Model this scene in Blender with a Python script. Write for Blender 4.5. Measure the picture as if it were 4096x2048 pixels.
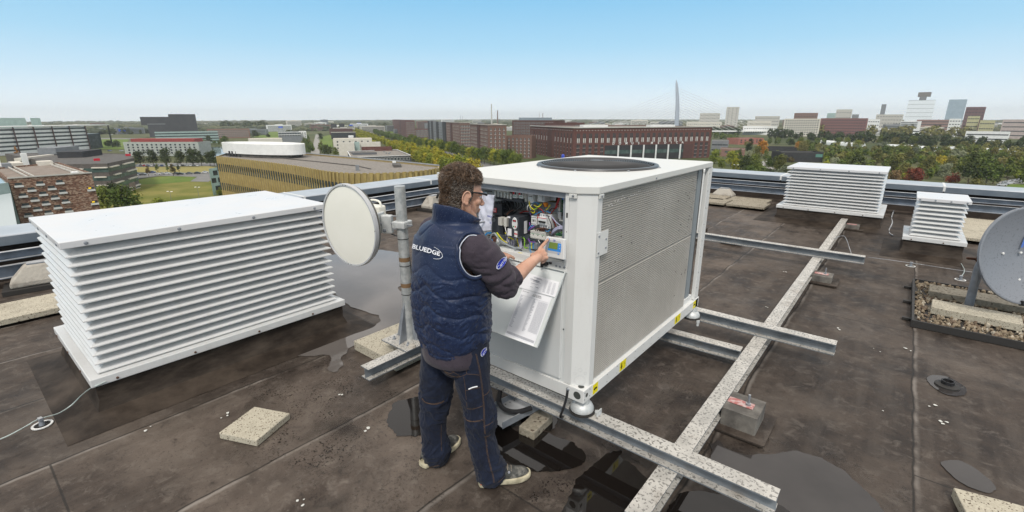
import bpy, bmesh, math, random
from math import sin, cos, pi, radians, sqrt, atan2
from mathutils import Vector, Matrix, noise, Euler
from mathutils.bvhtree import BVHTree
for o in list(bpy.data.objects):
    bpy.data.objects.remove(o, do_unlink=True)
sc = bpy.context.scene
col = sc.collection
# ------------------------------------------------------------------ camera
# world frame: Y runs along the long roof edge, X across it, Z up; rooftop at z = 0, street level at z = -36
cd = bpy.data.cameras.new('camera')
cam = bpy.data.objects.new('camera', cd); col.objects.link(cam)
cd.sensor_width = 36.0; cd.lens = 36.0 * 1890.5 / 4096
cd.clip_start = 0.05; cd.clip_end = 30000
cam.location = (0, 0, 2.0)
_p, _y, _r = radians(16.34), radians(39.41), radians(-0.08)
cam.rotation_mode = 'QUATERNION'
cam.rotation_quaternion = (Matrix.Rotation(_y, 4, 'Z') @ Matrix.Rotation(pi/2 - _p, 4, 'X') @ Matrix.Rotation(_r, 4, 'Z')).to_quaternion()
sc.camera = cam
# ------------------------------------------------------------------ sky and light
sc.view_settings.view_transform = 'Standard'
sc.view_settings.look = 'None'
sc.view_settings.exposure = 0.0
sc.view_settings.gamma = 1.0
w = bpy.data.worlds.new('World'); sc.world = w; w.use_nodes = True
nt = w.node_tree; nt.nodes.clear()
SUN_EL, SUN_AZ = radians(50), radians(-39.41 + 180 + 8)   # azimuth clockwise from +Y (behind the camera)
sky = nt.nodes.new('ShaderNodeTexSky'); sky.sky_type = 'NISHITA'; sky.sun_disc = False
sky.sun_elevation = SUN_EL; sky.sun_rotation = SUN_AZ; sky.air_density = 1.0; sky.dust_density = 1.0; sky.ozone_density = 1.5
bg1 = nt.nodes.new('ShaderNodeBackground'); bg1.inputs[1].default_value = 0.05
nt.links.new(sky.outputs[0], bg1.inputs[0])
tc = nt.nodes.new('ShaderNodeTexCoord'); sx = nt.nodes.new('ShaderNodeSeparateXYZ')
nt.links.new(tc.outputs['Generated'], sx.inputs[0])
rp = nt.nodes.new('ShaderNodeValToRGB'); nt.links.new(sx.outputs[2], rp.inputs[0])
cr = rp.color_ramp; cr.interpolation = 'LINEAR'
SKYK = [(0.0, (1.04, 1.12, 1.16)), (0.03, (0.90, 1.03, 1.12)), (0.075, (0.66, 0.90, 1.07)), (0.13, (0.46, 0.79, 1.03)), (0.215, (0.29, 0.66, 0.98)), (0.29, (0.80, 0.90, 1.0)), (0.42, (1.16, 1.12, 1.08)), (1.0, (1.25, 1.19, 1.12))]
cr.elements[0].position = 0.0; cr.elements[0].color = (*SKYK[0][1], 1)
cr.elements[1].position = 1.0; cr.elements[1].color = (*SKYK[-1][1], 1)
for p_, c_ in SKYK[1:-1]:
    e = cr.elements.new(p_); e.color = (*c_, 1)
bg2 = nt.nodes.new('ShaderNodeBackground'); nt.links.new(rp.outputs[0], bg2.inputs[0]); bg2.inputs[1].default_value = 1.0
ad = nt.nodes.new('ShaderNodeMixShader'); ad.inputs[0].default_value = 0.88; nt.links.new(bg1.outputs[0], ad.inputs[1]); nt.links.new(bg2.outputs[0], ad.inputs[2])
wo = nt.nodes.new('ShaderNodeOutputWorld'); nt.links.new(ad.outputs[0], wo.inputs[0])
sl = bpy.data.lights.new('sun', 'SUN'); sl.energy = 2.2; sl.angle = radians(10); sl.color = (1, 0.95, 0.88)
so = bpy.data.objects.new('sun', sl); col.objects.link(so)
_d = Vector((sin(SUN_AZ) * cos(SUN_EL), cos(SUN_AZ) * cos(SUN_EL), sin(SUN_EL)))
so.rotation_mode = 'QUATERNION'; so.rotation_quaternion = _d.to_track_quat('Z', 'Y'); so.location = (0, 0, 60)

# ------------------------------------------------------------------ helpers
def V3(*a): return Vector(a if len(a) == 3 else a[0])
def wloc(o):
    v = Vector((0, 0, 0))
    while o is not None:
        v = v + Vector(o.location); o = o.parent
    return v
def tag(o, label=None, cat=None, group=None, kind=None):
    if label: o['label'] = label
    if cat: o['category'] = cat
    if group: o['group'] = group
    if kind: o['kind'] = kind
    return o
def thing(name, loc, label, cat, group=None):
    o = bpy.data.objects.new(name, None); col.objects.link(o)
    o.location = loc; o.empty_display_size = 0.2
    return tag(o, label, cat, group)
def copy_tree(o, parent=None):
    c = o.copy(); col.objects.link(c); c.parent = parent
    for ch in o.children: copy_tree(ch, c)
    return c

class MB:
    """collects faces; build() links them as one mesh object (coordinates are world ones unless local=True)"""
    def __init__(s): s.v = []; s.f = []; s.m = []
    def add(s, vs, fs, m=0):
        n = len(s.v); s.v += [tuple(x) for x in vs]; s.f += [tuple(i + n for i in q) for q in fs]; s.m += [m] * len(fs); return s
    def box(s, a, b, m=0):
        x0, y0, z0 = (min(a[i], b[i]) for i in range(3)); x1, y1, z1 = (max(a[i], b[i]) for i in range(3))
        return s.add([(x0,y0,z0),(x1,y0,z0),(x1,y1,z0),(x0,y1,z0),(x0,y0,z1),(x1,y0,z1),(x1,y1,z1),(x0,y1,z1)],
                     [(3,2,1,0),(4,5,6,7),(0,1,5,4),(1,2,6,5),(2,3,7,6),(3,0,4,7)], m)
    def obox(s, c, size, M=None, m=0):
        M = M or Matrix.Identity(3); c = Vector(c); hx, hy, hz = (k / 2 for k in size)
        vs = [c + M @ Vector((x, y, z)) for z in (-hz, hz) for x, y in ((-hx, -hy), (hx, -hy), (hx, hy), (-hx, hy))]
        return s.add(vs, [(3,2,1,0),(4,5,6,7),(0,1,5,4),(1,2,6,5),(2,3,7,6),(3,0,4,7)], m)
    def prism(s, poly, z0, z1, m=0, top=None):
        n = len(poly); zz1 = z1 if isinstance(z1, (list, tuple)) else [z1] * n
        vs = [(p[0], p[1], z0) for p in poly] + [(p[0], p[1], zz1[i]) for i, p in enumerate(poly)]
        s.add(vs, [(i, (i + 1) % n, (i + 1) % n + n, i + n) for i in range(n)] + [tuple(range(n - 1, -1, -1))], m)
        s.add(vs[n:], [tuple(range(n))], m if top is None else top); return s
    def ext(s, prof, p0, p1, up=(0, 0, 1), m=0):
        """extrude a closed 2-D profile (side, up) from p0 to p1"""
        p0, p1 = Vector(p0), Vector(p1); d = (p1 - p0).normalized(); up = Vector(up); sd = d.cross(up).normalized(); up = sd.cross(d)
        n = len(prof); vs = [p0 + sd * a + up * b for a, b in prof] + [p1 + sd * a + up * b for a, b in prof]
        return s.add(vs, [(i, (i + 1) % n, (i + 1) % n + n, i + n) for i in range(n)] + [tuple(range(n - 1, -1, -1)), tuple(range(n, 2 * n))], m)
    def tube(s, pts, r, n=8, m=0, cap=True, flat=1.0):
        pts = [Vector(p) for p in pts]; k = len(pts); R = r if isinstance(r, (list, tuple)) else [r] * k
        vs = []; ref = None
        for i, p in enumerate(pts):
            t = (pts[min(i + 1, k - 1)] - pts[max(i - 1, 0)])
            t = t.normalized() if t.length > 1e-9 else Vector((0, 0, 1))
            if ref is None: ref = Vector((0, 0, 1)) if abs(t.z) < .9 else Vector((1, 0, 0))
            a = t.cross(ref).normalized(); b = a.cross(t).normalized(); ref = b
            for j in range(n):
                q = 2 * pi * j / n; vs.append(p + a * (cos(q) * R[i]) + b * (sin(q) * R[i] * flat))
        fs = [(i * n + j, i * n + (j + 1) % n, (i + 1) * n + (j + 1) % n, (i + 1) * n + j) for i in range(k - 1) for j in range(n)]
        if cap: fs += [tuple(range(n - 1, -1, -1)), tuple(range((k - 1) * n, k * n))]
        return s.add(vs, fs, m)
    def lathe(s, c, prof, n=24, ax=(0, 0, 1), m=0):
        c = Vector(c); ax = Vector(ax).normalized(); ref = Vector((0, 0, 1)) if abs(ax.z) < .9 else Vector((1, 0, 0))
        a = ax.cross(ref).normalized(); b = ax.cross(a)
        vs = [c + ax * h + (a * cos(2 * pi * j / n) + b * sin(2 * pi * j / n)) * max(r, 1e-5) for r, h in prof for j in range(n)]
        k = len(prof)
        return s.add(vs, [(i * n + j, i * n + (j + 1) % n, (i + 1) * n + (j + 1) % n, (i + 1) * n + j) for i in range(k - 1) for j in range(n)], m)
    def disc(s, c, r, n=16, ax=(0, 0, 1), m=0):
        c = Vector(c); ax = Vector(ax).normalized(); ref = Vector((0, 0, 1)) if abs(ax.z) < .9 else Vector((1, 0, 0))
        a = ax.cross(ref).normalized(); b = ax.cross(a)
        return s.add([c + (a * cos(2 * pi * j / n) + b * sin(2 * pi * j / n)) * r for j in range(n)], [tuple(range(n))], m)
    def build(s, name, mats, parent=None, smooth=None, bevel=0, local=False, seg=2):
        me = bpy.data.meshes.new(name)
        off = Vector((0, 0, 0)) if local else wloc(parent)
        me.from_pydata([(x[0] - off.x, x[1] - off.y, x[2] - off.z) for x in s.v], [], s.f)
        for m_ in (mats if isinstance(mats, (list, tuple)) else [mats]): me.materials.append(m_)
        me.polygons.foreach_set('material_index', s.m)
        me.validate(); 
        bm = bmesh.new(); bm.from_mesh(me); bmesh.ops.recalc_face_normals(bm, faces=bm.faces) if smooth != 'keep' else None; bm.to_mesh(me); bm.free()
        if smooth is not None and smooth != 'keep':
            me.polygons.foreach_set('use_smooth', [True] * len(me.polygons)); me.set_sharp_from_angle(angle=radians(smooth))
        o = bpy.data.objects.new(name, me); col.objects.link(o); o.parent = parent
        if bevel:
            b = o.modifiers.new('bevel', 'BEVEL'); b.width = bevel; b.segments = seg; b.limit_method = 'ANGLE'; b.angle_limit = radians(40)
        return o

def text_mb(mb, s, M, size=1.0, m=0, bold=0.0, depth=0.0, align='CENTER', shear=0.0):
    cu = bpy.data.curves.new('t', 'FONT'); cu.body = s; cu.size = size; cu.align_x = align; cu.align_y = 'CENTER'
    cu.offset = bold; cu.extrude = depth; cu.shear = shear; cu.resolution_u = 2
    o = bpy.data.objects.new('t', cu); col.objects.link(o)
    dg = bpy.context.evaluated_depsgraph_get(); me = bpy.data.meshes.new_from_object(o.evaluated_get(dg))
    mb.add([M @ v.co for v in me.vertices], [tuple(p.vertices) for p in me.polygons], m)
    bpy.data.objects.remove(o); bpy.data.meshes.remove(me); bpy.data.curves.remove(cu)
    return mb
def frame(o, right, up):
    """4x4 with local x -> right, y -> up, z -> their cross"""
    r = Vector(right).normalized(); u = Vector(up).normalized(); n = r.cross(u)
    M = Matrix.Identity(4)
    for i in range(3): M[i][0] = r[i]; M[i][1] = u[i]; M[i][2] = n[i]; M[i][3] = o[i]
    return M

# ------------------------------------------------------------------ materials
def mat(name, c, rough=0.6, metal=0.0, c2=None, scale=5.0, detail=4.0, lo=0.35, hi=0.65, bump=0.0, bscale=None, spec=0.5, coat=0.0, rvar=0.0, rnd=0.0, stretch=None, coord='Object', emit=0.0, extra=None):
    m = bpy.data.materials.new(name); m.use_nodes = True; t = m.node_tree; N = t.nodes; L = t.links
    b = N['Principled BSDF']; b.inputs['Roughness'].default_value = rough; b.inputs['Metallic'].default_value = metal
    b.inputs['Base Color'].default_value = (*c, 1); b.inputs['Specular IOR Level'].default_value = spec
    if coat: b.inputs['Coat Weight'].default_value = coat; b.inputs['Coat Roughness'].default_value = 0.15
    if emit: b.inputs['Emission Color'].default_value = (*c, 1); b.inputs['Emission Strength'].default_value = emit
    if c2 is not None or bump or rnd:
        tcn = N.new('ShaderNodeTexCoord'); vec = tcn.outputs[coord]
        if stretch:
            mp = N.new('ShaderNodeMapping'); mp.inputs['Scale'].default_value = stretch; L.new(vec, mp.inputs[0]); vec = mp.outputs[0]
    last = None
    if c2 is not None:
        n = N.new('ShaderNodeTexNoise'); n.inputs['Scale'].default_value = scale; n.inputs['Detail'].default_value = detail; n.inputs['Roughness'].default_value = 0.6
        L.new(vec, n.inputs[0]); r = N.new('ShaderNodeValToRGB'); L.new(n.outputs[0], r.inputs[0])
        r.color_ramp.elements[0].position = lo; r.color_ramp.elements[0].color = (*c, 1); r.color_ramp.elements[1].position = hi; r.color_ramp.elements[1].color = (*c2, 1)
        last = r.outputs[0]
        if rvar:
            mr = N.new('ShaderNodeMapRange'); L.new(n.outputs[0], mr.inputs[0]); mr.inputs[3].default_value = rough - rvar; mr.inputs[4].default_value = rough + rvar; L.new(mr.outputs[0], b.inputs['Roughness'])
    if rnd:
        oi = N.new('ShaderNodeObjectInfo'); hs = N.new('ShaderNodeHueSaturation')
        if last: L.new(last, hs.inputs['Color'])
        else: hs.inputs['Color'].default_value = (*c, 1)
        mr = N.new('ShaderNodeMapRange'); L.new(oi.outputs['Random'], mr.inputs[0]); mr.inputs[3].default_value = 1 - rnd; mr.inputs[4].default_value = 1 + rnd; L.new(mr.outputs[0], hs.inputs['Value'])
        mr2 = N.new('ShaderNodeMapRange'); L.new(oi.outputs['Random'], mr2.inputs[0]); mr2.inputs[3].default_value = 0.5 + rnd * .07; mr2.inputs[4].default_value = 0.5 - rnd * .07; L.new(mr2.outputs[0], hs.inputs['Hue'])
        last = hs.outputs[0]
    if last: L.new(last, b.inputs['Base Color'])
    if bump:
        n2 = N.new('ShaderNodeTexNoise'); n2.inputs['Scale'].default_value = bscale or scale; n2.inputs['Detail'].default_value = 5; L.new(vec, n2.inputs[0])
        bp = N.new('ShaderNodeBump'); bp.inputs['Strength'].default_value = min(1, bump); bp.inputs['Distance'].default_value = 0.02; L.new(n2.outputs[0], bp.inputs['Height']); L.new(bp.outputs[0], b.inputs['Normal'])
    return m
def nmath(N, L, op, a, b=None, c=None):
    n = N.new('ShaderNodeMath'); n.operation = op
    for i, x in enumerate((a, b, c)):
        if x is None: continue
        if isinstance(x, (int, float)): n.inputs[i].default_value = x
        else: L.new(x, n.inputs[i])
    return n.outputs[0]
def nmix(N, L, f, a, b, blend='MIX'):
    n = N.new('ShaderNodeMix'); n.data_type = 'RGBA'; n.blend_type = blend
    for i, x in ((0, f), (6, a), (7, b)):
        if isinstance(x, (int, float)): n.inputs[i].default_value = x
        elif isinstance(x, tuple): n.inputs[i].default_value = (*x, 1)
        else: L.new(x, n.inputs[i])
    return n.outputs[2]
def nnoise(N, L, vec, scale, detail=4, rough=0.55, dist=0.0):
    n = N.new('ShaderNodeTexNoise'); n.inputs['Scale'].default_value = scale; n.inputs['Detail'].default_value = detail
    n.inputs['Roughness'].default_value = rough; n.inputs['Distortion'].default_value = dist; L.new(vec, n.inputs[0]); return n.outputs[0]
def nramp(N, L, f, lo, hi, a=0.0, b=1.0):
    n = N.new('ShaderNodeMapRange'); n.clamp = True; L.new(f, n.inputs[0]); n.inputs[1].default_value = lo; n.inputs[2].default_value = hi; n.inputs[3].default_value = a; n.inputs[4].default_value = b; return n.outputs[0]
# ------------------------------------------------------------------ rooftop materials
def roof_material(seam_axis_offset=0.0):
    m = bpy.data.materials.new('bitumen'); m.use_nodes = True; t = m.node_tree; N = t.nodes; L = t.links; b = N['Principled BSDF']
    tc_ = N.new('ShaderNodeTexCoord'); P = tc_.outputs['Object']; sp = N.new('ShaderNodeSeparateXYZ'); L.new(P, sp.inputs[0])
    big = nnoise(N, L, P, 0.55, 6, 0.62, 0.3); mid = nnoise(N, L, P, 2.6, 6, 0.65, 0.2); fine = nnoise(N, L, P, 60, 3, 0.7); tiny = nnoise(N, L, P, 240, 2, 0.5)
    mp = N.new('ShaderNodeMapping'); mp.inputs['Scale'].default_value = (5.5, 0.5, 1); L.new(P, mp.inputs[0]); streak = nnoise(N, L, mp.outputs[0], 1.4, 5, 0.6)
    c = nmix(N, L, nramp(N, L, mid, 0.36, 0.66), (0.026, 0.0190, 0.0150), (0.080, 0.0620, 0.0500))
    c = nmix(N, L, nramp(N, L, big, 0.50, 0.70), c, (0.160, 0.130, 0.107)); smg = nnoise(N, L, P, 9, 8, 0.72, 0.6); c = nmix(N, L, nmath(N, L, 'MULTIPLY', nramp(N, L, smg, 0.52, 0.70), 0.7), c, (0.16, 0.136, 0.115)); c = nmix(N, L, nmath(N, L, 'MULTIPLY', nramp(N, L, smg, 0.44, 0.30), 0.7), c, (0.012, 0.009, 0.008))
    c = nmix(N, L, nmath(N, L, 'MULTIPLY', nramp(N, L, streak, 0.45, 0.75), 0.55), c, (0.120, 0.100, 0.083))
    # light dusty flakes
    c = nmix(N, L, nmath(N, L, 'MULTIPLY', nramp(N, L, fine, 0.63, 0.74), 0.55), c, (0.17, 0.155, 0.14))
    c = nmix(N, L, nmath(N, L, 'MULTIPLY', nramp(N, L, fine, 0.42, 0.30), 0.6), c, (0.017, 0.014, 0.012))
    # seams between the sheets: one metre rolls laid along Y, butted at random places
    wob = nmath(N, L, 'MULTIPLY', nmath(N, L, 'SUBTRACT', nnoise(N, L, P, 1.3, 4), 0.5), 0.10)
    xs = nmath(N, L, 'ADD', nmath(N, L, 'ADD', sp.outputs[0], wob), 60.15)
    fx = nmath(N, L, 'FRACT', xs)
    dl = nmath(N, L, 'ABSOLUTE', nmath(N, L, 'SUBTRACT', fx, 0.5))
    dark = nramp(N, L, dl, 0.003, 0.008, 1, 0)
    pale = nmath(N, L, 'MULTIPLY', nramp(N, L, nmath(N, L, 'ABSOLUTE', nmath(N, L, 'SUBTRACT', fx, 0.518)), 0.002, 0.020, 1, 0), nramp(N, L, mid, 0.40, 0.60))
    roll = nmath(N, L, 'FLOOR', nmath(N, L, 'ADD', xs, 0.5))
    ys = nmath(N, L, 'FRACT', nmath(N, L, 'ADD', nmath(N, L, 'MULTIPLY', sp.outputs[1], 0.155), nmath(N, L, 'MULTIPLY', roll, 0.377)))
    cross = nramp(N, L, nmath(N, L, 'ABSOLUTE', nmath(N, L, 'SUBTRACT', ys, 0.5)), 0.0005, 0.0012, 1, 0)
    c = nmix(N, L, nmath(N, L, 'MULTIPLY', pale, 0.65), c, (0.26, 0.235, 0.21))
    c = nmix(N, L, nmath(N, L, 'MULTIPLY', nmath(N, L, 'MAXIMUM', dark, cross), 0.75), c, (0.018, 0.016, 0.014))
    # per-roll tone
    wn = N.new('ShaderNodeTexWhiteNoise'); wn.noise_dimensions = '1D'; L.new(roll, wn.inputs['W'])
    hs = N.new('ShaderNodeHueSaturation'); L.new(c, hs.inputs['Color']); L.new(nramp(N, L, wn.outputs[0], 0, 1, 0.80, 1.22), hs.inputs['Value'])
    L.new(hs.outputs[0], b.inputs['Base Color'])
    L.new(nramp(N, L, mid, 0.30, 0.72, 0.48, 0.80), b.inputs['Roughness'])
    b.inputs['Specular IOR Level'].default_value = 0.28
    h = nmath(N, L, 'ADD', nmath(N, L, 'MULTIPLY', mid, 0.5), nmath(N, L, 'ADD', nmath(N, L, 'MULTIPLY', tiny, 0.10), nmath(N, L, 'MULTIPLY', nramp(N, L, fx, 0.49, 0.51), 0.30)))
    bp = N.new('ShaderNodeBump'); bp.inputs['Strength'].default_value = 0.55; bp.inputs['Distance'].default_value = 0.02; L.new(h, bp.inputs['Height']); L.new(bp.outputs[0], b.inputs['Normal'])
    return m
def galv_material(name, base=(0.42, 0.42, 0.41), drops=True, side=(0.20, 0.22, 0.24)):
    """weathered galvanised steel: paler on upward faces and darker on the sides, with darker rain drops on top"""
    m = bpy.data.materials.new(name); m.use_nodes = True; t = m.node_tree; N = t.nodes; L = t.links; b = N['Principled BSDF']
    P = N.new('ShaderNodeTexCoord').outputs['Object']
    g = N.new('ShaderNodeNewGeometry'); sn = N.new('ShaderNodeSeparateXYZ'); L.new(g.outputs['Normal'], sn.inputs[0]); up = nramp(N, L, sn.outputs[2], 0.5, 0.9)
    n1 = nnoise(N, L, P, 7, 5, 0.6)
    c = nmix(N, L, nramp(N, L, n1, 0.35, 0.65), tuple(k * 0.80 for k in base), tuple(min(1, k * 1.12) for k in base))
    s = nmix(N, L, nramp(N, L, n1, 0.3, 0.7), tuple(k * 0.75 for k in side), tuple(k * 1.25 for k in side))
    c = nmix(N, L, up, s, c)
    if drops:
        d1 = nnoise(N, L, P, 62, 2.5, 0.5, 0.3); d = nmath(N, L, 'MULTIPLY', nramp(N, L, d1, 0.565, 0.58), up)
        c = nmix(N, L, d, c, tuple(k * 0.52 for k in base)); c = nmix(N, L, nmath(N, L, 'MULTIPLY', nramp(N, L, nnoise(N, L, P, 3.2, 5, 0.7), 0.55, 0.75), 0.5), c, (0.20, 0.15, 0.10))
        L.new(nmath(N, L, 'SUBTRACT', 0.62, nmath(N, L, 'MULTIPLY', d, 0.35)), b.inputs['Roughness'])
    else: b.inputs['Roughness'].default_value = 0.5
    L.new(c, b.inputs['Base Color']); b.inputs['Metallic'].default_value = 0.25
    return m
def slab_material(name, c1, c2, grit=90.0):
    m = bpy.data.materials.new(name); m.use_nodes = True; t = m.node_tree; N = t.nodes; L = t.links; b = N['Principled BSDF']
    P = N.new('ShaderNodeTexCoord').outputs['Object']
    v = N.new('ShaderNodeTexVoronoi'); v.inputs['Scale'].default_value = grit; L.new(P, v.inputs[0])
    hs = N.new('ShaderNodeSeparateColor'); L.new(v.outputs['Color'], hs.inputs[0])
    c = nmix(N, L, hs.outputs[0], c1, c2)
    c = nmix(N, L, nmath(N, L, 'GREATER_THAN', hs.outputs[1], 0.93), c, (0.10, 0.07, 0.05))
    c = nmix(N, L, nmath(N, L, 'MULTIPLY', nramp(N, L, nnoise(N, L, P, 6, 5), 0.5, 0.75), 0.5), c, tuple(k * 0.5 for k in c1))
    L.new(c, b.inputs['Base Color']); b.inputs['Roughness'].default_value = 0.85
    bp = N.new('ShaderNodeBump'); bp.inputs['Strength'].default_value = 0.5; bp.inputs['Distance'].default_value = 0.006; L.new(hs.outputs[2], bp.inputs['Height']); L.new(bp.outputs[0], b.inputs['Normal'])
    return m
def paint(name, c, rough=0.35, dirt=0.5, tone=(0.45, 0.42, 0.38), scale=3.0):
    m = bpy.data.materials.new(name); m.use_nodes = True; t = m.node_tree; N = t.nodes; L = t.links; b = N['Principled BSDF']
    P = N.new('ShaderNodeTexCoord').outputs['Object']
    mp = N.new('ShaderNodeMapping'); mp.inputs['Scale'].default_value = (3, 3, 0.5); L.new(P, mp.inputs[0])
    st = nnoise(N, L, mp.outputs[0], scale * 2, 6, 0.65); bl = nnoise(N, L, P, scale, 5, 0.6); sp = nnoise(N, L, P, 130, 2, 0.5)
    f = nmath(N, L, 'MULTIPLY', nmath(N, L, 'ADD', nramp(N, L, st, 0.5, 0.85), nramp(N, L, bl, 0.5, 0.8)), 0.22 * dirt)
    cc = nmix(N, L, f, c, tone)
    cc = nmix(N, L, nmath(N, L, 'MULTIPLY', nramp(N, L, sp, 0.72, 0.76), 0.45 * dirt), cc, tuple(k * .5 for k in tone))
    L.new(cc, b.inputs['Base Color']); L.new(nramp(N, L, bl, 0.3, 0.7, rough - 0.07, rough + 0.12), b.inputs['Roughness'])
    return m
M_ROOF = roof_material()
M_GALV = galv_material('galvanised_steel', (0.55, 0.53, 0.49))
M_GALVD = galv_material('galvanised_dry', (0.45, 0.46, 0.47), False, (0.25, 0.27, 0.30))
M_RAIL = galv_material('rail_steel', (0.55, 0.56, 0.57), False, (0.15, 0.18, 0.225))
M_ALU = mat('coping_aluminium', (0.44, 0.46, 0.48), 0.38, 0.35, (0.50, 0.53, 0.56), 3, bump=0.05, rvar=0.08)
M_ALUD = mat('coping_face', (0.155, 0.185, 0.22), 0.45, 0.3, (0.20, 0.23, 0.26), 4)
M_DARKWALL = mat('upstand_bitumen', (0.022, 0.016, 0.013), 0.8, 0, (0.05, 0.036, 0.028), 4, bump=0.3)
M_WHITE = paint('white_coated_metal', (0.72, 0.72, 0.70), 0.38, 0.9)
M_WHITEF = paint('cabinet_front_coat', (0.67, 0.68, 0.67), 0.36, 0.7)
M_VENT = paint('vent_coat', (0.64, 0.645, 0.64), 0.33, 1.0, (0.34, 0.32, 0.29))
M_VENTT = paint('vent_cap_coat', (0.66, 0.66, 0.665), 0.32, 0.2, (0.55, 0.55, 0.55))
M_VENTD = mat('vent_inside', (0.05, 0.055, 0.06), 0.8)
M_SLAB = slab_material('washed_concrete', (0.40, 0.36, 0.28), (0.52, 0.48, 0.38), 150)
M_SLABD = slab_material('wet_concrete', (0.25, 0.22, 0.165), (0.36, 0.32, 0.25), 60)
M_BLOCK = mat('concrete_block', (0.42, 0.39, 0.34), 0.9, 0, (0.22, 0.19, 0.16), 7, 6, 0.5, 0.75, 0.4, 30)
M_WATER = mat('rain_water', (0.010, 0.008, 0.007), 0.03, 0.0, spec=0.5, bump=0.03, bscale=5)
M_SKYWATERD = mat('sky_tinted_water_dark', (0.030, 0.027, 0.026), 0.04, 0.0, (0.050, 0.045, 0.043), 1.5, bump=0.03, bscale=4)  # grey lift in the base colour stands in for dimmer reflected sky
def _damp():
    m = bpy.data.materials.new('damp_speckle'); m.use_nodes = True; t = m.node_tree; N = t.nodes; L = t.links; b = N['Principled BSDF']; P = N.new('ShaderNodeTexCoord').outputs['Object']
    a = nmath(N, L, 'MULTIPLY', nramp(N, L, nnoise(N, L, P, 70, 2, .5, .3), .575, .62, 0, .35), nramp(N, L, nnoise(N, L, P, 3.5, 4, .6), .42, .55)); b2 = nramp(N, L, nnoise(N, L, P, 1.6, 3, .5), .50, .75, 0, .35)
    L.new(nmath(N, L, 'MAXIMUM', a, b2), b.inputs['Alpha']); b.inputs['Base Color'].default_value = (.013, .010, .008, 1); b.inputs['Roughness'].default_value = .3; return m
M_DAMP = _damp()
M_SKYWATER = mat('sky_tinted_water', (0.12, 0.108, 0.10), 0.045, 0.0, (0.15, 0.135, 0.125), 1.5, bump=0.03, bscale=4)  # pale base colour paints the bright sky reflection into the puddle
M_BLACKP = mat('black_plastic', (0.02, 0.02, 0.022), 0.45)
M_RUBBER = mat('rubber', (0.03, 0.028, 0.026), 0.6)
M_DARKM = mat('dark_grille', (0.07, 0.07, 0.072), 0.35, 0.2)
M_CREAM = mat('radome_cream', (0.76, 0.745, 0.66), 0.45, 0, (0.80, 0.785, 0.71), 2)
M_ZINC = mat('zinc_cast', (0.50, 0.52, 0.52), 0.5, 0.3, (0.66, 0.67, 0.66), 16)
M_WIRE = mat('lightning_wire', (0.44, 0.50, 0.48), 0.5, 0.3)
M_YEL = mat('yellow_sticker', (0.85, 0.72, 0.01), 0.4)
M_INK = mat('black_ink', (0.01, 0.01, 0.01), 0.5)
M_RUSTRED = mat('red_primer', (0.42, 0.14, 0.13), 0.6, 0, (0.55, 0.42, 0.40), 30, 3, 0.4, 0.6)
M_PEB = slab_material('pebbles', (0.16, 0.12, 0.08), (0.45, 0.38, 0.28), 30)
M_BROWNTAPE = mat('brown_tape', (0.20, 0.12, 0.06), 0.6)
M_DISHG = mat('dish_grey', (0.20, 0.215, 0.24), 0.45, 0.0, (0.13, 0.14, 0.16), 60, 3, 0.58, 0.66)

# ------------------------------------------------------------------ the roof we stand on
bm_ = MB(); bm_.add([(-9.0, -8, 0), (16, -8, 0), (16, 13.55, 0), (-9.0, 13.55, 0)], [(0, 1, 2, 3)])
tag(bm_.build('rooftop', M_ROOF), kind='structure')
hall = thing('office_building', (3.5, 2.8, -36), 'office building whose flat bitumen roof fills the foreground', 'building')
MB().box((-9.35, -8.3, -36), (16.3, 13.95, -0.05)).build('wall', M_DARKWALL, hall)
def parapet(name, label, ax, c0, a0, a1, sgn):
    """upstand with metal coping; ax 0 = runs along Y at X=c0, 1 = runs along X at Y=c0; sgn = outward direction"""
    r = thing(name, (c0, (a0 + a1) / 2, 0) if ax == 0 else ((a0 + a1) / 2, c0, 0), label, 'parapet')
    def bx(o0, o1, z0, z1, m, nm, s0=a0, s1=a1, bev=0):
        x = MB(); A = (c0 + sgn * o0, s0, z0); B = (c0 + sgn * o1, s1, z1)
        if ax == 1: A = (s0, c0 + sgn * o0, z0); B = (s1, c0 + sgn * o1, z1)
        x.box(A, B); return x.build(nm, m, r, bevel=bev)
    bx(0.12, 0.62, 0.003, 0.50, M_DARKWALL, 'upstand')
    n = int((a1 - a0) / 2.95)
    for i in range(n):
        s0 = a0 + i * (a1 - a0) / n; s1 = a0 + (i + 1) * (a1 - a0) / n
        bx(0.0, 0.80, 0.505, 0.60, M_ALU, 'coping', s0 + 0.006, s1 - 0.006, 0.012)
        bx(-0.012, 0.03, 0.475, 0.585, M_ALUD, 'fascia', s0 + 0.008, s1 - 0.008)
        bx(-0.014, 0.80, 0.50, 0.604, M_WHITE, 'joint_strip', s1 - 0.02, s1 + 0.02)
    return r
parapet('parapet', 'left roof parapet with pale metal coping running behind the big louvred vent', 0, -8.50, -8, 13.5, -1)
parapet('parapet', 'far right roof parapet with pale metal coping behind the two small louvred vents', 1, 13.38, -8.45, 16, 1)
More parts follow.
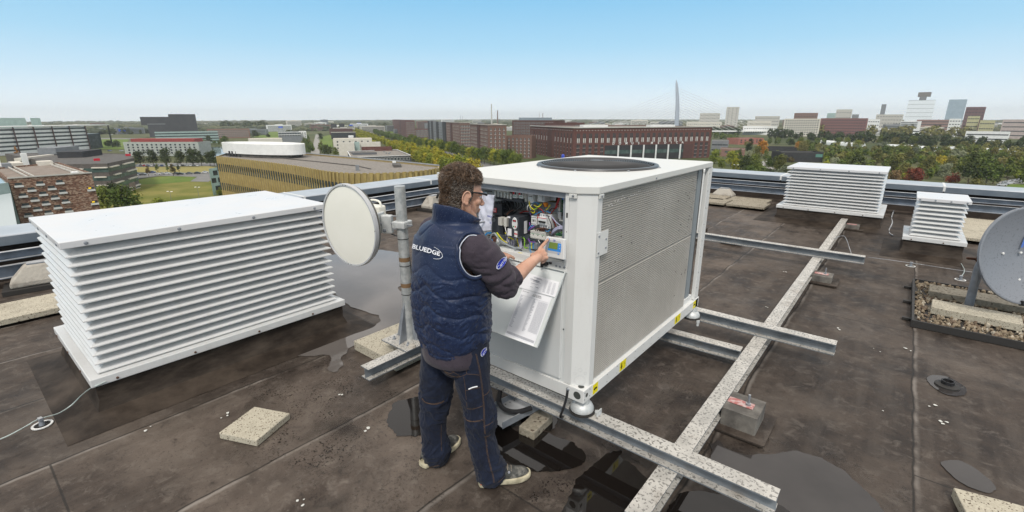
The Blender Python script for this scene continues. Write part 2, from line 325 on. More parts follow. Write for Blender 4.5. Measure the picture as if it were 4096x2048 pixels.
def rail(name, label, ax, c0, a0, a1, z0, z1, sgn):
    # C-shaped galvanised rail: pale top flange, dark web
    x = MB(); fl = 0.07
    pr = [(0, z0), (fl, z0), (fl, z0 + .008), (.008, z0 + .008), (.008, z1 - .008), (fl, z1 - .008), (fl, z1), (0, z1)]
    pr = [((c0 - sgn * a) if ax == 0 else (c0 - sgn * a), b) for a, b in pr]
    n = len(pr)
    if ax == 0: vs = [(a, a0, b) for a, b in pr] + [(a, a1, b) for a, b in pr]
    else: vs = [(a0, a, b) for a, b in pr] + [(a1, a, b) for a, b in pr]
    x.add(vs, [(i, (i + 1) % n, (i + 1) % n + n, i + n) for i in range(n)] + [tuple(range(n)), tuple(range(n, 2 * n))])
    o = x.build(name, M_RAIL); return tag(o, label, 'rail', 'galvanised rails along the parapet')
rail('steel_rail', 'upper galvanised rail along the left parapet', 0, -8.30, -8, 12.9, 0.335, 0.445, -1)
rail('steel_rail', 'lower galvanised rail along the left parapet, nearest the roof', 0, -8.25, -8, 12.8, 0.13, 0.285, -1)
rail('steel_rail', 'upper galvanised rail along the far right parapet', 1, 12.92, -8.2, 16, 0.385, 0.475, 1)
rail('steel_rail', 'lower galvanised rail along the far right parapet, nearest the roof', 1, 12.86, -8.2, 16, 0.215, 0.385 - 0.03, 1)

def ibeam(name, p0, p1, w=0.10, h=0.096, m=None, label='', group='I-beams carrying the rooftop unit'):
    """p0,p1 = centre of the top face"""
    tf, tw = 0.008, 0.006; a = w / 2
    pr = [(-a, 0), (a, 0), (a, -tf), (tw / 2, -tf), (tw / 2, -h + tf), (a, -h + tf), (a, -h), (-a, -h), (-a, -h + tf), (-tw / 2, -h + tf), (-tw / 2, -tf), (-a, -tf)]
    o = MB().ext(pr, p0, p1).build(name, m or M_GALV)
    return tag(o, label, 'steel beam', group)
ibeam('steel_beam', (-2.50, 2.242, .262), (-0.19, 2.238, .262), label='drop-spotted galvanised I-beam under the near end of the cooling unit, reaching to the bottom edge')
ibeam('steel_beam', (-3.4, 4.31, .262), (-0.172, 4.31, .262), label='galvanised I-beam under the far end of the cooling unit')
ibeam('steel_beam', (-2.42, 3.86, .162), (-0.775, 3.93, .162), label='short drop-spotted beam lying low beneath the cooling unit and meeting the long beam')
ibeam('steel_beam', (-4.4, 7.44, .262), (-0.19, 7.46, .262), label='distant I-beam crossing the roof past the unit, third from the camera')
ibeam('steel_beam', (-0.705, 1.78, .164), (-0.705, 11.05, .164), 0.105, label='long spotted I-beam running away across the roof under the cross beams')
# concrete pedestals beside the long beam
def pedestal(x0, x1, y0, y1, h, label, bolt=True):
    r = thing('concrete_pedestal', ((x0 + x1) / 2, (y0 + y1) / 2, 0), label, 'pedestal', 'pedestals carrying the long beam')
    MB().prism([(x0, y0), (x1, y0), (x1, y1), (x0, y1)], 0.0, h).build('block', M_BLOCK2, r, bevel=0.008)
    MB().prism([(x0 - .05, y0 - .07), (x1 + .07, y0 - .07), (x1 + .07, y1 + .07), (x0 - .05, y1 + .07)], 0.002, 0.03).build('bitumen_collar', M_ROOF, r, bevel=0.02)
    ym = (y0 + y1) / 2
    MB().box((x0 + 0.012, ym - 0.035, h + 0.001), (x1 - 0.05, ym + 0.035, h + 0.007)).build('bracket', M_RUSTRED, r, bevel=0.002)
    if bolt:
        b = MB().lathe((x1 - 0.085, ym, h + 0.009), [(0, 0), (.016, 0), (.016, .012), (.008, .012), (.008, .075), (0, .075)], 8)
        b.build('bolt', M_GALVD, r)
M_BLOCK2 = mat('pedestal_concrete', (0.10, 0.092, 0.083), 0.85, 0, (0.23, 0.215, 0.19), 8, 6, 0.4, 0.7, 0.3, 30)
pedestal(-0.66, -0.44, 2.99, 3.235, 0.155, 'concrete pedestal with red bracket and tall bolt, nearest the camera')
pedestal(-0.66, -0.45, 6.72, 6.95, 0.105, 'concrete pedestal with red bracket, halfway along the long beam')
pedestal(-0.66, -0.45, 10.5, 10.72, 0.09, 'small concrete pedestal at the far end of the long beam, by the louvred vent', False)

# ------------------------------------------------------------------ louvred vents
def louvre_vent(x0, x1, y0, y1, zb, zt, nb, label, capx=None, inset=0.06, base_skirt=0.17, corner_wire=False, flare=0.075):
    """(x0..x1, y0..y1) outer edge of the base flange"""
    r = thing('louvred_vent', ((x0 + x1) / 2, (y0 + y1) / 2, 0), label, 'roof vent', 'white louvred roof vents')
    # bitumen kerb: vertical then flared out to the roof
    k = MB(); f = base_skirt
    rings = [(0.02, zb - 0.012), (0.025, 0.13), (0.0, 0.055), (-f * 0.55, 0.02), (-f, 0.003)]
    vs = []
    for d, z in rings: vs += [(x0 + d, y0 + d, z), (x1 - d, y0 + d, z), (x1 - d, y1 - d, z), (x0 + d, y1 - d, z)]
    k.add(vs, [(i * 4 + j, i * 4 + (j + 1) % 4, i * 4 + 4 + (j + 1) % 4, i * 4 + 4 + j) for i in range(len(rings) - 1) for j in range(4)])
    k.build('bitumen_kerb', M_KERB, r, smooth=40)
    MB().box((x0, y0, zb - 0.06), (x1, y1, zb)).build('base_flange', M_VENT, r, bevel=0.006)
    s = MB(); 
    for cnt, fx in ((max(2, int((x1 - x0) / .42)), 0), (max(2, int((y1 - y0) / .42)), 1)):
        for i in range(cnt):
            tt = (i + .3) / cnt
            if fx == 0:
                X = x0 + (x1 - x0) * tt; s.lathe((X, y0, zb - .04), [(.009, -.002), (.009, .006), (0, .007)], 7, (0, -1, 0))
            else:
                Y = y0 + (y1 - y0) * tt; s.lathe((x1, Y, zb - .04), [(.009, -.002), (.009, .006), (0, .007)], 7, (1, 0, 0)); s.lathe((x0, Y, zb - .04), [(.009, -.002), (.009, .006), (0, .007)], 7, (-1, 0, 0))
    s.build('screw', M_RUSTY, r)['kind'] = 'stuff'
    # inner dark duct
    g = inset + flare
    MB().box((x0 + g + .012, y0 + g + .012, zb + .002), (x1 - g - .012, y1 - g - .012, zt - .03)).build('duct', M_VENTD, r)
    # blades: mitred all round
    pitch = (zt - 0.055 - zb) / nb
    for i in range(nb):
        z = zb + 0.012 + pitch * i; b = MB(); dr = pitch * 0.80; t = 0.004
        a0, a1 = inset, inset + flare
        P = [(a0, z), (a1, z + dr), (a1, z + dr + t * 2), (a0, z + t * 2), (a0, z)]
        # outer lip folded down a little
        P = [(a0, z - 0.004), (a1, z + dr), (a1, z + dr + t), (a0, z + t), (a0, z - 0.004)]
        vs = []
        for d, zz in P[:4]: vs += [(x0 + d, y0 + d, zz), (x1 - d, y0 + d, zz), (x1 - d, y1 - d, zz), (x0 + d, y1 - d, zz)]
        b.add(vs, [(k_ * 4 + j, k_ * 4 + (j + 1) % 4, ((k_ + 1) % 4) * 4 + (j + 1) % 4, ((k_ + 1) % 4) * 4 + j) for k_ in range(4) for j in range(4)])
        b.build('blade', M_VENT, r)
    c0 = inset - 0.015
    if capx is None: capx = (x0 + c0, x1 - c0, y0 + c0, y1 - c0)
    cap = MB().box((capx[0], capx[2], zt - 0.045), (capx[1], capx[3], zt)).build('cap', M_VENTT, r, bevel=0.004)
    s = MB()
    L_ = capx[3] - capx[2]
    for i in range(4):
        s.lathe((capx[1], capx[2] + L_ * (0.07 + i * 0.285), zt - .024), [(.012, 0), (.012, .003), (.006, .006), (0, .006)], 10, (1, 0, 0))
        s.lathe((capx[0] + (capx[1] - capx[0]) * (0.07 + i * 0.285), capx[2], zt - .024), [(.012, 0), (.012, .003), (.006, .006), (0, .006)], 10, (0, -1, 0))
    s.build('rivet', M_GALVD, r)['kind'] = 'stuff'
    return r
M_KERB = mat('kerb_bitumen', (0.022, 0.016, 0.012), 0.65, 0, (0.080, 0.062, 0.048), 3.3, 9, 0.40, 0.72, 0.35, 6, stretch=(1, 1, 2.5), spec=.25)
M_RUSTY = mat('rusty_screw', (0.10, 0.05, 0.03), 0.7)
louvre_vent(-5.34, -3.99, 0.37, 2.29, 0.30, 1.245, 14, 'big white louvred roof vent filling the left of the roof', inset=0.055, flare=0.085, base_skirt=0.2)
louvre_vent(-1.88, -0.14, 10.72, 12.1, 0.30, 1.06, 12, 'medium white louvred vent at the far end of the long beam', inset=0.09, flare=0.09, base_skirt=0.32)
louvre_vent(0.155, 0.87, 9.0, 9.9, 0.30, 0.87, 8, 'smallest louvred vent, between the medium one and the grey dish', inset=0.075, flare=0.07, base_skirt=0.22)
def vent_behind():
    r = thing('coil_cabinet', (-2.9, 7.0, 0), 'narrow white finned cabinet edge showing behind the right end of the cooling unit', 'cabinet')
    MB().box((-3.4, 7.9, 0.0), (-2.45, 8.32, 0.16)).build('kerb', M_KERB, r)
    MB().box((-3.4, 7.9, 1.14), (-2.47, 8.3, 1.19)).build('cap', M_WHITE, r, bevel=.006)
    MB().box((-3.32, 7.98, 0.16), (-2.53, 8.24, 1.14)).build('core', M_VENTD, r)
    for i in range(40):
        MB().box((-3.36, 7.93, .2 + i * .0235), (-2.495, 8.28, .2 + i * .0235 + .012)).build('fin', M_VENT, r)
    for x in (-3.38, -2.52): MB().box((x, 7.91, .16), (x + .04, 7.95, 1.14)).build('post', M_WHITE, r)
vent_behind()
# ------------------------------------------------------------------ slabs, blocks, puddles
def slab(cx, cy, z0, a, b, h, ang, label, name='paving_slab', m=None, group='concrete paving slabs lying on the roof'):
    x = MB(); M = Matrix.Rotation(radians(ang), 3, 'Z'); x.obox((cx, cy, z0 + h / 2), (a, b, h), M)
    o = x.build(name, m or M_SLAB, None, bevel=0.006); return tag(o, label, 'paving slab', group)
slab(-3.045, 1.008, 0.004, 0.295, 0.30, 0.047, 24, 'pale square washed-concrete slab lying alone on the bare roof left of the man')
slab(-3.22, 2.36, 0.004, 0.60, 0.60, 0.09, 0, 'large square slab beneath the beam and foot of the dish mast', m=M_SLAB)
slab(-6.93, 0.30, 0.03, 0.62, 2.0, 0.06, 0, 'long pale slab on the left edge, just behind the big louvred vent')
slab(-1.60, 2.20, 0.004, 0.12, 0.24, 0.06, 4, 'small mossy slab half hidden under the front beam next to the folded steel channel', m=M_SLABD)
slab(0.86, 3.02, 0.004, 0.62, 0.42, 0.06, 12, 'slab corner poking into the bottom right of the photo')
for i, (x, y, w_, l_, lb) in enumerate([(-3.55, 12.35, .62, .9, 'left back slab of the row at the foot of the far parapet, behind the unit'), (-3.45, 11.72, .78, .62, 'front left slab of the row left of the medium vent'), (-2.62, 11.72, .8, .62, 'front middle slab of the row, touching the medium louvred vent'), (-2.75, 12.35, .85, .6, 'back slab under the grey parapet block left of the medium vent')]):
    slab(x, y, 0.05, w_, l_, 0.05, 0, lb, m=M_SLABD)
for i in range(3):
    slab(1.32 + .02 * i, 10.85 + .72 * i, 0.06, 0.85, 0.69, 0.05, 0, ['nearest of three wide slabs between the smallest vent and the grey dish', 'middle of three wide slabs behind the grey dish', 'farthest of three wide slabs behind the grey dish, by the parapet'][i], m=M_SLAB)
def railblock(x, y, rz, label, w_=0.62, h=0.24):
    r = thing('ballast_block', (x, y, 0), label, 'concrete block', 'concrete blocks holding the parapet rails')
    b = MB(); M = Matrix.Rotation(radians(rz), 3, 'Z')
    lo = [(-w_/2, -.16), (w_/2, -.16), (w_/2, .16), (-w_/2, .16)]; hi = [(-w_/4, -.09), (w_/4, -.09), (w_/4, .09), (-w_/4, .09)]
    P = [M @ Vector((a, c_, 0.06)) for a, c_ in lo] + [M @ Vector((a, c_, 0.12)) for a, c_ in lo] + [M @ Vector((a, c_, 0.06 + h)) for a, c_ in hi]
    P = [p + Vector((x, y, 0)) for p in P]
    b.add(P, [(3, 2, 1, 0)] + [(i, (i + 1) % 4, (i + 1) % 4 + 4, i + 4) for i in range(4)] + [(i + 4, (i + 1) % 4 + 4, (i + 1) % 4 + 8, i + 8) for i in range(4)] + [(8, 9, 10, 11)])
    b.build('block', M_BLOCK, r, bevel=0.02)
    c = MB(); c.obox((x, y, 0.03), (w_ + .14, .46, .055), M); c.build('rubber_mat', M_RUBBER, r)
    c = MB(); c.obox((x, y, 0.06 + h + .01), (w_ / 2.4, .12, .02), M); c.build('clamp_plate', M_GALVD, r, bevel=.004)
    return r
railblock(-8.0, 0.62, 82, 'sloping concrete block under the left parapet rails, beside the big vent')
railblock(-8.05, 7.05, 95, 'pale concrete block under the left rails seen just behind the man', 0.55, .26)
railblock(-3.45, 12.72, 0, 'pale concrete block under the far rails, between unit and medium vent', 0.5, .2)

def puddle(pts, label, z=0.006, rag=0.03, seed=0, n=10, m=None):
    P = [Vector((x, y)) for x, y in pts]; out = []; k = len(P)
    for i in range(k):
        p0, p1, p2, p3 = P[i - 1], P[i], P[(i + 1) % k], P[(i + 2) % k]
        for j in range(n):
            t = j / n
            q = 0.5 * ((2 * p1) + (p2 - p0) * t + (2 * p0 - 5 * p1 + 4 * p2 - p3) * t * t + (3 * p1 - p0 - 3 * p2 + p3) * t ** 3)
            nv = noise.noise_vector(Vector((q.x * 9, q.y * 9, seed))) * rag + noise.noise_vector(Vector((q.x * 40, q.y * 40, seed))) * rag * .35
            out.append((q.x + nv.x, q.y + nv.y, z))
    from mathutils.geometry import tessellate_polygon
    tri = tessellate_polygon([[Vector(p) for p in out]])
    o = MB().add(out, [tuple(t) for t in tri]).build('puddle', m or M_WATER)
    return tag(o, label, kind='structure')
puddle([(-6.4, 3.3), (-6.3, 4.1), (-5.6, 4.3), (-5.1, 3.9), (-4.62, 3.7), (-4.5, 3.3), (-4.1, 3.2), (-3.75, 2.9), (-3.62, 2.5), (-3.6, 2.1), (-3.50, 1.95), (-3.30, 1.76), (-3.40, 1.74), (-3.60, 1.86), (-3.76, 1.72), (-3.98, 1.60), (-4.05, 1.62), (-3.86, 1.85), (-3.80, 2.2), (-3.9, 2.62), (-4.6, 2.62), (-5.45, 2.9)], 'wide pale puddle of rainwater behind the big vent and the dish', m=M_SKYWATER)
puddle([(-2.53, 1.72), (-2.56, 1.84), (-2.48, 1.93), (-2.30, 1.86), (-2.15, 1.75), (-2.16, 1.62), (-2.28, 1.56), (-2.42, 1.60)], 'small dark puddle left of the man\'s legs', seed=2)
puddle([(-1.853, 2.12), (-1.668, 2.09), (-1.506, 2.21), (-1.32, 2.22), (-1.20, 2.17), (-1.19, 2.042), (-1.305, 1.925), (-1.461, 1.819), (-1.70, 1.83), (-1.85, 1.95)], 'dark puddle in front of the cooling unit beside the man\'s leg', seed=3)
puddle([(-1.93, 2.26), (-1.75, 2.36), (-1.703, 2.42), (-1.54, 2.38), (-1.50, 2.29), (-1.56, 2.20), (-1.75, 2.20)], 'dark puddle beneath the front beam under the unit', seed=4)
puddle([(-1.00, 1.62), (-1.107, 1.832), (-1.13, 2.017), (-1.12, 2.22), (-1.075, 2.36), (-1.03, 2.30), (-0.90, 2.26), (-0.80, 2.20), (-0.74, 2.08), (-0.66, 1.9), (-.7, 1.6)], 'dark puddle at the bottom edge, left of the long beam', seed=5)
puddle([(-0.62, 2.0), (-0.645, 2.18), (-0.60, 2.30), (-.5, 2.36), (-0.36, 2.40), (-0.2, 2.5), (-.1, 2.4), (-.2, 2.1), (-.45, 1.9)], 'dark puddle under the near beam crossing at the bottom', seed=6, z=.0066)
puddle([(-0.623, 2.83), (-0.541, 2.80), (-0.431, 2.82), (-0.30, 2.93), (-0.171, 3.05), (-0.03, 3.06), (0.12, 2.95), (0.23, 2.80), (.33, 2.55), (0.1, 2.35), (-0.25, 2.36), (-0.45, 2.45), (-0.60, 2.62)], 'wide grey puddle lower right beside the pedestal', seed=7, m=M_SKYWATERD)
puddle([(0.485, 3.47), (0.56, 3.56), (0.65, 3.53), (0.71, 3.40), (0.67, 3.31), (0.56, 3.34)], 'oval puddle near the bottom right corner', seed=8, rag=.012, m=M_SKYWATERD)
puddle([(0.44, 4.60), (0.46, 4.74), (0.56, 4.80), (0.66, 4.68), (.64, 4.52), (.53, 4.47)], 'shallow grey puddle round the roof drain on the right', seed=9, rag=.02, m=M_SKYWATERD)
for i, (cx, cy, rx, ry) in enumerate(((-2.36, 1.72, .34, .26), (-1.5, 2.0, .5, .36), (-.95, 1.95, .34, .5), (-2.9, 1.35, .5, .5), (-3.5, 1.55, .7, .35), (-.2, 2.75, .6, .42), (-2.3, 1.2, .7, .35), (-1.1, 2.9, .3, .7))):
    puddle([(cx + rx * cos(t) * (1 + .25 * sin(3 * t + i)), cy + ry * sin(t) * (1 + .2 * cos(2 * t + i))) for t in [k * pi / 6 for k in range(12)]], 'damp speckled patch on the roof felt', z=.0045 + i * .00005, rag=.07, seed=20 + i, m=M_DAMP).name = 'damp_patch'
d = thing('roof_drain', (0.55, 4.62, 0), 'small black roof drain in the middle of a round puddle on the right', 'drain')
MB().lathe((0.55, 4.62, 0.004), [(.075, 0), (.075, .012), (.05, .02), (.0, .022)], 16).build('drain_ring', M_RUBBER, d, smooth=40)
b = MB()
for i in range(8): b.obox((0.55 + .035 * cos(i * pi / 4), 4.62 + .035 * sin(i * pi / 4), .035), (.008, .03, .03), Matrix.Rotation(i * pi / 4, 3, 'Z'))
b.build('grate', M_BLACKP, d)

# ------------------------------------------------------------------ lightning wires and their holders
def smoothpts(P, n=8):
    P = [Vector(p) for p in P]; k = len(P); out = []
    for i in range(k - 1):
        p0, p1, p2, p3 = P[max(i - 1, 0)], P[i], P[i + 1], P[min(i + 2, k - 1)]
        for j in range(n):
            t = j / n; out.append(0.5 * ((2 * p1) + (p2 - p0) * t + (2 * p0 - 5 * p1 + 4 * p2 - p3) * t * t + (3 * p1 - p0 - 3 * p2 + p3) * t ** 3))
    out.append(P[-1]); return out
def wire(P, r, m, label, name='lightning_wire', cat='wire', group=None):
    return tag(MB().tube(smoothpts(P), r, 6).build(name, m, None, smooth=60), label, cat, group)
wire([(-3.985, .45, .262), (-3.99, .39, .25), (-4.05, .37, .22), (-4.21, .33, .12), (-4.26, .27, .05), (-4.235, .20, .035), (-4.22, .145, .045), (-4.215, .09, .05), (-4.20, .0, .03), (-4.19, -.12, .015), (-4.15, -.5, .015)], 0.0042, M_WIRE, 'pale lightning wire running from the corner of the big vent over the roof')
def holder(x, y, label, rz=0):
    r = thing('wire_holder', (x, y, 0), label, 'wire holder', 'round lightning wire holders')
    MB().lathe((x, y, 0.004), [(.043, 0), (.056, 0), (.056, .006), (.043, .006), (.043, 0)], 28).build('ring', M_WHITE, r, smooth=40)
    b = MB()
    for i in range(14):
        a = i * 2 * pi / 14; b.obox((x + .035 * cos(a), y + .035 * sin(a), .007), (.02, .005, .004), Matrix.Rotation(a, 3, 'Z'))
    b.disc((x, y, .005), .043); b.build('web', M_RUBBER, r)
    MB().lathe((x, y, .006), [(.018, 0), (.013, .025), (.013, .035), (0, .035)], 12).build('post', M_GALVD, r, smooth=40)
    MB().obox((x, y, .052), (.035, .024, .022), Matrix.Rotation(rz, 3, 'Z')).build('clip', M_GALVD, r, bevel=.003)
holder(-4.205, .105, 'round wire holder with clip, on the left carrying the pale wire', 0.2)
holder(0.305, 8.38, 'round white wire holder on the roof, left one near the smallest vent')
holder(0.80, 8.03, 'round white wire holder on the roof, right one beside the gravel tray')
wire([(-0.19, 8.35, .05), (0.305, 8.38, .05), (1.0, 8.45, .03), (3.0, 8.6, .03)], 0.003, M_GALVD, 'thin wire crossing the right of the roof past two round holders')
wire([(-.02, 13.2, .03), (-.03, 12.3, .02), (0.0, 11.6, .03), (-.02, 10.7, .02), (.05, 10.4, .015)], 0.012, M_GALVD, 'grey wire running down between medium and smallest vents')
wire([(-.66, 8.75, .17), (-.55, 8.95, .19), (-.42, 8.6, .06), (-.36, 8.3, .01)], 0.004, M_GALVD, 'thin loose wire looping off the long beam')
wire([(0.8, 8.03, .05), (.86, 8.5, .03), (.84, 9.1, .02)], .005, M_WIRE, 'short pale wire leading from the right wire holder towards the smallest vent')

# ------------------------------------------------------------------ microwave dish on its mast
MX, MY = -3.0, 2.28
ibeam('steel_beam', (-2.895, 1.76, .182), (-2.895, 3.1, .182), label='short galvanised I-beam across the slab under the mast foot, its end facing the camera', group='beams under the mast')
mr_ = thing('dish_mast', (MX, MY, .184), 'round galvanised mast with black bands and triangular fins behind the man', 'mast')
MB().box((MX - .17, MY - .17, .185), (MX + .17, MY + .17, .197)).build('base_plate', M_GALV, mr_, bevel=.003)
MB().tube([(MX, MY, .197), (MX, MY, 1.492)], .043, 24).build('pole', mat('mast_zinc', (0.40, 0.42, 0.42), .45, .4, (0.56, 0.57, 0.56), 22, 4, .4, .62), mr_, smooth=40)
for a in (0.2, 0.2 + pi / 2, 0.2 + pi, 0.2 + 1.5 * pi):
    M = Matrix.Rotation(a, 3, 'Z'); q = MB()
    vs = [M @ Vector(p) for p in [(.041, -.004, 0), (.135, -.004, 0), (.041, -.004, .34), (.041, .004, 0), (.135, .004, 0), (.041, .004, .34)]]
    q.add([v + Vector((MX, MY, .197)) for v in vs], [(0, 1, 2), (5, 4, 3), (0, 3, 4, 1), (1, 4, 5, 2), (2, 5, 3, 0)]); q.build('fin', M_GALVD, mr_)
for z in (1.07, .845, .60): MB().lathe((MX, MY, z), [(.0435, 0), (.045, 0), (.045, .006), (.0435, .006)], 20).build('cable_tie', M_BLACKP, mr_)
for z in (.885, .665): MB().lathe((MX, MY, z), [(.0436, 0), (.0442, 0), (.0442, .035), (.0436, .035)], 20).build('tape_band', M_BROWNTAPE, mr_)
b = MB()
for a in (45, 135, 225, 315): b.lathe((MX + .13 * cos(radians(a)), MY + .13 * sin(radians(a)), .197), [(.016, 0), (.016, .012), (.007, .012), (.007, .03), (0, .03)], 6)
b.build('anchor_bolt', M_GALVD, mr_)
tag(MB().lathe((-2.86, 2.19, .198), [(.035, 0), (.028, .016), (.012, .022), (0, .022)], 9).build('shell_scrap', M_BLOCK), 'little heap of pale gravel on the mast foot plate', 'gravel')
dr_ = thing('microwave_dish', (-3.27, 1.98, 1.19), 'round cream microwave dish mounted on the mast beside the big vent', 'dish antenna')
DC = Vector((-3.285, 1.985, 1.188)); DN = Vector((0.085, -0.99, 0.0)).normalized(); RD = 0.325
MB().lathe(DC, [(0, .012), (RD * .5, .0105), (RD * .9, .004), (RD - .012, 0)], 56, DN).build('radome', M_CREAM, dr_, smooth=50)
MB().lathe(DC, [(RD - .014, .003), (RD - .012, .010), (RD, .010), (RD + .004, .0), (RD + .004, -.022), (RD - .01, -.026), (RD - .014, -.022)], 56, DN).build('rim', mat('rim_zinc', (.50, .51, .52), .45, .2), dr_, smooth=50)
MB().lathe(DC, [(RD - .01, -.05), (RD * .7, -.10), (RD * .3, -.135), (0.05, -.14), (0.05, -.2), (0, -.2)], 40, DN).build('reflector', M_WHITE, dr_, smooth=50)
b = MB()
DA = DN.cross(Vector((0, 0, 1))).normalized(); DB = DA.cross(DN)
for a in (88, 94, 271, 277, 180, 0):
    b.lathe(DC + (DA * cos(radians(a)) + DB * sin(radians(a))) * (RD - .006), [(.004, .009), (.004, .012), (0, .012)], 6, DN)
b.build('screw', M_BLACKP, dr_)
# radio and clamp behind the dish
RB = DC - DN * .27
MR = Matrix([DA, DN, DB]).transposed()
b = MB(); b.lathe(DC - DN * .2, [(0.06, 0.02), (.075, 0), (.075, -.05), (.05, -.07), (0, -.07)], 24, DN); b.build('feed_flange', M_ZINC, dr_, smooth=40)
MB().obox(RB + DB * .03, (.17, .085, .19), MR).build('radio_unit', M_CREAM, dr_, bevel=.012)
for i in range(7): MB().obox(RB + DB * (-.055 + i * .016) - DN * .052 , (.15, .03, .005), MR).build('cooling_fin', M_CREAM, dr_)
hp = [RB + DB * .12 + DA * -.075, RB + DB * .155 + DA * -.06, RB + DB * .165, RB + DB * .155 + DA * .06, RB + DB * .12 + DA * .075]
MB().tube(smoothpts(hp, 5), .009, 8).build('handle', M_CREAM, dr_, smooth=60)
cl = Vector((MX, MY, 1.19)); br = thing('mast_bracket', (MX, MY, 1.19), 'cast zinc bracket with bolts clamping the dish to the mast', 'bracket')
b = MB(); b.obox(cl, (.115, .12, .055), Matrix.Rotation(.3, 3, 'Z')); b.build('pipe_clamp', M_ZINC, br, bevel=.008)
b = MB(); mid = (cl + RB) / 2 + Vector((.02, -.03, 0))
b.obox(mid + Vector((0, 0, -.01)), (.09, .05, .15), Matrix.Rotation(.5, 3, 'Z')); b.build('bracket_body', M_ZINC, br, bevel=.01)
b = MB(); b.obox(mid + Vector((-.05, -.03, .0)), (.03, .10, .17), Matrix.Rotation(.4, 3, 'Z')); b.build('tilt_plate', M_ZINC, br, bevel=.008)
for dz in (-.05, .055): MB().tube([mid + Vector((-.09, -.05, dz)), mid + Vector((.07, .05, dz))], .006, 8).build('bolt', M_GALVD, br)
MB().tube([cl + Vector((-.09, -.04, .0)), cl + Vector((.1, .02, .0))], .006, 8).build('long_bolt', M_GALVD, br)
for k in range(3): MB().lathe(mid + Vector((-.055 + .05 * k, -.06, .045 - .045 * k)), [(.014, 0), (.014, .012), (.006, .012), (.006, .02), (0, .02)], 6, (.3, -1, .1)).build('nut', M_GALVD, br)
wire([RB + DB * -.09, RB + DB * -.13 + Vector((.06, .1, 0)), Vector((MX - .01, MY + .04, 1.0)), Vector((MX + .02, MY + .043, .6)), Vector((MX + .03, MY + .05, .22))], .006, M_BLACKP, 'thin black cable running from the dish radio down the mast', 'cable', 'cable')
wire([(-7.9, 7.0, .30), (-7.7, 6.9, .42), (-7.5, 6.85, .30), (-7.45, 6.8, .08), (-7.3, 6.3, .02)], .03, M_BLACKP, 'grey cable loop beside the pale block behind the mast', 'cable', 'cable')

# ------------------------------------------------------------------ grey dish on the right with its gravel tray
gt = thing('gravel_tray', (.85, 6.6, 0), 'black-edged tray of pebble ballast under the grey dish', 'ballast tray')
TX0, TX1, TY0, TY1 = .34, 1.55, 5.85, 7.45
MB().box((TX0, TY0, .012), (TX1, TY1, .045)).build('tray', M_RUBBER, gt)
b = MB()
for A, B in (((TX0 - .02, TY0 - .02), (TX1, TY0)), ((TX0 - .02, TY0), (TX0, TY1)), ((TX0, TY1), (TX1, TY1 + .02)), ((TX1, TY0), (TX1 + .02, TY1))): b.box((*A, .006), (*B, .075))
for y in (6.0, 6.6, 7.2): b.box((TX0 - .09, y, .006), (TX0 - .02, y + .04, .03))
b.build('tray_edge', M_RUBBER, gt)
random.seed(5); b = MB()
ico = [(0, 0, 1), (.89, 0, .45), (.28, .85, .45), (-.72, .53, .45), (-.72, -.53, .45), (.28, -.85, .45), (.72, .53, -.45), (-.28, .85, -.45), (-.89, 0, -.45), (-.28, -.85, -.45), (.72, -.53, -.45), (0, 0, -1)]
icf = [(0, 1, 2), (0, 2, 3), (0, 3, 4), (0, 4, 5), (0, 5, 1), (1, 6, 2), (2, 7, 3), (3, 8, 4), (4, 9, 5), (5, 10, 1), (6, 7, 2), (7, 8, 3), (8, 9, 4), (9, 10, 5), (10, 6, 1), (11, 7, 6), (11, 8, 7), (11, 9, 8), (11, 10, 9), (11, 6, 10)]
for i in range(1500):
    x, y = random.uniform(TX0 + .01, TX1 - .01), random.uniform(TY0 + .01, TY1 - .01)
    if random.random() > .85 and x < .7: continue
    s_ = random.uniform(.010, .026); M = Euler((random.random() * 6, random.random() * 6, random.random() * 6)).to_matrix(); sc_ = (s_, s_ * random.uniform(.6, 1), s_ * random.uniform(.5, .8))
    b.add([M @ Vector((p[0] * sc_[0], p[1] * sc_[1], p[2] * sc_[2])) + Vector((x, y, .05 + random.random() * .02)) for p in ico], icf, random.choice((0, 0, 0, 1, 2)))
o = b.build('pebbles', [mat('pebble_a', (.23, .18, .12), .8), mat('pebble_b', (.42, .37, .29), .8), mat('pebble_c', (.13, .09, .06), .8)], gt); o['kind'] = 'stuff'
slab(0.86, 6.93, 0.06, .80, .30, .075, -2, 'mossy kerb stone in the pebble tray, behind the dish pole', 'kerb_stone', M_SLABD, 'kerb stones in the pebble tray')
slab(0.80, 6.33, 0.06, .66, .30, .075, -3, 'pale kerb stone in the pebble tray, in front of the dish pole', 'kerb_stone', M_SLAB, 'kerb stones in the pebble tray')
gd = thing('satellite_dish', (.80, 6.62, .05), 'speckled grey satellite dish on a leaning pole, cut by the right edge', 'satellite dish')
MB().tube([(.783, 6.67, .05), (.775, 6.66, .50), (.80, 6.64, .70), (.90, 6.60, .80)], .038, 20).build('pole', M_GALVD, gd, smooth=40)
GC = Vector((1.075, 6.43, .735)); GN = Vector((.56, -.79, .24)).normalized(); GR = .455
MB().lathe(GC, [(0, -.11), (GR * .3, -.10), (GR * .6, -.07), (GR * .85, -.03), (GR * .985, 0), (GR, .004), (GR + .012, 0), (GR + .014, -.02), (GR, -.026), (GR * .85, -.045), (GR * .6, -.085), (GR * .3, -.115), (0, -.125)], 64, GN).build('reflector', M_DISHG, gd, smooth=60)
GA = GN.cross(Vector((0, 0, 1))).normalized(); GB = GA.cross(GN)
b = MB()
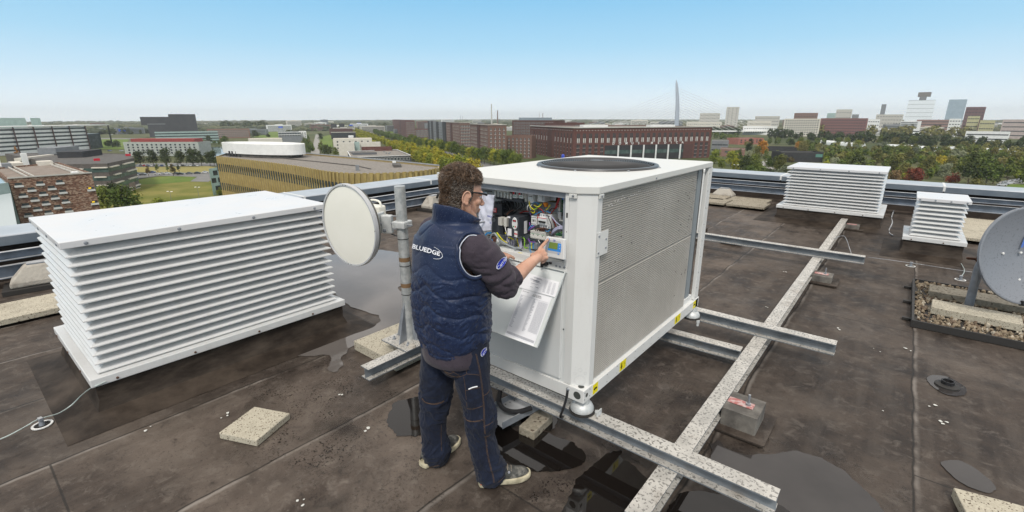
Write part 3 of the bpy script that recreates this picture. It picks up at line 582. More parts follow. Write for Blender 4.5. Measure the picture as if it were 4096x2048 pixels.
for a_, b_ in ((-.18, .02), (-.02, .03), (-.18, -.24), (-.02, -.23), (.14, .03), (.14, -.23)):
    for s_ in (-1, 1): pass
    b.lathe(GC - GA * a_ * -1 * -1 + GB * b_ - GN * .088, [(.011, 0), (.011, .012), (0, .016)], 8, GN)
b.build('bolt', M_WHITE, gd)
b = MB(); Mt = frame(GC - GA * .0 + GB * .26 - GN * .072, -GA if GA.x < 0 else GA, GB)
M_BLUEINK = mat('faded_blue_paint', (.06, .14, .45), .6)
text_mb(b, '/(', frame(GC + (GA if GA.x > 0 else -GA) * .02 + GB * .13 - GN * .076, GA if GA.x > 0 else -GA, GB), .15, bold=.004); b.build('marking', M_BLUEINK, gd, smooth='keep')
MB().tube([GC - GB * .44 - GN * .02, GC - GB * .46 + GN * .1 , GC - GB * .42 + GN * .5], .018, 8).build('feed_arm', M_GALVD, gd)
MB().obox(GC - GB * .45, (.14, .05, .05), Matrix([GA, GN, GB]).transposed()).build('arm_bracket', M_BLACKP, gd, bevel=.005)
MB().obox(GC - GN * .17, (.24, .1, .3), Matrix([GA, GN, GB]).transposed()).build('mount', M_GALVD, gd, bevel=.01)
tag(MB().obox((.70, 6.6, .60), (.09, .03, .025), Matrix.Rotation(.3, 3, 'Z')).obox((.745, 6.6, .60), (.035, .025, .05)).build('rusty_clamp', mat('rust', (.12, .045, .02), .8, 0, (.05, .02, .01), 30), None, bevel=.01), 'small rusty clamp sticking out left of the grey dish', 'clamp')
# odd bits under the unit
ch = thing('steel_channel', (-1.77, 2.15, 0), 'perforated folded steel channel lying under the front beam by the man', 'steel channel')
Mc = Matrix.Rotation(radians(-10), 3, 'Z')
b = MB(); b.obox((-1.775, 2.17, .082), (.21, .36, .004), Mc); b.obox(Vector((-1.775, 2.17, .10)) + Mc @ Vector((-.104, 0, 0)), (.004, .36, .05), Mc); b.obox(Vector((-1.775, 2.17, .10)) + Mc @ Vector((.104, 0, 0)), (.004, .36, .05), Mc)
b.build('channel', M_GALVD, ch)
b = MB()
for i in range(9):
    for sd in (-1, 1): b.lathe(Vector((-1.775, 2.17, .0845)) + Mc @ Vector((sd * .08, -.16 + i * .04, 0)), [(.005, 0), (0, .0005)], 8)
b.build('perforation', M_INK, ch)['kind'] = 'stuff'
wire([(-1.9, 2.18, .17), (-1.86, 2.12, .14), (-1.78, 2.09, .125), (-1.70, 2.12, .125), (-1.64, 2.2, .14)], .018, M_BLACKP, 'thick black hose loop under the cooling unit above the steel channel', 'hose', 'hose')
# small pad right of the cabinet behind
slab(-1.98, 8.1, .02, .33, .18, .07, 5, 'little dark roof tile lying on its own by the finned cabinet', 'rubber_pad', M_RUBBER, 'loose pads')
# specks of white dirt
random.seed(9); b = MB()
for (x, y) in [(-2.44, 1.47), (-3.6, .55), (-3.35, .93), (-1.2, 1.2), (-2.2, .9), (.2, 3.9), (.45, 4.2), (.3, 5.2), (-.3, 4.9), (-.2, 5.3), (.1, 5.0), (-.9, 5.5), (-1.0, 7.0), (.5, 4.0), (-2.95, 1.6)]:
    for k in range(random.randint(1, 3)):
        r0 = random.uniform(.004, .014); cx, cy = x + random.uniform(-.03, .03), y + random.uniform(-.03, .03)
        b.add([(cx + r0 * cos(t) * random.uniform(.6, 1.2), cy + r0 * sin(t) * random.uniform(.6, 1.2), 0.0082) for t in [i * pi / 4 for i in range(8)]], [tuple(range(8))])
tag(b.build('white_droppings', mat('dropping', (.6, .6, .56), .8), smooth='keep'), 'scattered small white droppings and flakes on the dark roof', kind='stuff')
sb = MB().lathe((-8.95, 13.6, .602), [(.05, 0), (.05, .08), (.055, .08), (.055, .17), (.035, .21), (0, .22)], 14)
tag(sb.build('beacon_post', mat('beacon_blue', (.02, .05, .35), .3), None, smooth=50), 'small blue-capped post on the parapet behind the fan unit', 'post')
# ------------------------------------------------------------------ cooling unit
def at(px, py, Y):
    """point on the plane y = Y seen at full-size photograph pixel (px, py)"""
    q = cam.rotation_quaternion @ Vector(((px - 2048) / 1890.5, -(py - 1024) / 1890.5, -1.0))
    t = Y / q.y; return Vector(cam.location) + q * t
def cz(x, y, Y=2.28): return at(1850 + x * .31056, 700 + y * .31056, Y)
UX0, UX1, UY0, UY1 = -2.42, -1.225, 2.155, 4.14
U = thing('cooling_unit', ((UX0 + UX1) / 2, (UY0 + UY1) / 2, .27), 'large white rooftop cooling unit with fan on top, ribbed coil side and open electrical cabinet', 'cooling unit')
M_COIL = bpy.data.materials.new('coil_fins'); M_COIL.use_nodes = True
def _coil():
    t = M_COIL.node_tree; N = t.nodes; L = t.links; b = N['Principled BSDF']; P = N.new('ShaderNodeTexCoord').outputs['Object']
    n1 = nnoise(N, L, P, 2.2, 6, .65); n2 = nnoise(N, L, P, 26, 3, .6)
    mp = N.new('ShaderNodeMapping'); mp.inputs['Scale'].default_value = (1, 240, 6); L.new(P, mp.inputs[0]); n3 = nnoise(N, L, mp.outputs[0], 1.0, 2, .5)
    c = nmix(N, L, nramp(N, L, n1, .35, .7), (.40, .38, .345), (.50, .48, .44)); c = nmix(N, L, nmath(N, L, 'MULTIPLY', nramp(N, L, n3, .45, .65), .25), c, (.26, .245, .22))
    c = nmix(N, L, nmath(N, L, 'MULTIPLY', nramp(N, L, n2, .66, .78), .25), c, (.16, .14, .12))
    L.new(c, b.inputs['Base Color']); b.inputs['Roughness'].default_value = .5; b.inputs['Metallic'].default_value = .25
_coil()
# base frame
b = MB()
b.box((UX1 - .05, UY0 + .10, .365), (UX1, UY1 - .02, .447)); b.box((UX1 - .10, UY0 + .10, .447), (UX1 - .028, UY1 - .1, .452))
b.box((UX0, UY0 + .006, .365), (UX1 - .11, UY0 + .06, .447)); b.box((UX0, UY0 + .07, .365), (UX0 + .05, UY1 - .02, .447)); b.box((UX0 + .06, UY1 - .06, .365), (UX1 - .06, UY1 - .02, .447))
b.box((UX1 - .115, UY0 + .13, .447), (UX1 - .03, UY1 - .12, .50))
b.build('base_frame', M_WHITE, U, bevel=.004)
def corner(cx, cy, sx_, sy_):
    q = MB(); q.box((cx, cy, .365), (cx - sx_ * .11, cy - sy_ * .10, .452)); o = q.build('corner_block', M_WHITE, U, bevel=.004)
    h = MB()
    h.disc((cx - sx_ * .045, cy + sy_ * .0008, .408), .025, 18, (0, sy_, 0)); h.disc((cx + sx_ * .0008, cy - sy_ * .035, .412), .014, 14, (sx_, 0, 0)); h.disc((cx - sx_ * .04, cy - sy_ * .035, .4528), .019, 16)
    for dy, dz in ((.012, .435), (.012, .39), (.07, .435), (.07, .39)): h.disc((cx + sx_ * .0009, cy - sy_ * dy, dz), .004, 8, (sx_, 0, 0))
    k = h.build('hole', mat('hole_dark', (.06, .065, .06), .5), o)
    return o
corner(UX1, UY0, 1, -1); corner(UX1, UY1, 1, 1); corner(UX0, UY0, -1, -1); corner(UX0, UY1, -1, 1)
h = MB()
for i in range(12):
    y = 2.44 + i * .135
    for dz in (.435, .385): h.disc((UX1 + .0008, y, dz), .0035, 8, (1, 0, 0))
h.build('bolt_hole', M_INK, U)['kind'] = 'stuff'
for fx, fy in ((UX1 - .05, UY0 + .075), (UX1 - .03, UY1 - .06), (UX0 + .06, UY0 + .06), (UX0 + .06, UY1 - .06)):
    MB().lathe((fx, fy, .272), [(.0, 0), (.064, 0), (.071, .006), (.072, .022), (.060, .045), (.046, .056), (.042, .093), (0, .093)], 40).build('mounting_foot', M_ZINC, U, smooth=45)
    MB().lathe((fx, fy, .2635), [(0, 0), (.08, 0), (.08, .008), (0, .008)], 32).build('foot_pad', M_RUBBER, U)
q = MB(); q.lathe((UX1 + .045, UY0 + .10, .263), [(0, 0), (.018, 0), (.018, .02), (.013, .024), (0, .024)], 14); q.box((UX1 + .052, UY0 + .07, .263), (UX1 + .06, UY0 + .125, .30)); q.build('toggle_clamp', M_ZINC, U, bevel=.002)
MB().lathe((UX1 + .045, UY1 - .10, .215), [(0, 0), (.012, 0), (.012, .03), (.016, .03), (.016, .05), (0, .05)], 8).build('clamp_bolt', M_ZINC, U)
# corner posts
fp = [(-1.378, UY0 + .015), (-1.324, UY0 + .012), (-1.232, 2.222), (-1.232, 2.274), (-1.25, 2.274), (-1.25, 2.24), (-1.334, UY0 + .03), (-1.378, UY0 + .03)]
MB().prism(fp, .452, 1.605).prism([(-1.324, UY0 + .010), (-1.2305, 2.221), (-1.236, 2.226), (-1.33, UY0 + .018)], 1.605, 1.640).build('corner_post', M_WHITE, U, bevel=.002)
k = MB()
for (dx, dz, rr) in ((0, .56, .012), (-.03, .535, .009), (.03, .54, .009), (0, .49, .033)):
    nx = Vector((.0536, -.0936 * -1, 0)); dirv = Vector((.092, .054, 0)).normalized(); nn = Vector((.054, -.092, 0)).normalized()
    k.lathe(Vector((-1.278, 2.194, dz)) + dirv * dx + nn * .0006, [(rr, 0), (rr, .001), (rr - .0016, .001), (rr - .0016, 0)], 20, nn)
k.build('knockout', M_VENT, U)
for (x, y) in ((UX1 - .0, UY1), ):
    MB().box((UX1 - .035, UY1 - .115, .452), (UX1 - .004, UY1 - .02, 1.605)).build('corner_post', M_WHITE, U, bevel=.004)
MB().box((UX0 + .004, UY0 + .012, .452), (UX0 + .05, UY0 + .06, 1.605)).build('corner_post', M_WHITE, U, bevel=.004)
MB().box((UX0 + .004, UY1 - .07, .452), (UX0 + .05, UY1 - .02, 1.605)).build('corner_post', M_WHITE, U, bevel=.004)
k = MB()
for i in range(8): k.disc((UX1 - .0032, UY1 - .085, .56 + i * .142), .005, 8, (1, 0, 0))
k.build('post_hole', M_INK, U)
# recess beside the coil
MB().box((-1.33, 3.88, .452), (-1.262, 3.965, 1.60)).build('recess_panel', mat('recess_grey', (.23, .26, .28), .45), U)
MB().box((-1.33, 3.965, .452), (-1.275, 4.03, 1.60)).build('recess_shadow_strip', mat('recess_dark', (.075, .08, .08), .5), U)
# coil: horizontal ribs, bent round at the far end
n_r = 82; zc0, zc1 = .458, 1.606; vs = []; fs = []
path = [(-1.250, 2.262), (-1.250, 3.80)] + [(-1.250 - .05 * (1 - cos(a)), 3.80 + .06 * sin(a)) for a in (pi / 8, pi / 4, 3 * pi / 8, pi / 2)] + [(-1.34, 3.865)]
prof = []
for i in range(n_r):
    z = zc0 + (zc1 - zc0) * i / n_r; dz = (zc1 - zc0) / n_r
    if i == 44: prof += [(z, -.010), (z + dz * .7, -.010)]; continue
    prof += [(z, -.004), (z + dz * .25, .003), (z + dz * .60, .003), (z + dz * .85, -.004)]
for (x, y) in path:
    for z, d in prof: vs.append((x + d, y, z))
k_ = len(prof)
fs = [(i * k_ + j, (i + 1) * k_ + j, (i + 1) * k_ + j + 1, i * k_ + j + 1) for i in range(len(path) - 1) for j in range(k_ - 1)]
MB().add(vs, fs).build('coil', M_COIL, U, smooth='keep')
random.seed(3); k = MB()
for i in range(34):
    y = random.choice((random.uniform(3.45, 3.8), random.uniform(2.3, 3.8), 3.72 + random.gauss(0, .04))); z = random.uniform(.5, 1.55) if random.random() < .5 else random.gauss(1.28, .12)
    z = min(1.59, max(.48, z)); k.obox((-1.2462, y, z), (.002, random.uniform(.004, .012), random.uniform(.003, .009)), Matrix.Rotation(random.random() * 3, 3, 'X'))
for i in range(16):
    k.obox((-1.2462, 2.36 + i * .025 + random.random() * .02, 1.53 + i * .0015 + random.gauss(0, .01)), (.002, .012, .004), None, 1)
k.build('coil_dirt', [mat('coil_grime', (.05, .04, .035), .8), M_WHITE], U)['kind'] = 'stuff'
# side plate with four bolts
MB().box((-1.2295, 2.228, 1.258), (-1.2265, 2.35, 1.396)).build('junction_plate', M_WHITE, U, bevel=.001)
k = MB()
for y, z in ((2.245, 1.375), (2.245, 1.28), (2.325, 1.345), (2.325, 1.295)): k.lathe((-1.2265, y, z), [(.007, 0), (.006, .004), (0, .005)], 8, (1, 0, 0))
k.build('plate_bolt', M_GALVD, U)
# top lid
TP = [(UX0 - .006, UY0 - .002), (-1.326, UY0 - .002), (-1.223, 2.215), (-1.223, UY1 - .05), (-1.26, UY1), (UX0 - .006, UY1)]
MB().prism(TP, 1.606, 1.646).build('top_lid', mat_top := paint('lid_coat', (.66, .66, .63), .4, .45, (.5, .48, .42), 1.3), U, bevel=.007, seg=3)
k = MB()
for p, a in (((-1.345, UY0 - .003, 1.596), (0, -1, 0)), ((-1.221, 2.245, 1.596), (1, 0, 0)), ((-1.222, 2.95, 1.625), (1, 0, 0)), ((-2.1, UY0 - .003, 1.62), (0, -1, 0))):
    k.lathe(p, [(.007, 0), (.006, .004), (0, .005)], 8, a)
k.build('lid_bolt', M_GALVD, U)
MB().box((-1.372, UY0 - .002, 1.583), (-1.3245, UY0 + .008, 1.606)).build('lid_tab', mat_top, U, bevel=.002)
k = MB().box((-1.229, 2.222, 1.583), (-1.2225, 2.272, 1.606)); k.build('lid_tab', mat_top, U, bevel=.002)
# fan grille
FC = Vector((-1.84, 3.27, 1.650)); FR = .445
fg = MB().lathe(FC - Vector((0, 0, .002)), [(0, 0.0), (FR + .01, 0)], 64).build('fan_opening', mat('fan_dark', (.012, .012, .012), .7), U)
k = MB(); nr = 24
for i in range(nr):
    r_ = .055 + (FR - .055) * i / (nr - 1); hz = .028 * (1 - (r_ / FR) ** 6) + .004
    k.lathe(FC + Vector((0, 0, hz)), [(r_ - .0026, 0), (r_, .0026), (r_ + .0026, 0), (r_, -.0026), (r_ - .0026, 0)], 72)
for i in range(12):
    a = i * pi / 6 + .1; pts = [FC + Vector((cos(a) * r_, sin(a) * r_, .028 * (1 - (r_ / FR) ** 6))) for r_ in [.05 + (FR - .045) * j / 8 for j in range(9)]]
    k.tube(pts, .0026, 6)
k.lathe(FC + Vector((0, 0, .03)), [(0, .004), (.05, .004), (.055, 0), (.05, -.003)], 24)
k.build('fan_grille', M_DARKM, U, smooth=50)
MB().lathe(FC, [(FR - .012, 0), (FR - .012, .012), (FR + .012, .010), (FR + .02, -.002)], 72).build('fan_ring', M_DARKM, U, smooth=50)
k = MB()
for i in range(8):
    a = i * pi / 4 + .2; p = FC + Vector((cos(a) * (FR + .022), sin(a) * (FR + .022), -.003)); k.obox(p, (.03, .014, .012), Matrix.Rotation(a, 3, 'Z'))
k.build('grille_clip', M_GALVD, U, bevel=.003)
fb = MB()
for i in range(4):
    a = i * pi / 2 + .4; M = Matrix.Rotation(a, 3, 'Z') @ Matrix.Rotation(.35, 3, 'X')
    fb.obox(FC + Vector((cos(a) * .22, sin(a) * .22, .006)), (.36, .10, .003), M)
# front: lower panel, frame strips, sill
MB().box((UX0 + .05, UY0 + .018, .447), (-1.378, UY0 + .03, 1.150)).build('front_backplate', M_WHITEF, U)
MB().box((-2.33, UY0 + .004, .468), (-1.402, UY0 + .019, 1.135)).build('lower_panel', M_WHITEF, U, bevel=.003)
MB().box((UX0 + .05, UY0 + .012, 1.150), (-1.378, UY0 + .055, 1.204)).build('sill_strip', M_WHITE, U, bevel=.002)
MB().box((-1.402, UY0 + .012, 1.204), (-1.378, UY0 + .05, 1.606)).build('door_jamb', M_WHITE, U, bevel=.001)
MB().box((-2.37, UY0 + .02, 1.574), (-1.402, UY0 + .05, 1.606)).build('top_strip', M_GALVD, U)
k = MB(); k.box((-1.393, UY0 + .0105, 1.470), (-1.384, UY0 + .0135, 1.497)); k.disc((-1.388, UY0 + .0113, 1.39), .003, 8, (0, -1, 0)); k.disc((-1.388, UY0 + .011, .80), .005, 8, (0, -1, 0))
k.build('latch_slot', M_INK, U)
k = MB(); k.obox((-1.52, UY0 + .0, 1.182), (.03, .03, .02)); k.obox((-1.535, UY0 - .012, 1.176), (.012, .02, .03)); k.obox((-1.49, UY0 + .008, 1.19), (.018, .01, .012)); k.build('latch', M_BLACKP, U, bevel=.003)
k = MB()
for x in (-1.45, -1.425, -1.395): k.lathe((x, UY0 + .012, 1.18 + (x + 1.45) * .03), [(.007, 0), (.006, .004), (0, .004)], 8, (0, -1, 0))
k.build('sill_bolt', M_GALVD, U)
# control cabinet interior (open box set into the front)
cab = MB(); X0c, X1c, Z0c, Z1c, YB = -2.37, -1.402, 1.204, 1.574, 2.46
cab.box((X0c, YB, Z0c), (X1c, YB + .005, Z1c)); cab.box((X0c, UY0 + .05, Z0c), (X1c, YB, Z0c + .004)); cab.box((X0c, UY0 + .05, Z1c - .004), (X1c, YB, Z1c))
cab.box((X0c, UY0 + .05, Z0c), (X0c + .004, YB, Z1c)); cab.box((X1c - .004, UY0 + .05, Z0c), (X1c, YB, Z1c))
cab.build('control_cabinet', mat('cabinet_galv', (.36, .38, .385), .45, .15, (.50, .51, .515), 9), U)
gp = MB().add([(-1.437, UY0 + .045, 1.20), (-1.405, UY0 + .045, 1.20), (-1.405, UY0 + .045, 1.555), (-1.416, UY0 + .045, 1.572), (-1.437, UY0 + .045, 1.572)], [(0, 1, 2, 3, 4)])
gp.build('galvanised_upright', M_GALVD, U)
M_DEV = mat('device_cream', (.66, .65, .60), .45); M_DEVW = mat('device_white', (.72, .72, .71), .4); M_DRV = mat('drive_charcoal', (.045, .050, .060), .45)
M_REDP = mat('red_plastic', (.62, .02, .03), .4); M_GRNP = mat('green_plastic', (.02, .30, .10), .4); M_PCB = mat('circuit_board', (.015, .12, .05), .4, 0, (.30, .36, .26), 60, 2, .5, .58)
M_PAPER = mat('paper', (.80, .80, .82), .6)
def dev(name, xc, yc, w_, h_, Y, m, depth=.05, bev=.002):
    p = cz(xc, yc, Y); return MB().box((p.x - w_ / 2, Y, p.z - h_ / 2), (p.x + w_ / 2, Y + depth, p.z + h_ / 2)).build(name, m, U, bevel=bev), p
# upper row
o, p = dev('terminal_rail', 600, 165, .19, .022, 2.28, M_BLACKP, .1)
o, p = dev('terminal_rail', 600, 308, .215, .026, 2.26, M_DRV, .1)
k = MB()
for i in range(14): k.lathe(cz(430 + i * 28, 290 + i * 2.6, 2.259), [(.004, 0), (0, .001)], 8, (0, -1, 0))
k.build('terminal_screw', M_INK, o)
for i in range(6):
    o, p = dev('circuit_breaker', 418 + i * 40, 240 + i * 7, .016, .036, 2.255, M_DEV, .07)
o, p = dev('breaker_cover', 510, 200, .118, .018, 2.252, M_DEV, .05)
for xc in (673, 750):
    o, p = dev('switch_breaker', xc, 250 + (xc - 673) * .06, .034, .046, 2.25, M_DEVW, .07)
    MB().box((p.x - .012, 2.244, p.z), (p.x - .002, 2.25, p.z + .018)).build('red_rocker', M_REDP, o, bevel=.001)
    MB().box((p.x + .004, 2.247, p.z), (p.x + .012, 2.25, p.z + .018)).build('black_rocker', M_INK, o)
    MB().box((p.x - .012, 2.2485, p.z - .012), (p.x + .010, 2.25, p.z - .009)).build('stripe', M_GRNP, o)
dev('relay', 812, 265, .017, .075, 2.27, M_DEV, .06)
o, p = dev('contactor', 885, 270, .046, .085, 2.26, M_DEVW, .08); MB().box((p.x - .02, 2.252, p.z - .024), (p.x + .02, 2.26, p.z + .02)).build('face', M_DEVW, o, bevel=.002)
MB().box((p.x - .013, 2.2505, p.z - .003), (p.x + .013, 2.252, p.z + .001)).build('slot', M_INK, o)
o, p = dev('timer', 1010, 270, .05, .07, 2.245, M_DEVW, .09); MB().lathe((p.x - .009, 2.245, p.z + .016), [(.0085, 0), (.0085, .002), (0, .002)], 14, (0, -1, 0)).build('blue_dial', mat('blue_dial', (.02, .25, .62), .4), o)
k = MB()
for i in range(9): k.box((p.x + .008, 2.244, p.z - .025 + i * .006), (p.x + .02, 2.245, p.z - .023 + i * .006))
k.build('print', M_INK, o)
dev('transformer', 1110, 270, .09, .075, 2.33, mat('brass_brown', (.09, .07, .02), .5), .08)
o, p = dev('rating_label', 1168, 288, .037, .036, 2.30, M_PAPER, .002, 0)
k = MB()
for i in range(5): k.box((p.x - .014, 2.299, p.z - .012 + i * .006), (p.x + random.uniform(0, .014), 2.2995, p.z - .0105 + i * .006))
k.build('print', M_INK, o)
o, p = dev('circuit_board', 1290, 370, .036, .10, 2.30, M_PCB, .004)
MB().box((p.x - .022, 2.285, p.z - .042), (p.x - .008, 2.30, p.z + .04)).build('connector_strip', M_DEV, o)
k = MB()
for i in range(12): k.box((p.x + random.uniform(-.004, .014), 2.29, p.z - .045 + i * .0075), (p.x + random.uniform(.008, .018), 2.30, p.z - .042 + i * .0075))
k.build('chip', M_INK, o)
MB().lathe(cz(1304, 302, 2.29), [(.007, 0), (.007, .008), (0, .008)], 12, (0, -1, 0)).build('blue_knob', mat('blue_knob', (.02, .2, .7), .4), o)
dev('relay_block', 1245, 523, .022, .044, 2.30, M_DEVW, .04); dev('capacitor', 1290, 500, .018, .035, 2.31, M_INK, .03)
dev('bracket', 1285, 590, .045, .008, 2.29, M_DEV, .04)
# left: chargers / charcoal boxes
o, p = dev('charcoal_box', 445, 440, .085, .085, 2.32, M_DRV, .12); 
k = cz(415, 450, 2.315); MB().box((k.x - .018, 2.314, k.z - .016), (k.x + .017, 2.3155, k.z + .014)).build('red_label', M_REDP, o)
kk = MB(); [kk.box((k.x - .014, 2.3132, k.z + z_), (k.x + .012, 2.3138, k.z + z_ + .0022)) for z_ in (-.010, -.005, .004, .009)]; kk.build('label_lines', M_PAPER, o)
dev('charcoal_box', 450, 650, .10, .115, 2.30, M_DRV, .14)
dev('relay', 480, 600, .030, .052, 2.25, M_DEV, .04); dev('relay', 548, 610, .024, .058, 2.25, M_DEV, .04)
# drive
o, p = dev('frequency_drive', 655, 665, .083, .125, 2.215, M_DRV, .14, .004)
q = cz(672, 625, 2.214); MB().lathe((q.x, 2.214, q.z), [(0, .002), (.02, .002), (.022, 0)], 24, (0, -1, 0)).build('keypad', M_DEVW, o)
ov = o.children[-1]; 
for v_ in ov.data.vertices: v_.co.z = (v_.co.z - (q.z - wloc(U).z)) * 1.75 + (q.z - wloc(U).z)
MB().box((q.x - .012, 2.2095, q.z + .012), (q.x + .013, 2.2115, q.z + .023)).build('display', M_INK, o)
kk = MB(); text_mb(kk, '-5.0', frame((q.x + .001, 2.209, q.z + .0175), (1, 0, 0), (0, 0, 1)), .011); kk.build('digits', mat('led_red', (.9, .02, .04), .4, emit=1.0), o, smooth='keep')
for dx, m_ in ((-.006, M_GRNP), (.007, M_REDP)): MB().lathe((q.x + dx, 2.2115, q.z - .019), [(.0048, 0), (.0048, .001), (0, .001)], 12, (0, -1, 0)).build('button', m_, o)
q = cz(607, 735, 2.214); MB().box((q.x - .016, 2.2135, q.z - .022), (q.x + .015, 2.2148, q.z + .022)).build('data_label', M_PAPER, o)
q = cz(688, 760, 2.214); MB().box((q.x - .012, 2.2135, q.z - .02), (q.x + .011, 2.2148, q.z + .02)).build('data_label', M_DEVW, o); MB().box((q.x - .012, 2.2128, q.z - .003), (q.x + .011, 2.2137, q.z + .004)).build('red_band', M_REDP, o)
q = cz(783, 710, 2.29); MB().box((p.x + .0415, 2.27, p.z - .05), (p.x + .0425, 2.30, p.z + .03)).build('data_label', M_PAPER, o)
q = cz(597, 543, 2.214); MB().box((q.x - .011, 2.2135, q.z - .005), (q.x + .011, 2.2148, q.z + .005)).build('name_label', M_PAPER, o)
# right middle
o, p = dev('contactor', 917, 588, .040, .056, 2.26, M_DEVW, .07); k = MB()
for i in range(4): k.disc((p.x - .014 + i * .009, 2.2592, p.z + .02), .003, 8, (0, -1, 0)); k.disc((p.x - .014 + i * .009, 2.2592, p.z - .02), .003, 8, (0, -1, 0))
k.box((p.x - .003, 2.2588, p.z - .006), (p.x + .004, 2.26, p.z + .008)); k.box((p.x - .012, 2.2588, p.z - .008), (p.x - .009, 2.26, p.z + .008)); k.box((p.x + .01, 2.2588, p.z - .008), (p.x + .013, 2.26, p.z + .008)); k.build('terminal', M_INK, o)
o, p = dev('main_breaker', 1065, 595, .082, .085, 2.25, M_DEVW, .08, .003)
MB().box((p.x - .046, 2.238, p.z - .022), (p.x + .018, 2.25, p.z + .024)).build('breaker_face', M_DEVW, o, bevel=.003)
MB().box((p.x - .044, 2.2368, p.z + .018), (p.x + .016, 2.2385, p.z + .021)).build('red_line', M_REDP, o); MB().box((p.x - .036, 2.230, p.z - .008), (p.x + .012, 2.238, p.z + .002)).build('toggle', M_INK, o, bevel=.001)
k = MB()
for i in range(4):
    for dz in (.034, -.034): k.disc((p.x - .03 + i * .019, 2.2492, p.z + dz), .005, 8, (0, -1, 0))
k.build('terminal', M_GALVD, o)
o, p = dev('terminal_block', 968, 778, .113, .048, 2.25, M_DEV, .06); k = MB()
for i in range(13):
    for dz in (.019, -.019, .011): k.disc((p.x - .052 + i * .0086, 2.2492, p.z + dz), .0022, 6, (0, -1, 0))
for i in range(3): k.box((p.x - .035 + i * .034, 2.2488, p.z - .003), (p.x - .03 + i * .034, 2.25, p.z + .002))
k.build('terminal', M_INK, o)
k = MB()
for i in range(3): k.box((p.x - .05 + i * .038, 2.2488, p.z + .006), (p.x - .025 + i * .038, 2.25, p.z + .0075))
k.build('green_line', M_GRNP, o)
for i, m_ in enumerate((M_GALVD, mat('terminal_blue', (.05, .30, .55), .4), mat('terminal_yellow', (.7, .65, .03), .4), M_GALVD, bpy.data.materials['terminal_blue'], M_GALVD, M_GALVD, M_GALVD)):
    dev('rail_terminal', 858 + i * 13, 905 + i * 2.4, .0058, .038, 2.25, m_, .05, .001)
dev('orange_relay', 1058, 385, .025, .025, 2.26, mat('orange_plastic', (.80, .25, .02), .4), .02)
o, p = dev('circuit_board', 1248, 780, .055, .02, 2.27, M_PCB, .06)
MB().box((p.x - .027, 2.255, p.z - .014), (p.x + .027, 2.27, p.z - .003)).build('connector_strip', M_DEV, o)
for xc, yc in ((590, 945), (655, 968), (470, 915)):
    q = cz(xc, yc, 2.30); MB().lathe((q.x, 2.30, 1.209), [(.017, 0), (.016, .012), (.009, .02), (0, .022)], 16).build('cable_gland', M_DEVW, U, smooth=50)
# louvre slots on the cabinet's left cheek and vent holes
k = MB()
for i in range(2): q = cz(335, 160 + i * 48, 2.22); k.obox(q, (.05, .01, .006))
k.build('cheek_slot', M_INK, U)
# cabling, one mesh per colour bundle
def wires(name, m, specs, r=.0028):
    for pts in specs: MB().tube(smoothpts([cz(*p) for p in pts], 5), r, 6).build(name[:-3] if name.endswith('wiring') else name, m, U, smooth=60)
random.seed(21)
blk = [[(430 + i * 36, 335 + i * 2, 2.30), (455 + i * 34 + random.uniform(-9, 9), 400, 2.33), (500 + i * 22 + random.uniform(-15, 15), 455, 2.34), (540 + i * 8, 520, 2.33)] for i in range(11)]
blk += [[(1035, 375, 2.24), (1085, 500, 2.22), (1140, 630, 2.22), (1150, 740, 2.24)], [(560, 330, 2.3), (600, 420, 2.28), (680, 450, 2.3), (830, 470, 2.3)], [(620, 335, 2.3), (640, 400, 2.28), (590, 470, 2.3), (540, 500, 2.3)], [(620, 945, 2.24), (660, 925, 2.23), (700, 915, 2.25)], [(735, 970, 2.22), (760, 945, 2.21), (770, 940, 2.22)], [(800, 830, 2.3), (740, 830, 2.32), (700, 815, 2.3)]]
wires('black_wiring', M_BLACKP, blk, .0030)
M_RW = mat('wire_red', (.42, .03, .025), .45); M_BW = mat('wire_blue', (.03, .25, .55), .45); M_YW = mat('wire_yellow', (.72, .62, .03), .45); M_GW = mat('wire_green', (.25, .50, .05), .45)
M_LW = mat('wire_lilac', (.33, .33, .46), .45); M_PW = mat('wire_purple', (.20, .07, .35), .45); M_BRW = mat('wire_brown', (.13, .05, .03), .5); M_GYW = mat('cable_grey', (.28, .31, .33), .5)
red = [[(1300, 235, 2.3), (1250, 255 + i * 6, 2.28), (1225 + i * 5, 330, 2.28), (1190, 430, 2.27), (1130, 505, 2.27)] for i in range(5)]
red += [[(1130, 515, 2.26), (1180, 590 + i * 8, 2.27), (1205 + i * 6, 680, 2.28)] for i in range(3)] + [[(1245, 330 + i * 25, 2.29), (1215, 360 + i * 18, 2.27), (1195, 440, 2.27)] for i in range(4)]
red += [[(905, 455, 2.28), (960, 430, 2.25), (1010, 440, 2.24), (1050, 490, 2.25)], [(740, 490, 2.31), (800, 470, 2.3), (850, 470, 2.29)], [(850, 1005, 2.22), (890, 1020, 2.21), (930, 1010, 2.23)], [(960, 470, 2.26), (975, 520, 2.26), (965, 560, 2.25)]]
wires('red_wiring', M_RW, red, .0030)
wires('blue_wiring', M_BW, [[(1135, 490, 2.25), (1050, 460, 2.25), (960, 495, 2.25), (920, 520, 2.26)], [(1060, 690, 2.27), (1080, 725, 2.25), (1115, 720, 2.25), (1125, 690, 2.27)], [(850, 705, 2.26), (870, 670, 2.25), (910, 650, 2.26)], [(900, 370, 2.25), (930, 350, 2.25), (990, 375, 2.25)], [(870, 950, 2.23), (875, 985, 2.22), (900, 1000, 2.23)]])
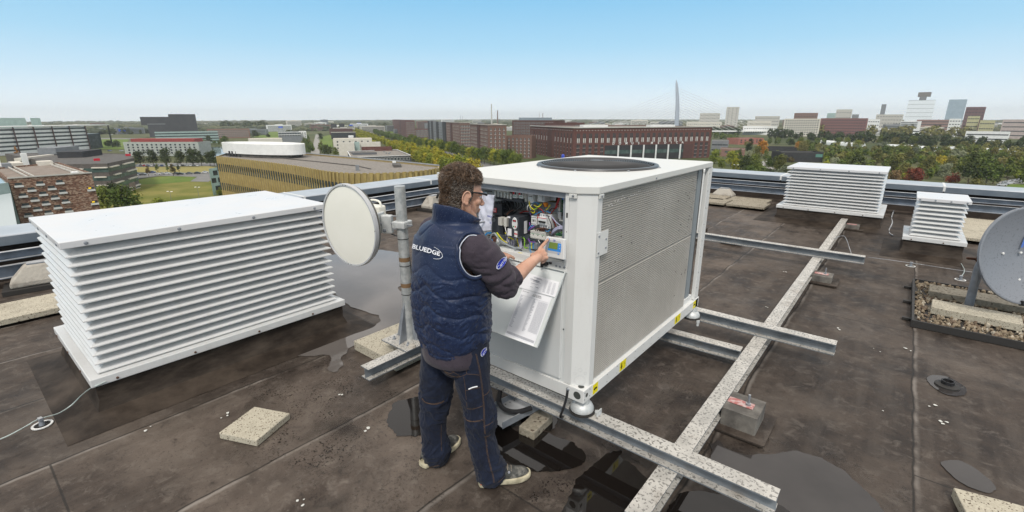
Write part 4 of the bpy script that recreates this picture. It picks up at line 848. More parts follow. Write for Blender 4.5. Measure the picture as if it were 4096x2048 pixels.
wires('yellow_wiring', M_YW, [[(860, 180, 2.25), (835, 160, 2.25)], [(860, 335, 2.24), (870, 400, 2.23), (920, 445, 2.24), (960, 430, 2.25)], [(1130, 385, 2.25), (1090, 440, 2.25), (1060, 460, 2.25)], [(700, 815, 2.26), (720, 900, 2.27), (740, 960, 2.27)], [(590, 800, 2.25), (630, 815, 2.24), (660, 830, 2.25)], [(550, 740, 2.25), (560, 760, 2.25)], [(920, 390, 2.24), (980, 410, 2.23), (1020, 370, 2.24)], [(880, 470, 2.26), (920, 490, 2.25), (930, 450, 2.25)]], .0034)
wires('green_wiring', M_GW, [[(765, 800, 2.28), (800, 830, 2.27), (800, 930, 2.27), (840, 935, 2.27)], [(650, 1075, 2.185), (670, 1030, 2.185), (730, 1010, 2.185), (830, 1035, 2.2)], [(890, 440, 2.25), (940, 440, 2.24), (1000, 380, 2.25)], [(1270, 735, 2.26), (1320, 745, 2.26)]], .0040)
wires('earth_cable', M_GW, [[(438, 745, 2.22), (475, 800, 2.21), (520, 850, 2.22), (570, 880, 2.24)]], .0055)
wires('earth_cable_stripe', M_YW, [[(446, 742, 2.212), (483, 797, 2.202), (528, 846, 2.212), (576, 876, 2.232)], [(652, 1068, 2.180), (676, 1024, 2.180), (732, 1004, 2.180), (828, 1030, 2.195)]], .0035)
lil = [[(1140, 520, 2.26), (1200, 600, 2.25), (1260, 650, 2.24), (1300, 680, 2.24)]] + [[(1150, 770, 2.24), (1170, 710 + i * 9, 2.22), (1230, 670 + i * 8, 2.22), (1300, 660 + i * 12, 2.24)] for i in range(4)]
lil += [[(575 + i * 26 + (i // 2) * 12, 795, 2.27), (580 + i * 26 + (i // 2) * 10, 850, 2.26), (590 + i * 24, 920, 2.28)] for i in range(4)] + [[(720 + i * 16, 820, 2.27), (735 + i * 12, 900, 2.26), (760 + i * 4, 960, 2.25), (800 + i * 8, 1000, 2.23)] for i in range(3)]
wires('lilac_wiring', M_LW, lil, .0042)
wires('purple_wiring', M_PW, [[(870, 480, 2.28), (880, 520, 2.28)], [(865, 610, 2.28), (870, 650, 2.27), (900, 680, 2.27)], [(850, 820, 2.24), (870, 860, 2.23), (940, 865, 2.25)], [(930, 655, 2.26), (880, 690, 2.25), (850, 720, 2.26)]], .0032)
wires('brown_wiring', M_BRW, [[(330 + i * 14, 780 + i * 20, 2.22), (370 + i * 16, 790, 2.20), (400 + i * 10, 850, 2.20), (395, 900, 2.22)] for i in range(4)] + [[(940 + i * 25, 720, 2.26), (960 + i * 22, 690 - i * 3, 2.24), (1010 + i * 20, 720, 2.26)] for i in range(5)] + [[(570, 510, 2.3), (640, 455, 2.3), (740, 455, 2.31), (850, 470, 2.3)], [(1190, 440, 2.26), (1150, 430, 2.26), (1110, 480, 2.26)], [(1120, 730, 2.25), (1170, 770, 2.24)]], .0032)
wires('grey_cable', M_GYW, [[(360, 860, 2.19), (365, 790, 2.185), (410, 750, 2.185), (450, 800, 2.185), (480, 860, 2.19), (440, 920, 2.19)], [(470, 830, 2.2), (600, 910, 2.22), (760, 975, 2.22), (830, 1010, 2.22)], [(670, 980, 2.2), (700, 935, 2.2), (760, 950, 2.2)]], .0058)
wires('blue_cable', M_BW, [[(285, 790, 2.19), (320, 750, 2.185), (370, 745, 2.19)], [(370, 820, 2.2), (385, 850, 2.2), (370, 880, 2.2)]], .006)
wires('white_wiring', M_DEVW, [[(835, 450, 2.24), (840, 400, 2.23), (880, 370, 2.24)], [(880, 450, 2.24), (870, 410, 2.23), (900, 375, 2.24)], [(550, 670, 2.24), (560, 720, 2.23), (590, 790, 2.24)], [(975, 840, 2.22), (1000, 880, 2.21)], [(900, 1030, 2.21), (960, 1010, 2.2)]], .0026)
# document bag hanging in the cabinet, with mirrored lettering
db = thing('document_bag', (-2.02, 2.19, 1.56), 'crumpled white plastic document bag hanging in the open cabinet in front of the man\'s face', 'plastic bag')
C4 = [at(1919, 778, 2.20), at(1978, 780, 2.20), at(1963, 920, 2.17), at(1913, 925, 2.17)]
b = MB(); n_u, n_v = 14, 22; vs = []
for j in range(n_v + 1):
    for i in range(n_u + 1):
        u, v = i / n_u, j / n_v; p = C4[0].lerp(C4[1], u).lerp(C4[3].lerp(C4[2], u), v); k = noise.noise(Vector((u * 4, v * 5, 3))) * .012 + abs(noise.noise(Vector((u * 7 + v * 3, v * 4, 8)))) * .01
        vs.append(p + Vector((0, -k, 0)))
fs = [(j * (n_u + 1) + i, j * (n_u + 1) + i + 1, (j + 1) * (n_u + 1) + i + 1, (j + 1) * (n_u + 1) + i) for j in range(n_v) for i in range(n_u)]
b.add(vs, fs); b.add([v + Vector((0, .006, 0)) for v in vs], fs)
b.build('bag', mat('bag_plastic', (.60, .61, .70), .3), db, smooth=60)
b = MB(); M_NAVYINK = mat('navy_ink', (.03, .05, .30), .5)
q = at(1958, 866, 2.155); text_mb(b, 'SNOI', frame(q, (1, .0, -.02), (0, 0, 1)), .016, bold=.0006); q = at(1962, 890, 2.155); text_mb(b, 'TE', frame(q, (-1, 0, .02), (0, 0, -1)), .014, bold=.0006)
b.build('bag_lettering', M_NAVYINK, db, smooth='keep')
MB().tube([at(1912, 892, 2.12), at(1975, 880, 2.26)], .0065, 10).lathe(at(1975, 880, 2.26), [(0, -.005), (.012, -.005), (.014, .004), (.010, .01), (0, .01)], 12, (.2, -1, .1)).build('stay_rod', M_GALVD, U)
# open flap with papers
FN = Vector((0, -(1.155 - .78), (2.165 - 1.90))).normalized()  # outward-up normal of the flap
def flp(x, v, off=0.0):
    """x world x, v metres down the flap"""
    dn = Vector((0, 1.90 - 2.165, .78 - 1.155)).normalized(); return Vector((x, 2.165, 1.155)) + dn * v + FN * (off - .0015)
b = MB(); Ms = Matrix([Vector((1, 0, 0)), Vector((0, 1.90 - 2.165, .78 - 1.155)).normalized(), Vector((1, 0, 0)).cross(Vector((0, 1.90 - 2.165, .78 - 1.155)).normalized())]).transposed()
c0 = flp((-2.33 - 1.383) / 2, .2275, .0); b.obox(c0, (2.33 - 1.383, .455, .003), Ms)
for xx in (-2.33, -1.383): b.obox(flp(xx, .2275, .0095), (.003, .455, .016), Ms)
b.obox(flp((-2.33 - 1.383) / 2, .4535, .0095), (2.33 - 1.383 + .003, .003, .016), Ms); b.obox(flp((-2.33 - 1.383) / 2, .0015, .0095), (2.33 - 1.383 + .003, .003, .016), Ms)
b.build('open_flap', mat('flap_coat', (.66, .69, .68), .33), U, bevel=.001)
def paper(c4, label, seed, rows, title):
    r = thing('paper_sheet', c4[0], label, 'paper', 'papers on the open flap')
    b_ = MB(); n_ = 8; vs = []
    for j in range(n_ + 1):
        for i in range(n_ + 1):
            u, v = i / n_, j / n_; p = c4[0].lerp(c4[1], u).lerp(c4[3].lerp(c4[2], u), v); vs.append(p + FN * (.002 + .002 * noise.noise(Vector((u * 3, v * 3, seed)))))
    b_.add(vs, [(j * (n_ + 1) + i, j * (n_ + 1) + i + 1, (j + 1) * (n_ + 1) + i + 1, (j + 1) * (n_ + 1) + i) for j in range(n_) for i in range(n_)]); b_.build('sheet', M_PAPER, r, smooth='keep')
    random.seed(seed); t_ = MB()
    def P(u, v): return c4[0].lerp(c4[1], u).lerp(c4[3].lerp(c4[2], u), v) + FN * .0045
    for (u0, u1, v, hh) in rows: t_.add([P(u0, v), P(u1, v), P(u1, v + hh), P(u0, v + hh)], [(0, 1, 2, 3)])
    t_.build('fine_print', mat('print_grey', (.33, .34, .38), .6), r, smooth='keep')
    if title:
        t2 = MB(); rt = (c4[1] - c4[0]).normalized(); up = (c4[0] - c4[3]).normalized()
        text_mb(t2, 'LISTE DE PIECES\nSPARE PARTS LIST', frame(P(.55, .065), rt, up), .0085); text_mb(t2, 'Carrier SNCA', frame(P(.16, .04), rt, up), .008); t2.build('heading', M_INK, r, smooth='keep')
random.seed(4)
rw = [(.03 + u, .03 + u + random.uniform(.05, .12), .13 + i * .0205, .006) for i in range(33) for u in (0, .45)] + [(.66, .97, .15 + i * .0165, .004) for i in range(38)] + [(.03, .97, .90 + i * .012, .005) for i in range(4)] + [(.03, .97, .125, .003)]
paper([Vector(p) for p in ((-1.622, 2.072, 1.026), (-1.409, 2.070, 1.023), (-1.409, 1.902, .785), (-1.620, 1.904, .788))], 'long white parts list sheet lying on the lower part of the open flap', 4, rw, True)
rw = [(.30 + random.random() * .3, .34 + random.random() * .3, .1 + random.random() * .7, .02) for i in range(22)] + [(.68 + (i % 3) * .1, .74 + (i % 3) * .1, .15 + (i // 3) * .07, .015) for i in range(33)]
paper([Vector(p) + FN * .003 for p in ((-1.690, 2.131, 1.110), (-1.395, 2.126, 1.101), (-1.386, 2.074, 1.027), (-1.678, 2.073, 1.027))], 'wide white wiring diagram sheet on the upper part of the open flap', 6, rw, False)
# stickers and earth strap
for y0, y1, ar in ((2.262, 2.323, 0), (2.613, 2.70, 1), (3.575, 3.695, 1), (4.0, 4.062, 0)):
    st = MB().box((UX1 + .0006, y0, .376), (UX1 + .0012, y1, .442)).build('yellow_sticker', M_YEL, U)
    k = MB(); zc = .409; x = UX1 + .0018
    if ar: yc = y0 + (y1 - y0) * .28; k.add([(x, yc - .006, .432), (x, yc + .006, .432), (x, yc + .006, .408), (x, yc + .014, .408), (x, yc, .384), (x, yc - .014, .408), (x, yc - .006, .408)], [(0, 1, 2, 3, 4, 5, 6)])
    else: yc = (y0 + y1) / 2; k.add([(x, yc + .018, .415), (x, yc - .004, .415), (x, yc - .004, .423), (x, yc - .024, .409), (x, yc - .004, .395), (x, yc - .004, .403), (x, yc + .018, .403)], [(0, 1, 2, 3, 4, 5, 6)])
    if ar:
        for i in range(3): k.add([(x, y0 + (y1 - y0) * (.62 + .1 * i), .42 - .008 * i), (x, y0 + (y1 - y0) * (.70 + .1 * i), .428 - .008 * i), (x, y0 + (y1 - y0) * (.705 + .1 * i), .425 - .008 * i), (x, y0 + (y1 - y0) * (.625 + .1 * i), .417 - .008 * i)], [(0, 1, 2, 3)])
    k.build('arrow', M_INK, st, smooth='keep')
q = MB().tube(smoothpts([(-1.335, UY0 - .004, .42), (-1.336, UY0 - .012, .37), (-1.345, UY0 - .03, .30), (-1.37, UY0 - .02, .23), (-1.385, UY0 + .03, .195)]), .008, 8); q.build('earth_strap', M_BLACKP, U, smooth=60)
q = MB().lathe((-1.335, UY0 + .004, .425), [(.012, 0), (.012, .006), (.006, .012), (0, .012)], 10, (0, -1, 0)); q.build('earth_lug', M_GALVD, U)
# controller held against the upright
ct = thing('controller', (-1.44, 2.11, 1.30), 'white hand controller with green display and blue keys under the man\'s pointing finger', 'controller')
CC = [at(2184, 945, 2.125), at(2257, 957, 2.115), at(2255, 1040, 2.105), at(2164, 1022, 2.115)]
rt = (CC[1] - CC[0]).normalized(); dn = (CC[3] - CC[0]); nrm = rt.cross(dn).normalized()
if nrm.y > 0: nrm = -nrm
b = MB(); bk = [p - nrm * .022 for p in CC]; b.add(CC + bk, [(0, 1, 2, 3), (7, 6, 5, 4), (0, 4, 5, 1), (1, 5, 6, 2), (2, 6, 7, 3), (3, 7, 4, 0)]); b.build('case', M_DEVW, ct, bevel=.004)
def cp(u, v, o=.001): return CC[0].lerp(CC[1], u).lerp(CC[3].lerp(CC[2], u), v) + nrm * o
def cquad(u0, u1, v0, v1, m, nm, o): MB().add([cp(u0, v0, o), cp(u1, v0, o), cp(u1, v1, o), cp(u0, v1, o)], [(0, 1, 2, 3)]).build(nm, m, ct, smooth='keep')
cquad(.10, .84, .14, .78, mat('panel_grey', (.52, .53, .56), .5), 'face_plate', .0006)
cquad(.24, .86, .24, .66, mat('key_blue', (.05, .28, .75), .4), 'blue_frame', .0012)
cquad(.26, .70, .24, .56, mat('lcd_green', (.20, .28, .07), .25), 'display', .0019)
for u, v in ((.80, .35), (.80, .49), (.76, .74), (.20, .12)):
    MB().lathe(cp(u, v, .001), [(.0058, 0), (.0058, .002), (0, .002)], 14, nrm).build('key', bpy.data.materials['key_blue'], ct); MB().lathe(cp(u, v, .0032), [(.0025, 0), (0, .0004)], 10, nrm).build('key_symbol', M_PAPER, ct)
M_BADGE = mat('badge_blue', (.012, .03, .38), .4)
def badge(c, right, up, n_, w_, h_, parent, txt=True, sub=False, sl_=.0):
    right = Vector(right).normalized(); up = Vector(up).normalized(); n_ = Vector(n_).normalized()
    def ell(a_, b_, o, m, nm):
        pts = [Vector(c) + right * (a_ * cos(t)) + up * (b_ * sin(t)) + n_ * o for t in [i * 2 * pi / 28 for i in range(28)]]
        return MB().add(pts, [tuple(range(28))]).build(nm, m, parent, smooth='keep')
    o1 = ell(w_ / 2, h_ / 2, .0010, M_PAPER, 'badge_border'); ell(w_ / 2 * .93, h_ / 2 * .86, .0016, M_BADGE, 'badge')
    if txt:
        t_ = MB(); text_mb(t_, 'Carrier', frame(Vector(c) + n_ * .0022, right, up), h_ * .70, bold=h_ * .012, shear=.25); t_.build('badge_lettering', M_PAPER, parent, smooth='keep')
badge(cp(.50, .135), rt, (CC[0] - CC[3]), nrm, .024, .011, ct)
# ------------------------------------------------------------------ the technician
def ell(mb, c, rad, M=None, n=20, k=12):
    M = M or Matrix.Identity(3); c = Vector(c); vs = []; fs = []
    for i in range(1, k):
        ph = pi * i / k
        for j in range(n): a = 2 * pi * j / n; vs.append(c + M @ Vector((rad[0] * sin(ph) * cos(a), rad[1] * sin(ph) * sin(a), rad[2] * cos(ph))))
    t = len(vs); vs += [c + M @ Vector((0, 0, rad[2])), c - M @ Vector((0, 0, rad[2]))]
    fs = [(i * n + j, (i + 1) * n + j, (i + 1) * n + (j + 1) % n, i * n + (j + 1) % n) for i in range(k - 2) for j in range(n)]
    fs += [(t, j, (j + 1) % n) for j in range(n)] + [(t + 1, (k - 2) * n + (j + 1) % n, (k - 2) * n + j) for j in range(n)]
    return mb.add(vs, fs)
def limb(mb, pts, rad, n=18, sub=4):
    P = smoothpts(pts, sub); R = []
    k = len(rad)
    for i in range(k - 1): R += [rad[i] + (rad[i + 1] - rad[i]) * j / sub for j in range(sub)]
    R.append(rad[-1]); mb.tube(P, R, n); ell(mb, P[0], (R[0],) * 3, None, 14, 8); ell(mb, P[-1], (R[-1],) * 3, None, 14, 8); return mb
def organic(name, mb, voxel, mats, parent, it=3, disp=None, matfn=None):
    me = bpy.data.meshes.new('tmp'); me.from_pydata([tuple(v) for v in mb.v], [], mb.f); o = bpy.data.objects.new('tmp', me); col.objects.link(o)
    md = o.modifiers.new('r', 'REMESH'); md.mode = 'VOXEL'; md.voxel_size = voxel
    if it: s_ = o.modifiers.new('s', 'SMOOTH'); s_.factor = .5; s_.iterations = it
    dg = bpy.context.evaluated_depsgraph_get(); m2 = bpy.data.meshes.new_from_object(o.evaluated_get(dg)); bpy.data.objects.remove(o)
    m2.materials.clear()
    for m_ in (mats if isinstance(mats, (list, tuple)) else [mats]): m2.materials.append(m_)
    if disp:
        nr = [v.normal.copy() for v in m2.vertices]
        for v, n_ in zip(m2.vertices, nr): v.co = v.co + n_ * disp(v.co, n_)
    if matfn:
        for p in m2.polygons: p.material_index = matfn(p.center)
    bv = BVHTree.FromPolygons([v.co.copy() for v in m2.vertices], [tuple(p.vertices) for p in m2.polygons])
    off = wloc(parent)
    for v in m2.vertices: v.co = v.co - off
    m2.polygons.foreach_set('use_smooth', [True] * len(m2.polygons))
    m2.name = name; o = bpy.data.objects.new(name, m2); col.objects.link(o); o.parent = parent
    return o, bv
def pxray(px, py): return (cam.rotation_quaternion @ Vector(((px - 2048) / 1890.5, -(py - 1024) / 1890.5, -1.0))).normalized()
def hit(bv, px, py, off=.002):
    h_ = bv.ray_cast(Vector(cam.location), pxray(px, py))
    if h_[0] is None: return None
    n_ = h_[1]; n_ = n_ if n_.dot(pxray(px, py)) < 0 else -n_
    return h_[0] + n_ * off, n_
def on(bv, pts, r, off=.0, sub=5):
    out = []
    P = smoothpts([(x, y, 0) for x, y in pts], sub)
    for p in P:
        h_ = hit(bv, p.x, p.y, off)
        if h_: out.append(h_[0])
    return MB().tube(out, r, 5) if len(out) > 1 else MB()
N3 = noise.noise
def nz(p, s_, seed=0.0): return N3(Vector((p.x * s_ + seed, p.y * s_ - seed, p.z * s_ + seed * .7)))

# materials
M_SKIN = mat('skin', (.50, .27, .185), .5, 0, (.60, .36, .26), 14, 4, .35, .65, bump=.06, bscale=160); M_SKIN.node_tree.nodes['Principled BSDF'].inputs['Subsurface Weight'].default_value = .08
M_SKIN.node_tree.nodes['Principled BSDF'].inputs['Subsurface Radius'].default_value = (.01, .004, .002)
def fabric(name, c, c2, rough, scale, bump, sheen=0.0, specks=None, weave=None):
    m = bpy.data.materials.new(name); m.use_nodes = True; t = m.node_tree; N = t.nodes; L = t.links; b = N['Principled BSDF']; P = N.new('ShaderNodeTexCoord').outputs['Object']
    n1 = nnoise(N, L, P, scale, 6, .65); cc = nmix(N, L, nramp(N, L, n1, .32, .68), c, c2)
    if weave:
        mp = N.new('ShaderNodeMapping'); mp.inputs['Scale'].default_value = weave; L.new(P, mp.inputs[0]); n2 = nnoise(N, L, mp.outputs[0], 1, 3, .7); cc = nmix(N, L, nmath(N, L, 'MULTIPLY', nramp(N, L, n2, .45, .7), .3), cc, tuple(min(1, k * 1.8) for k in c2))
    if specks:
        v = N.new('ShaderNodeTexVoronoi'); v.inputs['Scale'].default_value = specks[0]; L.new(P, v.inputs[0]); s_ = N.new('ShaderNodeSeparateColor'); L.new(v.outputs['Color'], s_.inputs[0])
        big = nnoise(N, L, P, 5, 3); f = nmath(N, L, 'MULTIPLY', nmath(N, L, 'LESS_THAN', v.outputs['Distance'], specks[1]), nmath(N, L, 'GREATER_THAN', nmath(N, L, 'ADD', s_.outputs[0], nmath(N, L, 'MULTIPLY', big, .5)), specks[2]))
        cc = nmix(N, L, f, cc, specks[3])
    L.new(cc, b.inputs['Base Color']); b.inputs['Roughness'].default_value = rough; b.inputs['Sheen Weight'].default_value = sheen * .35; b.inputs['Specular IOR Level'].default_value = .3
    bp = N.new('ShaderNodeBump'); bp.inputs['Strength'].default_value = bump; bp.inputs['Distance'].default_value = .004; L.new(nnoise(N, L, P, 90, 4, .6), bp.inputs['Height']); L.new(bp.outputs[0], b.inputs['Normal'])
    return m
M_VEST = fabric('navy_nylon', (.010, .018, .050), (.016, .029, .075), .42, 6, .25, .15, (190, .16, .93, (.20, .25, .36)))
M_KNIT = fabric('grey_sweater', (.040, .031, .042), (.060, .048, .062), .9, 9, .5, .3, (130, .22, .98, (.012, .010, .014)))
M_DENIM = fabric('dark_denim', (.0035, .0055, .015), (.010, .016, .036), .85, 8, .6, .2, None, (240, 240, 18))
M_THREAD = mat('orange_thread', (.17, .095, .04), .9); M_PIPE = mat('pale_piping', (.55, .58, .66), .6)
M_HAIR = mat('brown_hair', (.13, .082, .052), .42, 0, (.27, .18, .12), 40, 3, .35, .65); M_HAIRG = mat('greying_hair', (.30, .26, .22), .45); M_HAIR2 = mat('dark_hair', (.040, .024, .016), .42)
M_SHOE = mat('worn_shoe_leather', (.06, .06, .055), .6, 0, (.27, .255, .225), 22, 5, .48, .72, .3, 60); M_SOLE = mat('cream_sole', (.62, .56, .40), .6, 0, (.36, .32, .22), 20)

man = thing('person', (-1.69, 1.57, 0), 'man in navy quilted vest and jeans pointing at the controller in the open cabinet', 'person')
BY = radians(10)
FW = Vector((sin(BY), cos(BY), 0)); RT = Vector((cos(BY), -sin(BY), 0)); UPV = Vector((0, 0, 1))
# head frame
hy, hp, hr_ = radians(20.5), radians(8), radians(-1)
HF = Vector((sin(hy) * cos(hp), cos(hy) * cos(hp), -sin(hp))); HR = Vector((cos(hy), -sin(hy), 0)); HU = HR.cross(HF)
HO = Vector((-1.640, 1.606, 1.637)); HM = Matrix([HR, HF, HU]).transposed()
def hd_(x, y, z): return HO + HR * x + HF * y + HU * z
def hl_(p): q = p - HO; return Vector((q.dot(HR), q.dot(HF), q.dot(HU)))
b = MB()
ell(b, hd_(0, -.007, .050), (.073, .093, .082), HM, 28, 18)      # cranium
ell(b, hd_(0, .030, .030), (.069, .070, .075), HM, 24, 14)
ell(b, hd_(0, .050, -.030), (.054, .050, .078), HM, 24, 14)     # face
ell(b, hd_(0, .062, -.088), (.030, .030, .024), HM, 16, 10)     # chin
for s_ in (-1, 1):
    limb(b, [hd_(s_ * .060, .006, -.038), hd_(s_ * .050, .030, -.078), hd_(s_ * .022, .070, -.096)], [.020, .018, .016], 12)  # jaw line
    ell(b, hd_(s_ * .040, .070, -.018), (.024, .020, .022), HM, 14, 8)                                       # cheek
    ell(b, hd_(s_ * .030, .088, .024), (.026, .012, .009), HM, 12, 8)                                        # brow
    ell(b, hd_(s_ * .011, .112, -.036), (.010, .010, .009), HM, 10, 8)                                       # nostril wing
    Me = HM @ Matrix.Rotation(s_ * -.30, 3, 'Z') @ Matrix.Rotation(-.20, 3, 'X')
    ell(b, hd_(s_ * .078, -.008, .000), (.007, .020, .033), Me, 16, 12)                                      # ear
    b.tube([hd_(s_ * .078, -.008, 0) + Me @ Vector((s_ * .010, .018 * cos(t), .030 * sin(t) + .001)) for t in [(-1.2 + i * .38) + pi / 2 - .3 for i in range(13)]], .0042, 8)
    ell(b, hd_(s_ * .081, -.004, -.028), (.006, .010, .011), Me, 10, 8)
limb(b, [hd_(0, .094, .012), hd_(0, .108, -.012), hd_(0, .121, -.032)], [.009, .010, .0125], 12)             # nose
ell(b, hd_(0, .101, -.062), (.021, .009, .006), HM, 14, 8); ell(b, hd_(0, .099, -.073), (.018, .009, .006), HM, 14, 8)
limb(b, [hd_(0, -.030, -.010), hd_(0, -.030, -.07), Vector((-1.680, 1.585, 1.49)), Vector((-1.69, 1.58, 1.40))], [.062, .060, .064, .09], 20)   # neck
# trunk and legs inside the clothes
C0 = Vector((-1.692, 1.572, 0))
SHR, SHL = Vector((-1.515, 1.572, 1.415)), Vector((-1.872, 1.632, 1.415))
for z, rx, ry in ((1.35, .165, .105), (1.22, .16, .105), (1.08, .145, .10), (.94, .15, .105)): ell(b, C0 + Vector((0, 0, z)), (rx, ry, .13), Matrix([RT, FW, UPV]).transposed(), 24, 12)
ELR = Vector((-1.452, 1.700, 1.205)); WRR = Vector((-1.418, 1.915, 1.283)); ELL_ = Vector((-1.90, 1.77, 1.19)); WRL = Vector((-1.80, 1.99, 1.20))
limb(b, [SHR, (SHR + ELR) / 2 + Vector((.02, -.01, 0)), ELR], [.052, .046, .040], 16); limb(b, [SHL, ELL_, WRL], [.05, .04, .027], 16)
limb(b, [ELR, ELR.lerp(WRR, .3) + Vector((.006, 0, -.008)), ELR.lerp(WRR, .65) + Vector((.004, 0, -.003)), WRR], [.043, .045, .035, .0265], 18)
LEGL = [(-1.785, 1.575, .90), (-1.805, 1.57, .75), (-1.828, 1.56, .60), (-1.838, 1.555, .47), (-1.865, 1.548, .33), (-1.872, 1.545, .20), (-1.868, 1.55, .10), (-1.872, 1.555, .045)]
LEGR = [(-1.60, 1.575, .90), (-1.580, 1.58, .75), (-1.572, 1.587, .62), (-1.560, 1.60, .53), (-1.548, 1.605, .43), (-1.545, 1.61, .308), (-1.525, 1.63, .177), (-1.514, 1.642, .100), (-1.512, 1.644, .050)]
limb(b, LEGL, [.09, .085, .075, .06, .055, .045, .04, .04], 16, 3); limb(b, LEGR, [.09, .085, .075, .065, .06, .05, .045, .04, .04], 16, 3)
# right hand: back of hand up, index finger reaching for the key, the others curled
TIP = cp(.20, .12, .008)
PF = (Vector((-1.425, 2.010, 1.300)) - WRR).normalized()         # palm forward
PS = Vector((.72, -.18, -.62)); PS = (PS - PF * PS.dot(PF)).normalized()   # across the knuckles, index -> little finger
PN = PF.cross(PS).normalized()
if PN.z < 0: PN = -PN
Kn = [WRR + PF * .092 - PS * .030 + PN * .003, WRR + PF * .094 - PS * .009 + PN * .007, WRR + PF * .088 + PS * .012 + PN * .005, WRR + PF * .078 + PS * .031 - PN * .001]
ell(b, WRR + PF * .045, (.034, .050, .0165), Matrix([PS, PF, PN]).transposed(), 20, 12); ell(b, WRR + PF * .062 - PN * .006, (.036, .036, .019), Matrix([PS, PF, PN]).transposed(), 20, 12)
limb(b, [WRR - PF * .01, WRR + PF * .03], [.0265, .028], 14)
for K in Kn: limb(b, [WRR + PF * .02 + (K - WRR) * .15, K], [.015, .0115], 12)
K = Kn[0]; d_ = (TIP - K); limb(b, [K, K + d_ * .46 + PN * .004, K + d_ * .76 + PN * .002, TIP], [.0110, .0098, .0086, .0068], 12)
for i, (l1, l2, l3) in ((1, (.040, .028, .020)), (2, (.037, .026, .020)), (3, (.030, .021, .018))):
    K = Kn[i]; a1 = radians(62); a2 = radians(150); a3 = radians(205)
    def dr(a): return PF * cos(a) - PN * sin(a)
    p1 = K + dr(a1) * l1; p2 = p1 + dr(a2) * l2; p3 = p2 + dr(a3) * l3
    limb(b, [K, p1, p2, p3], [.0115 - i * .0004, .0103 - i * .0004, .0094 - i * .0004, .0080], 12, 3)
T0 = WRR + PF * .022 - PS * .026 - PN * .010
limb(b, [T0, T0 + PF * .035 - PS * .004 - PN * .020, T0 + PF * .058 + PS * .012 - PN * .030, T0 + PF * .066 + PS * .034 - PN * .032], [.0150, .0125, .0105, .0085], 12, 3)
# left hand inside the cabinet edge
lf = Vector((.35, .9, .1)).normalized(); ls = Vector((.9, -.3, 0)).normalized(); ln_ = lf.cross(ls)
ell(b, WRL + lf * .05, (.04, .048, .016), Matrix([ls, lf, ln_]).transposed(), 16, 10)
for i in range(4):
    K = WRL + lf * .085 + ls * (-.03 + i * .02); limb(b, [WRL + lf * .04, K, K + lf * .035 + ln_ * .01, K + lf * .055 + ln_ * .03], [.012, .0105, .0095, .008], 10, 2)
limb(b, [WRL + lf * .02 + ls * .03, WRL + lf * .055 + ls * .06, WRL + lf * .085 + ls * .062], [.014, .011, .009], 10, 2)
body, BVB = organic('body', b, .0034, M_SKIN, man, 2)
body.data.polygons.foreach_set('use_smooth', [True] * len(body.data.polygons))
# nails, eyes
nn_ = MB(); q = TIP - (TIP - Kn[0]).normalized() * .006; ell(nn_, q + PN * .0066, (.0050, .0062, .0015), Matrix([PS, (TIP - Kn[0]).normalized(), PN]).transposed(), 12, 6); nn_.build('fingernail', mat('nail', (.62, .40, .32), .3), man, smooth=60)
for s_ in (-1, 1):
    e_ = ell(MB(), hd_(s_ * .031, .084, .006), (.0125, .0125, .0115), HM, 18, 12).build('eye', mat('eye_white', (.6, .58, .55), .2), man, smooth=80)
    ell(MB(), hd_(s_ * .031, .0945, .003), (.005, .0025, .005), HM, 12, 8).build('iris', mat('iris', (.05, .03, .02), .2), e_, smooth=80)
    ell(MB(), hd_(s_ * .031, .085, .0125), (.0165, .0130, .0060), HM, 16, 8).build('eyelid', M_SKIN, man, smooth=80)
    br_ = MB(); random.seed(17)
    for i in range(70):
        x = .012 + .036 * random.random(); p = hd_(s_ * x, .101 - (x - .02) ** 2 * 14, .026 + random.uniform(-.003, .003)); br_.tube([p, p + HR * s_ * .007 + HU * .002], [.0006, .0002], 3)
    br_.build('eyebrow', M_HAIR2, man)
# ears' inner shadow is real geometry (helix ring above)

# vest -----------------------------------------------------------------
def ring_profile(z):
    K_ = [(.845, .180, .150, 0, 0), (.885, .200, .168, 0, 0), (.95, .212, .180, 0, -.004), (1.05, .220, .186, 0, -.008), (1.15, .222, .186, 0, -.008), (1.25, .226, .180, 0, -.006), (1.33, .236, .170, 0, -.002), (1.39, .236, .158, 0, .000), (1.43, .228, .146, 0, .002), (1.465, .206, .132, .002, .006), (1.49, .172, .120, .006, .010), (1.512, .132, .110, .012, .016), (1.53, .112, .108, .018, .022), (1.56, .106, .112, .026, .028), (1.60, .103, .118, .032, .030), (1.618, .101, .118, .034, .030)]
    for i in range(len(K_) - 1):
        if z <= K_[i + 1][0]:
            t = (z - K_[i][0]) / (K_[i + 1][0] - K_[i][0]); t = max(0, min(1, t)); s_ = t
            return [K_[i][j] + (K_[i + 1][j] - K_[i][j]) * s_ for j in range(1, 5)]
    return list(K_[-1][1:])
nzv, nth = 250, 220; vs = []; fs = []
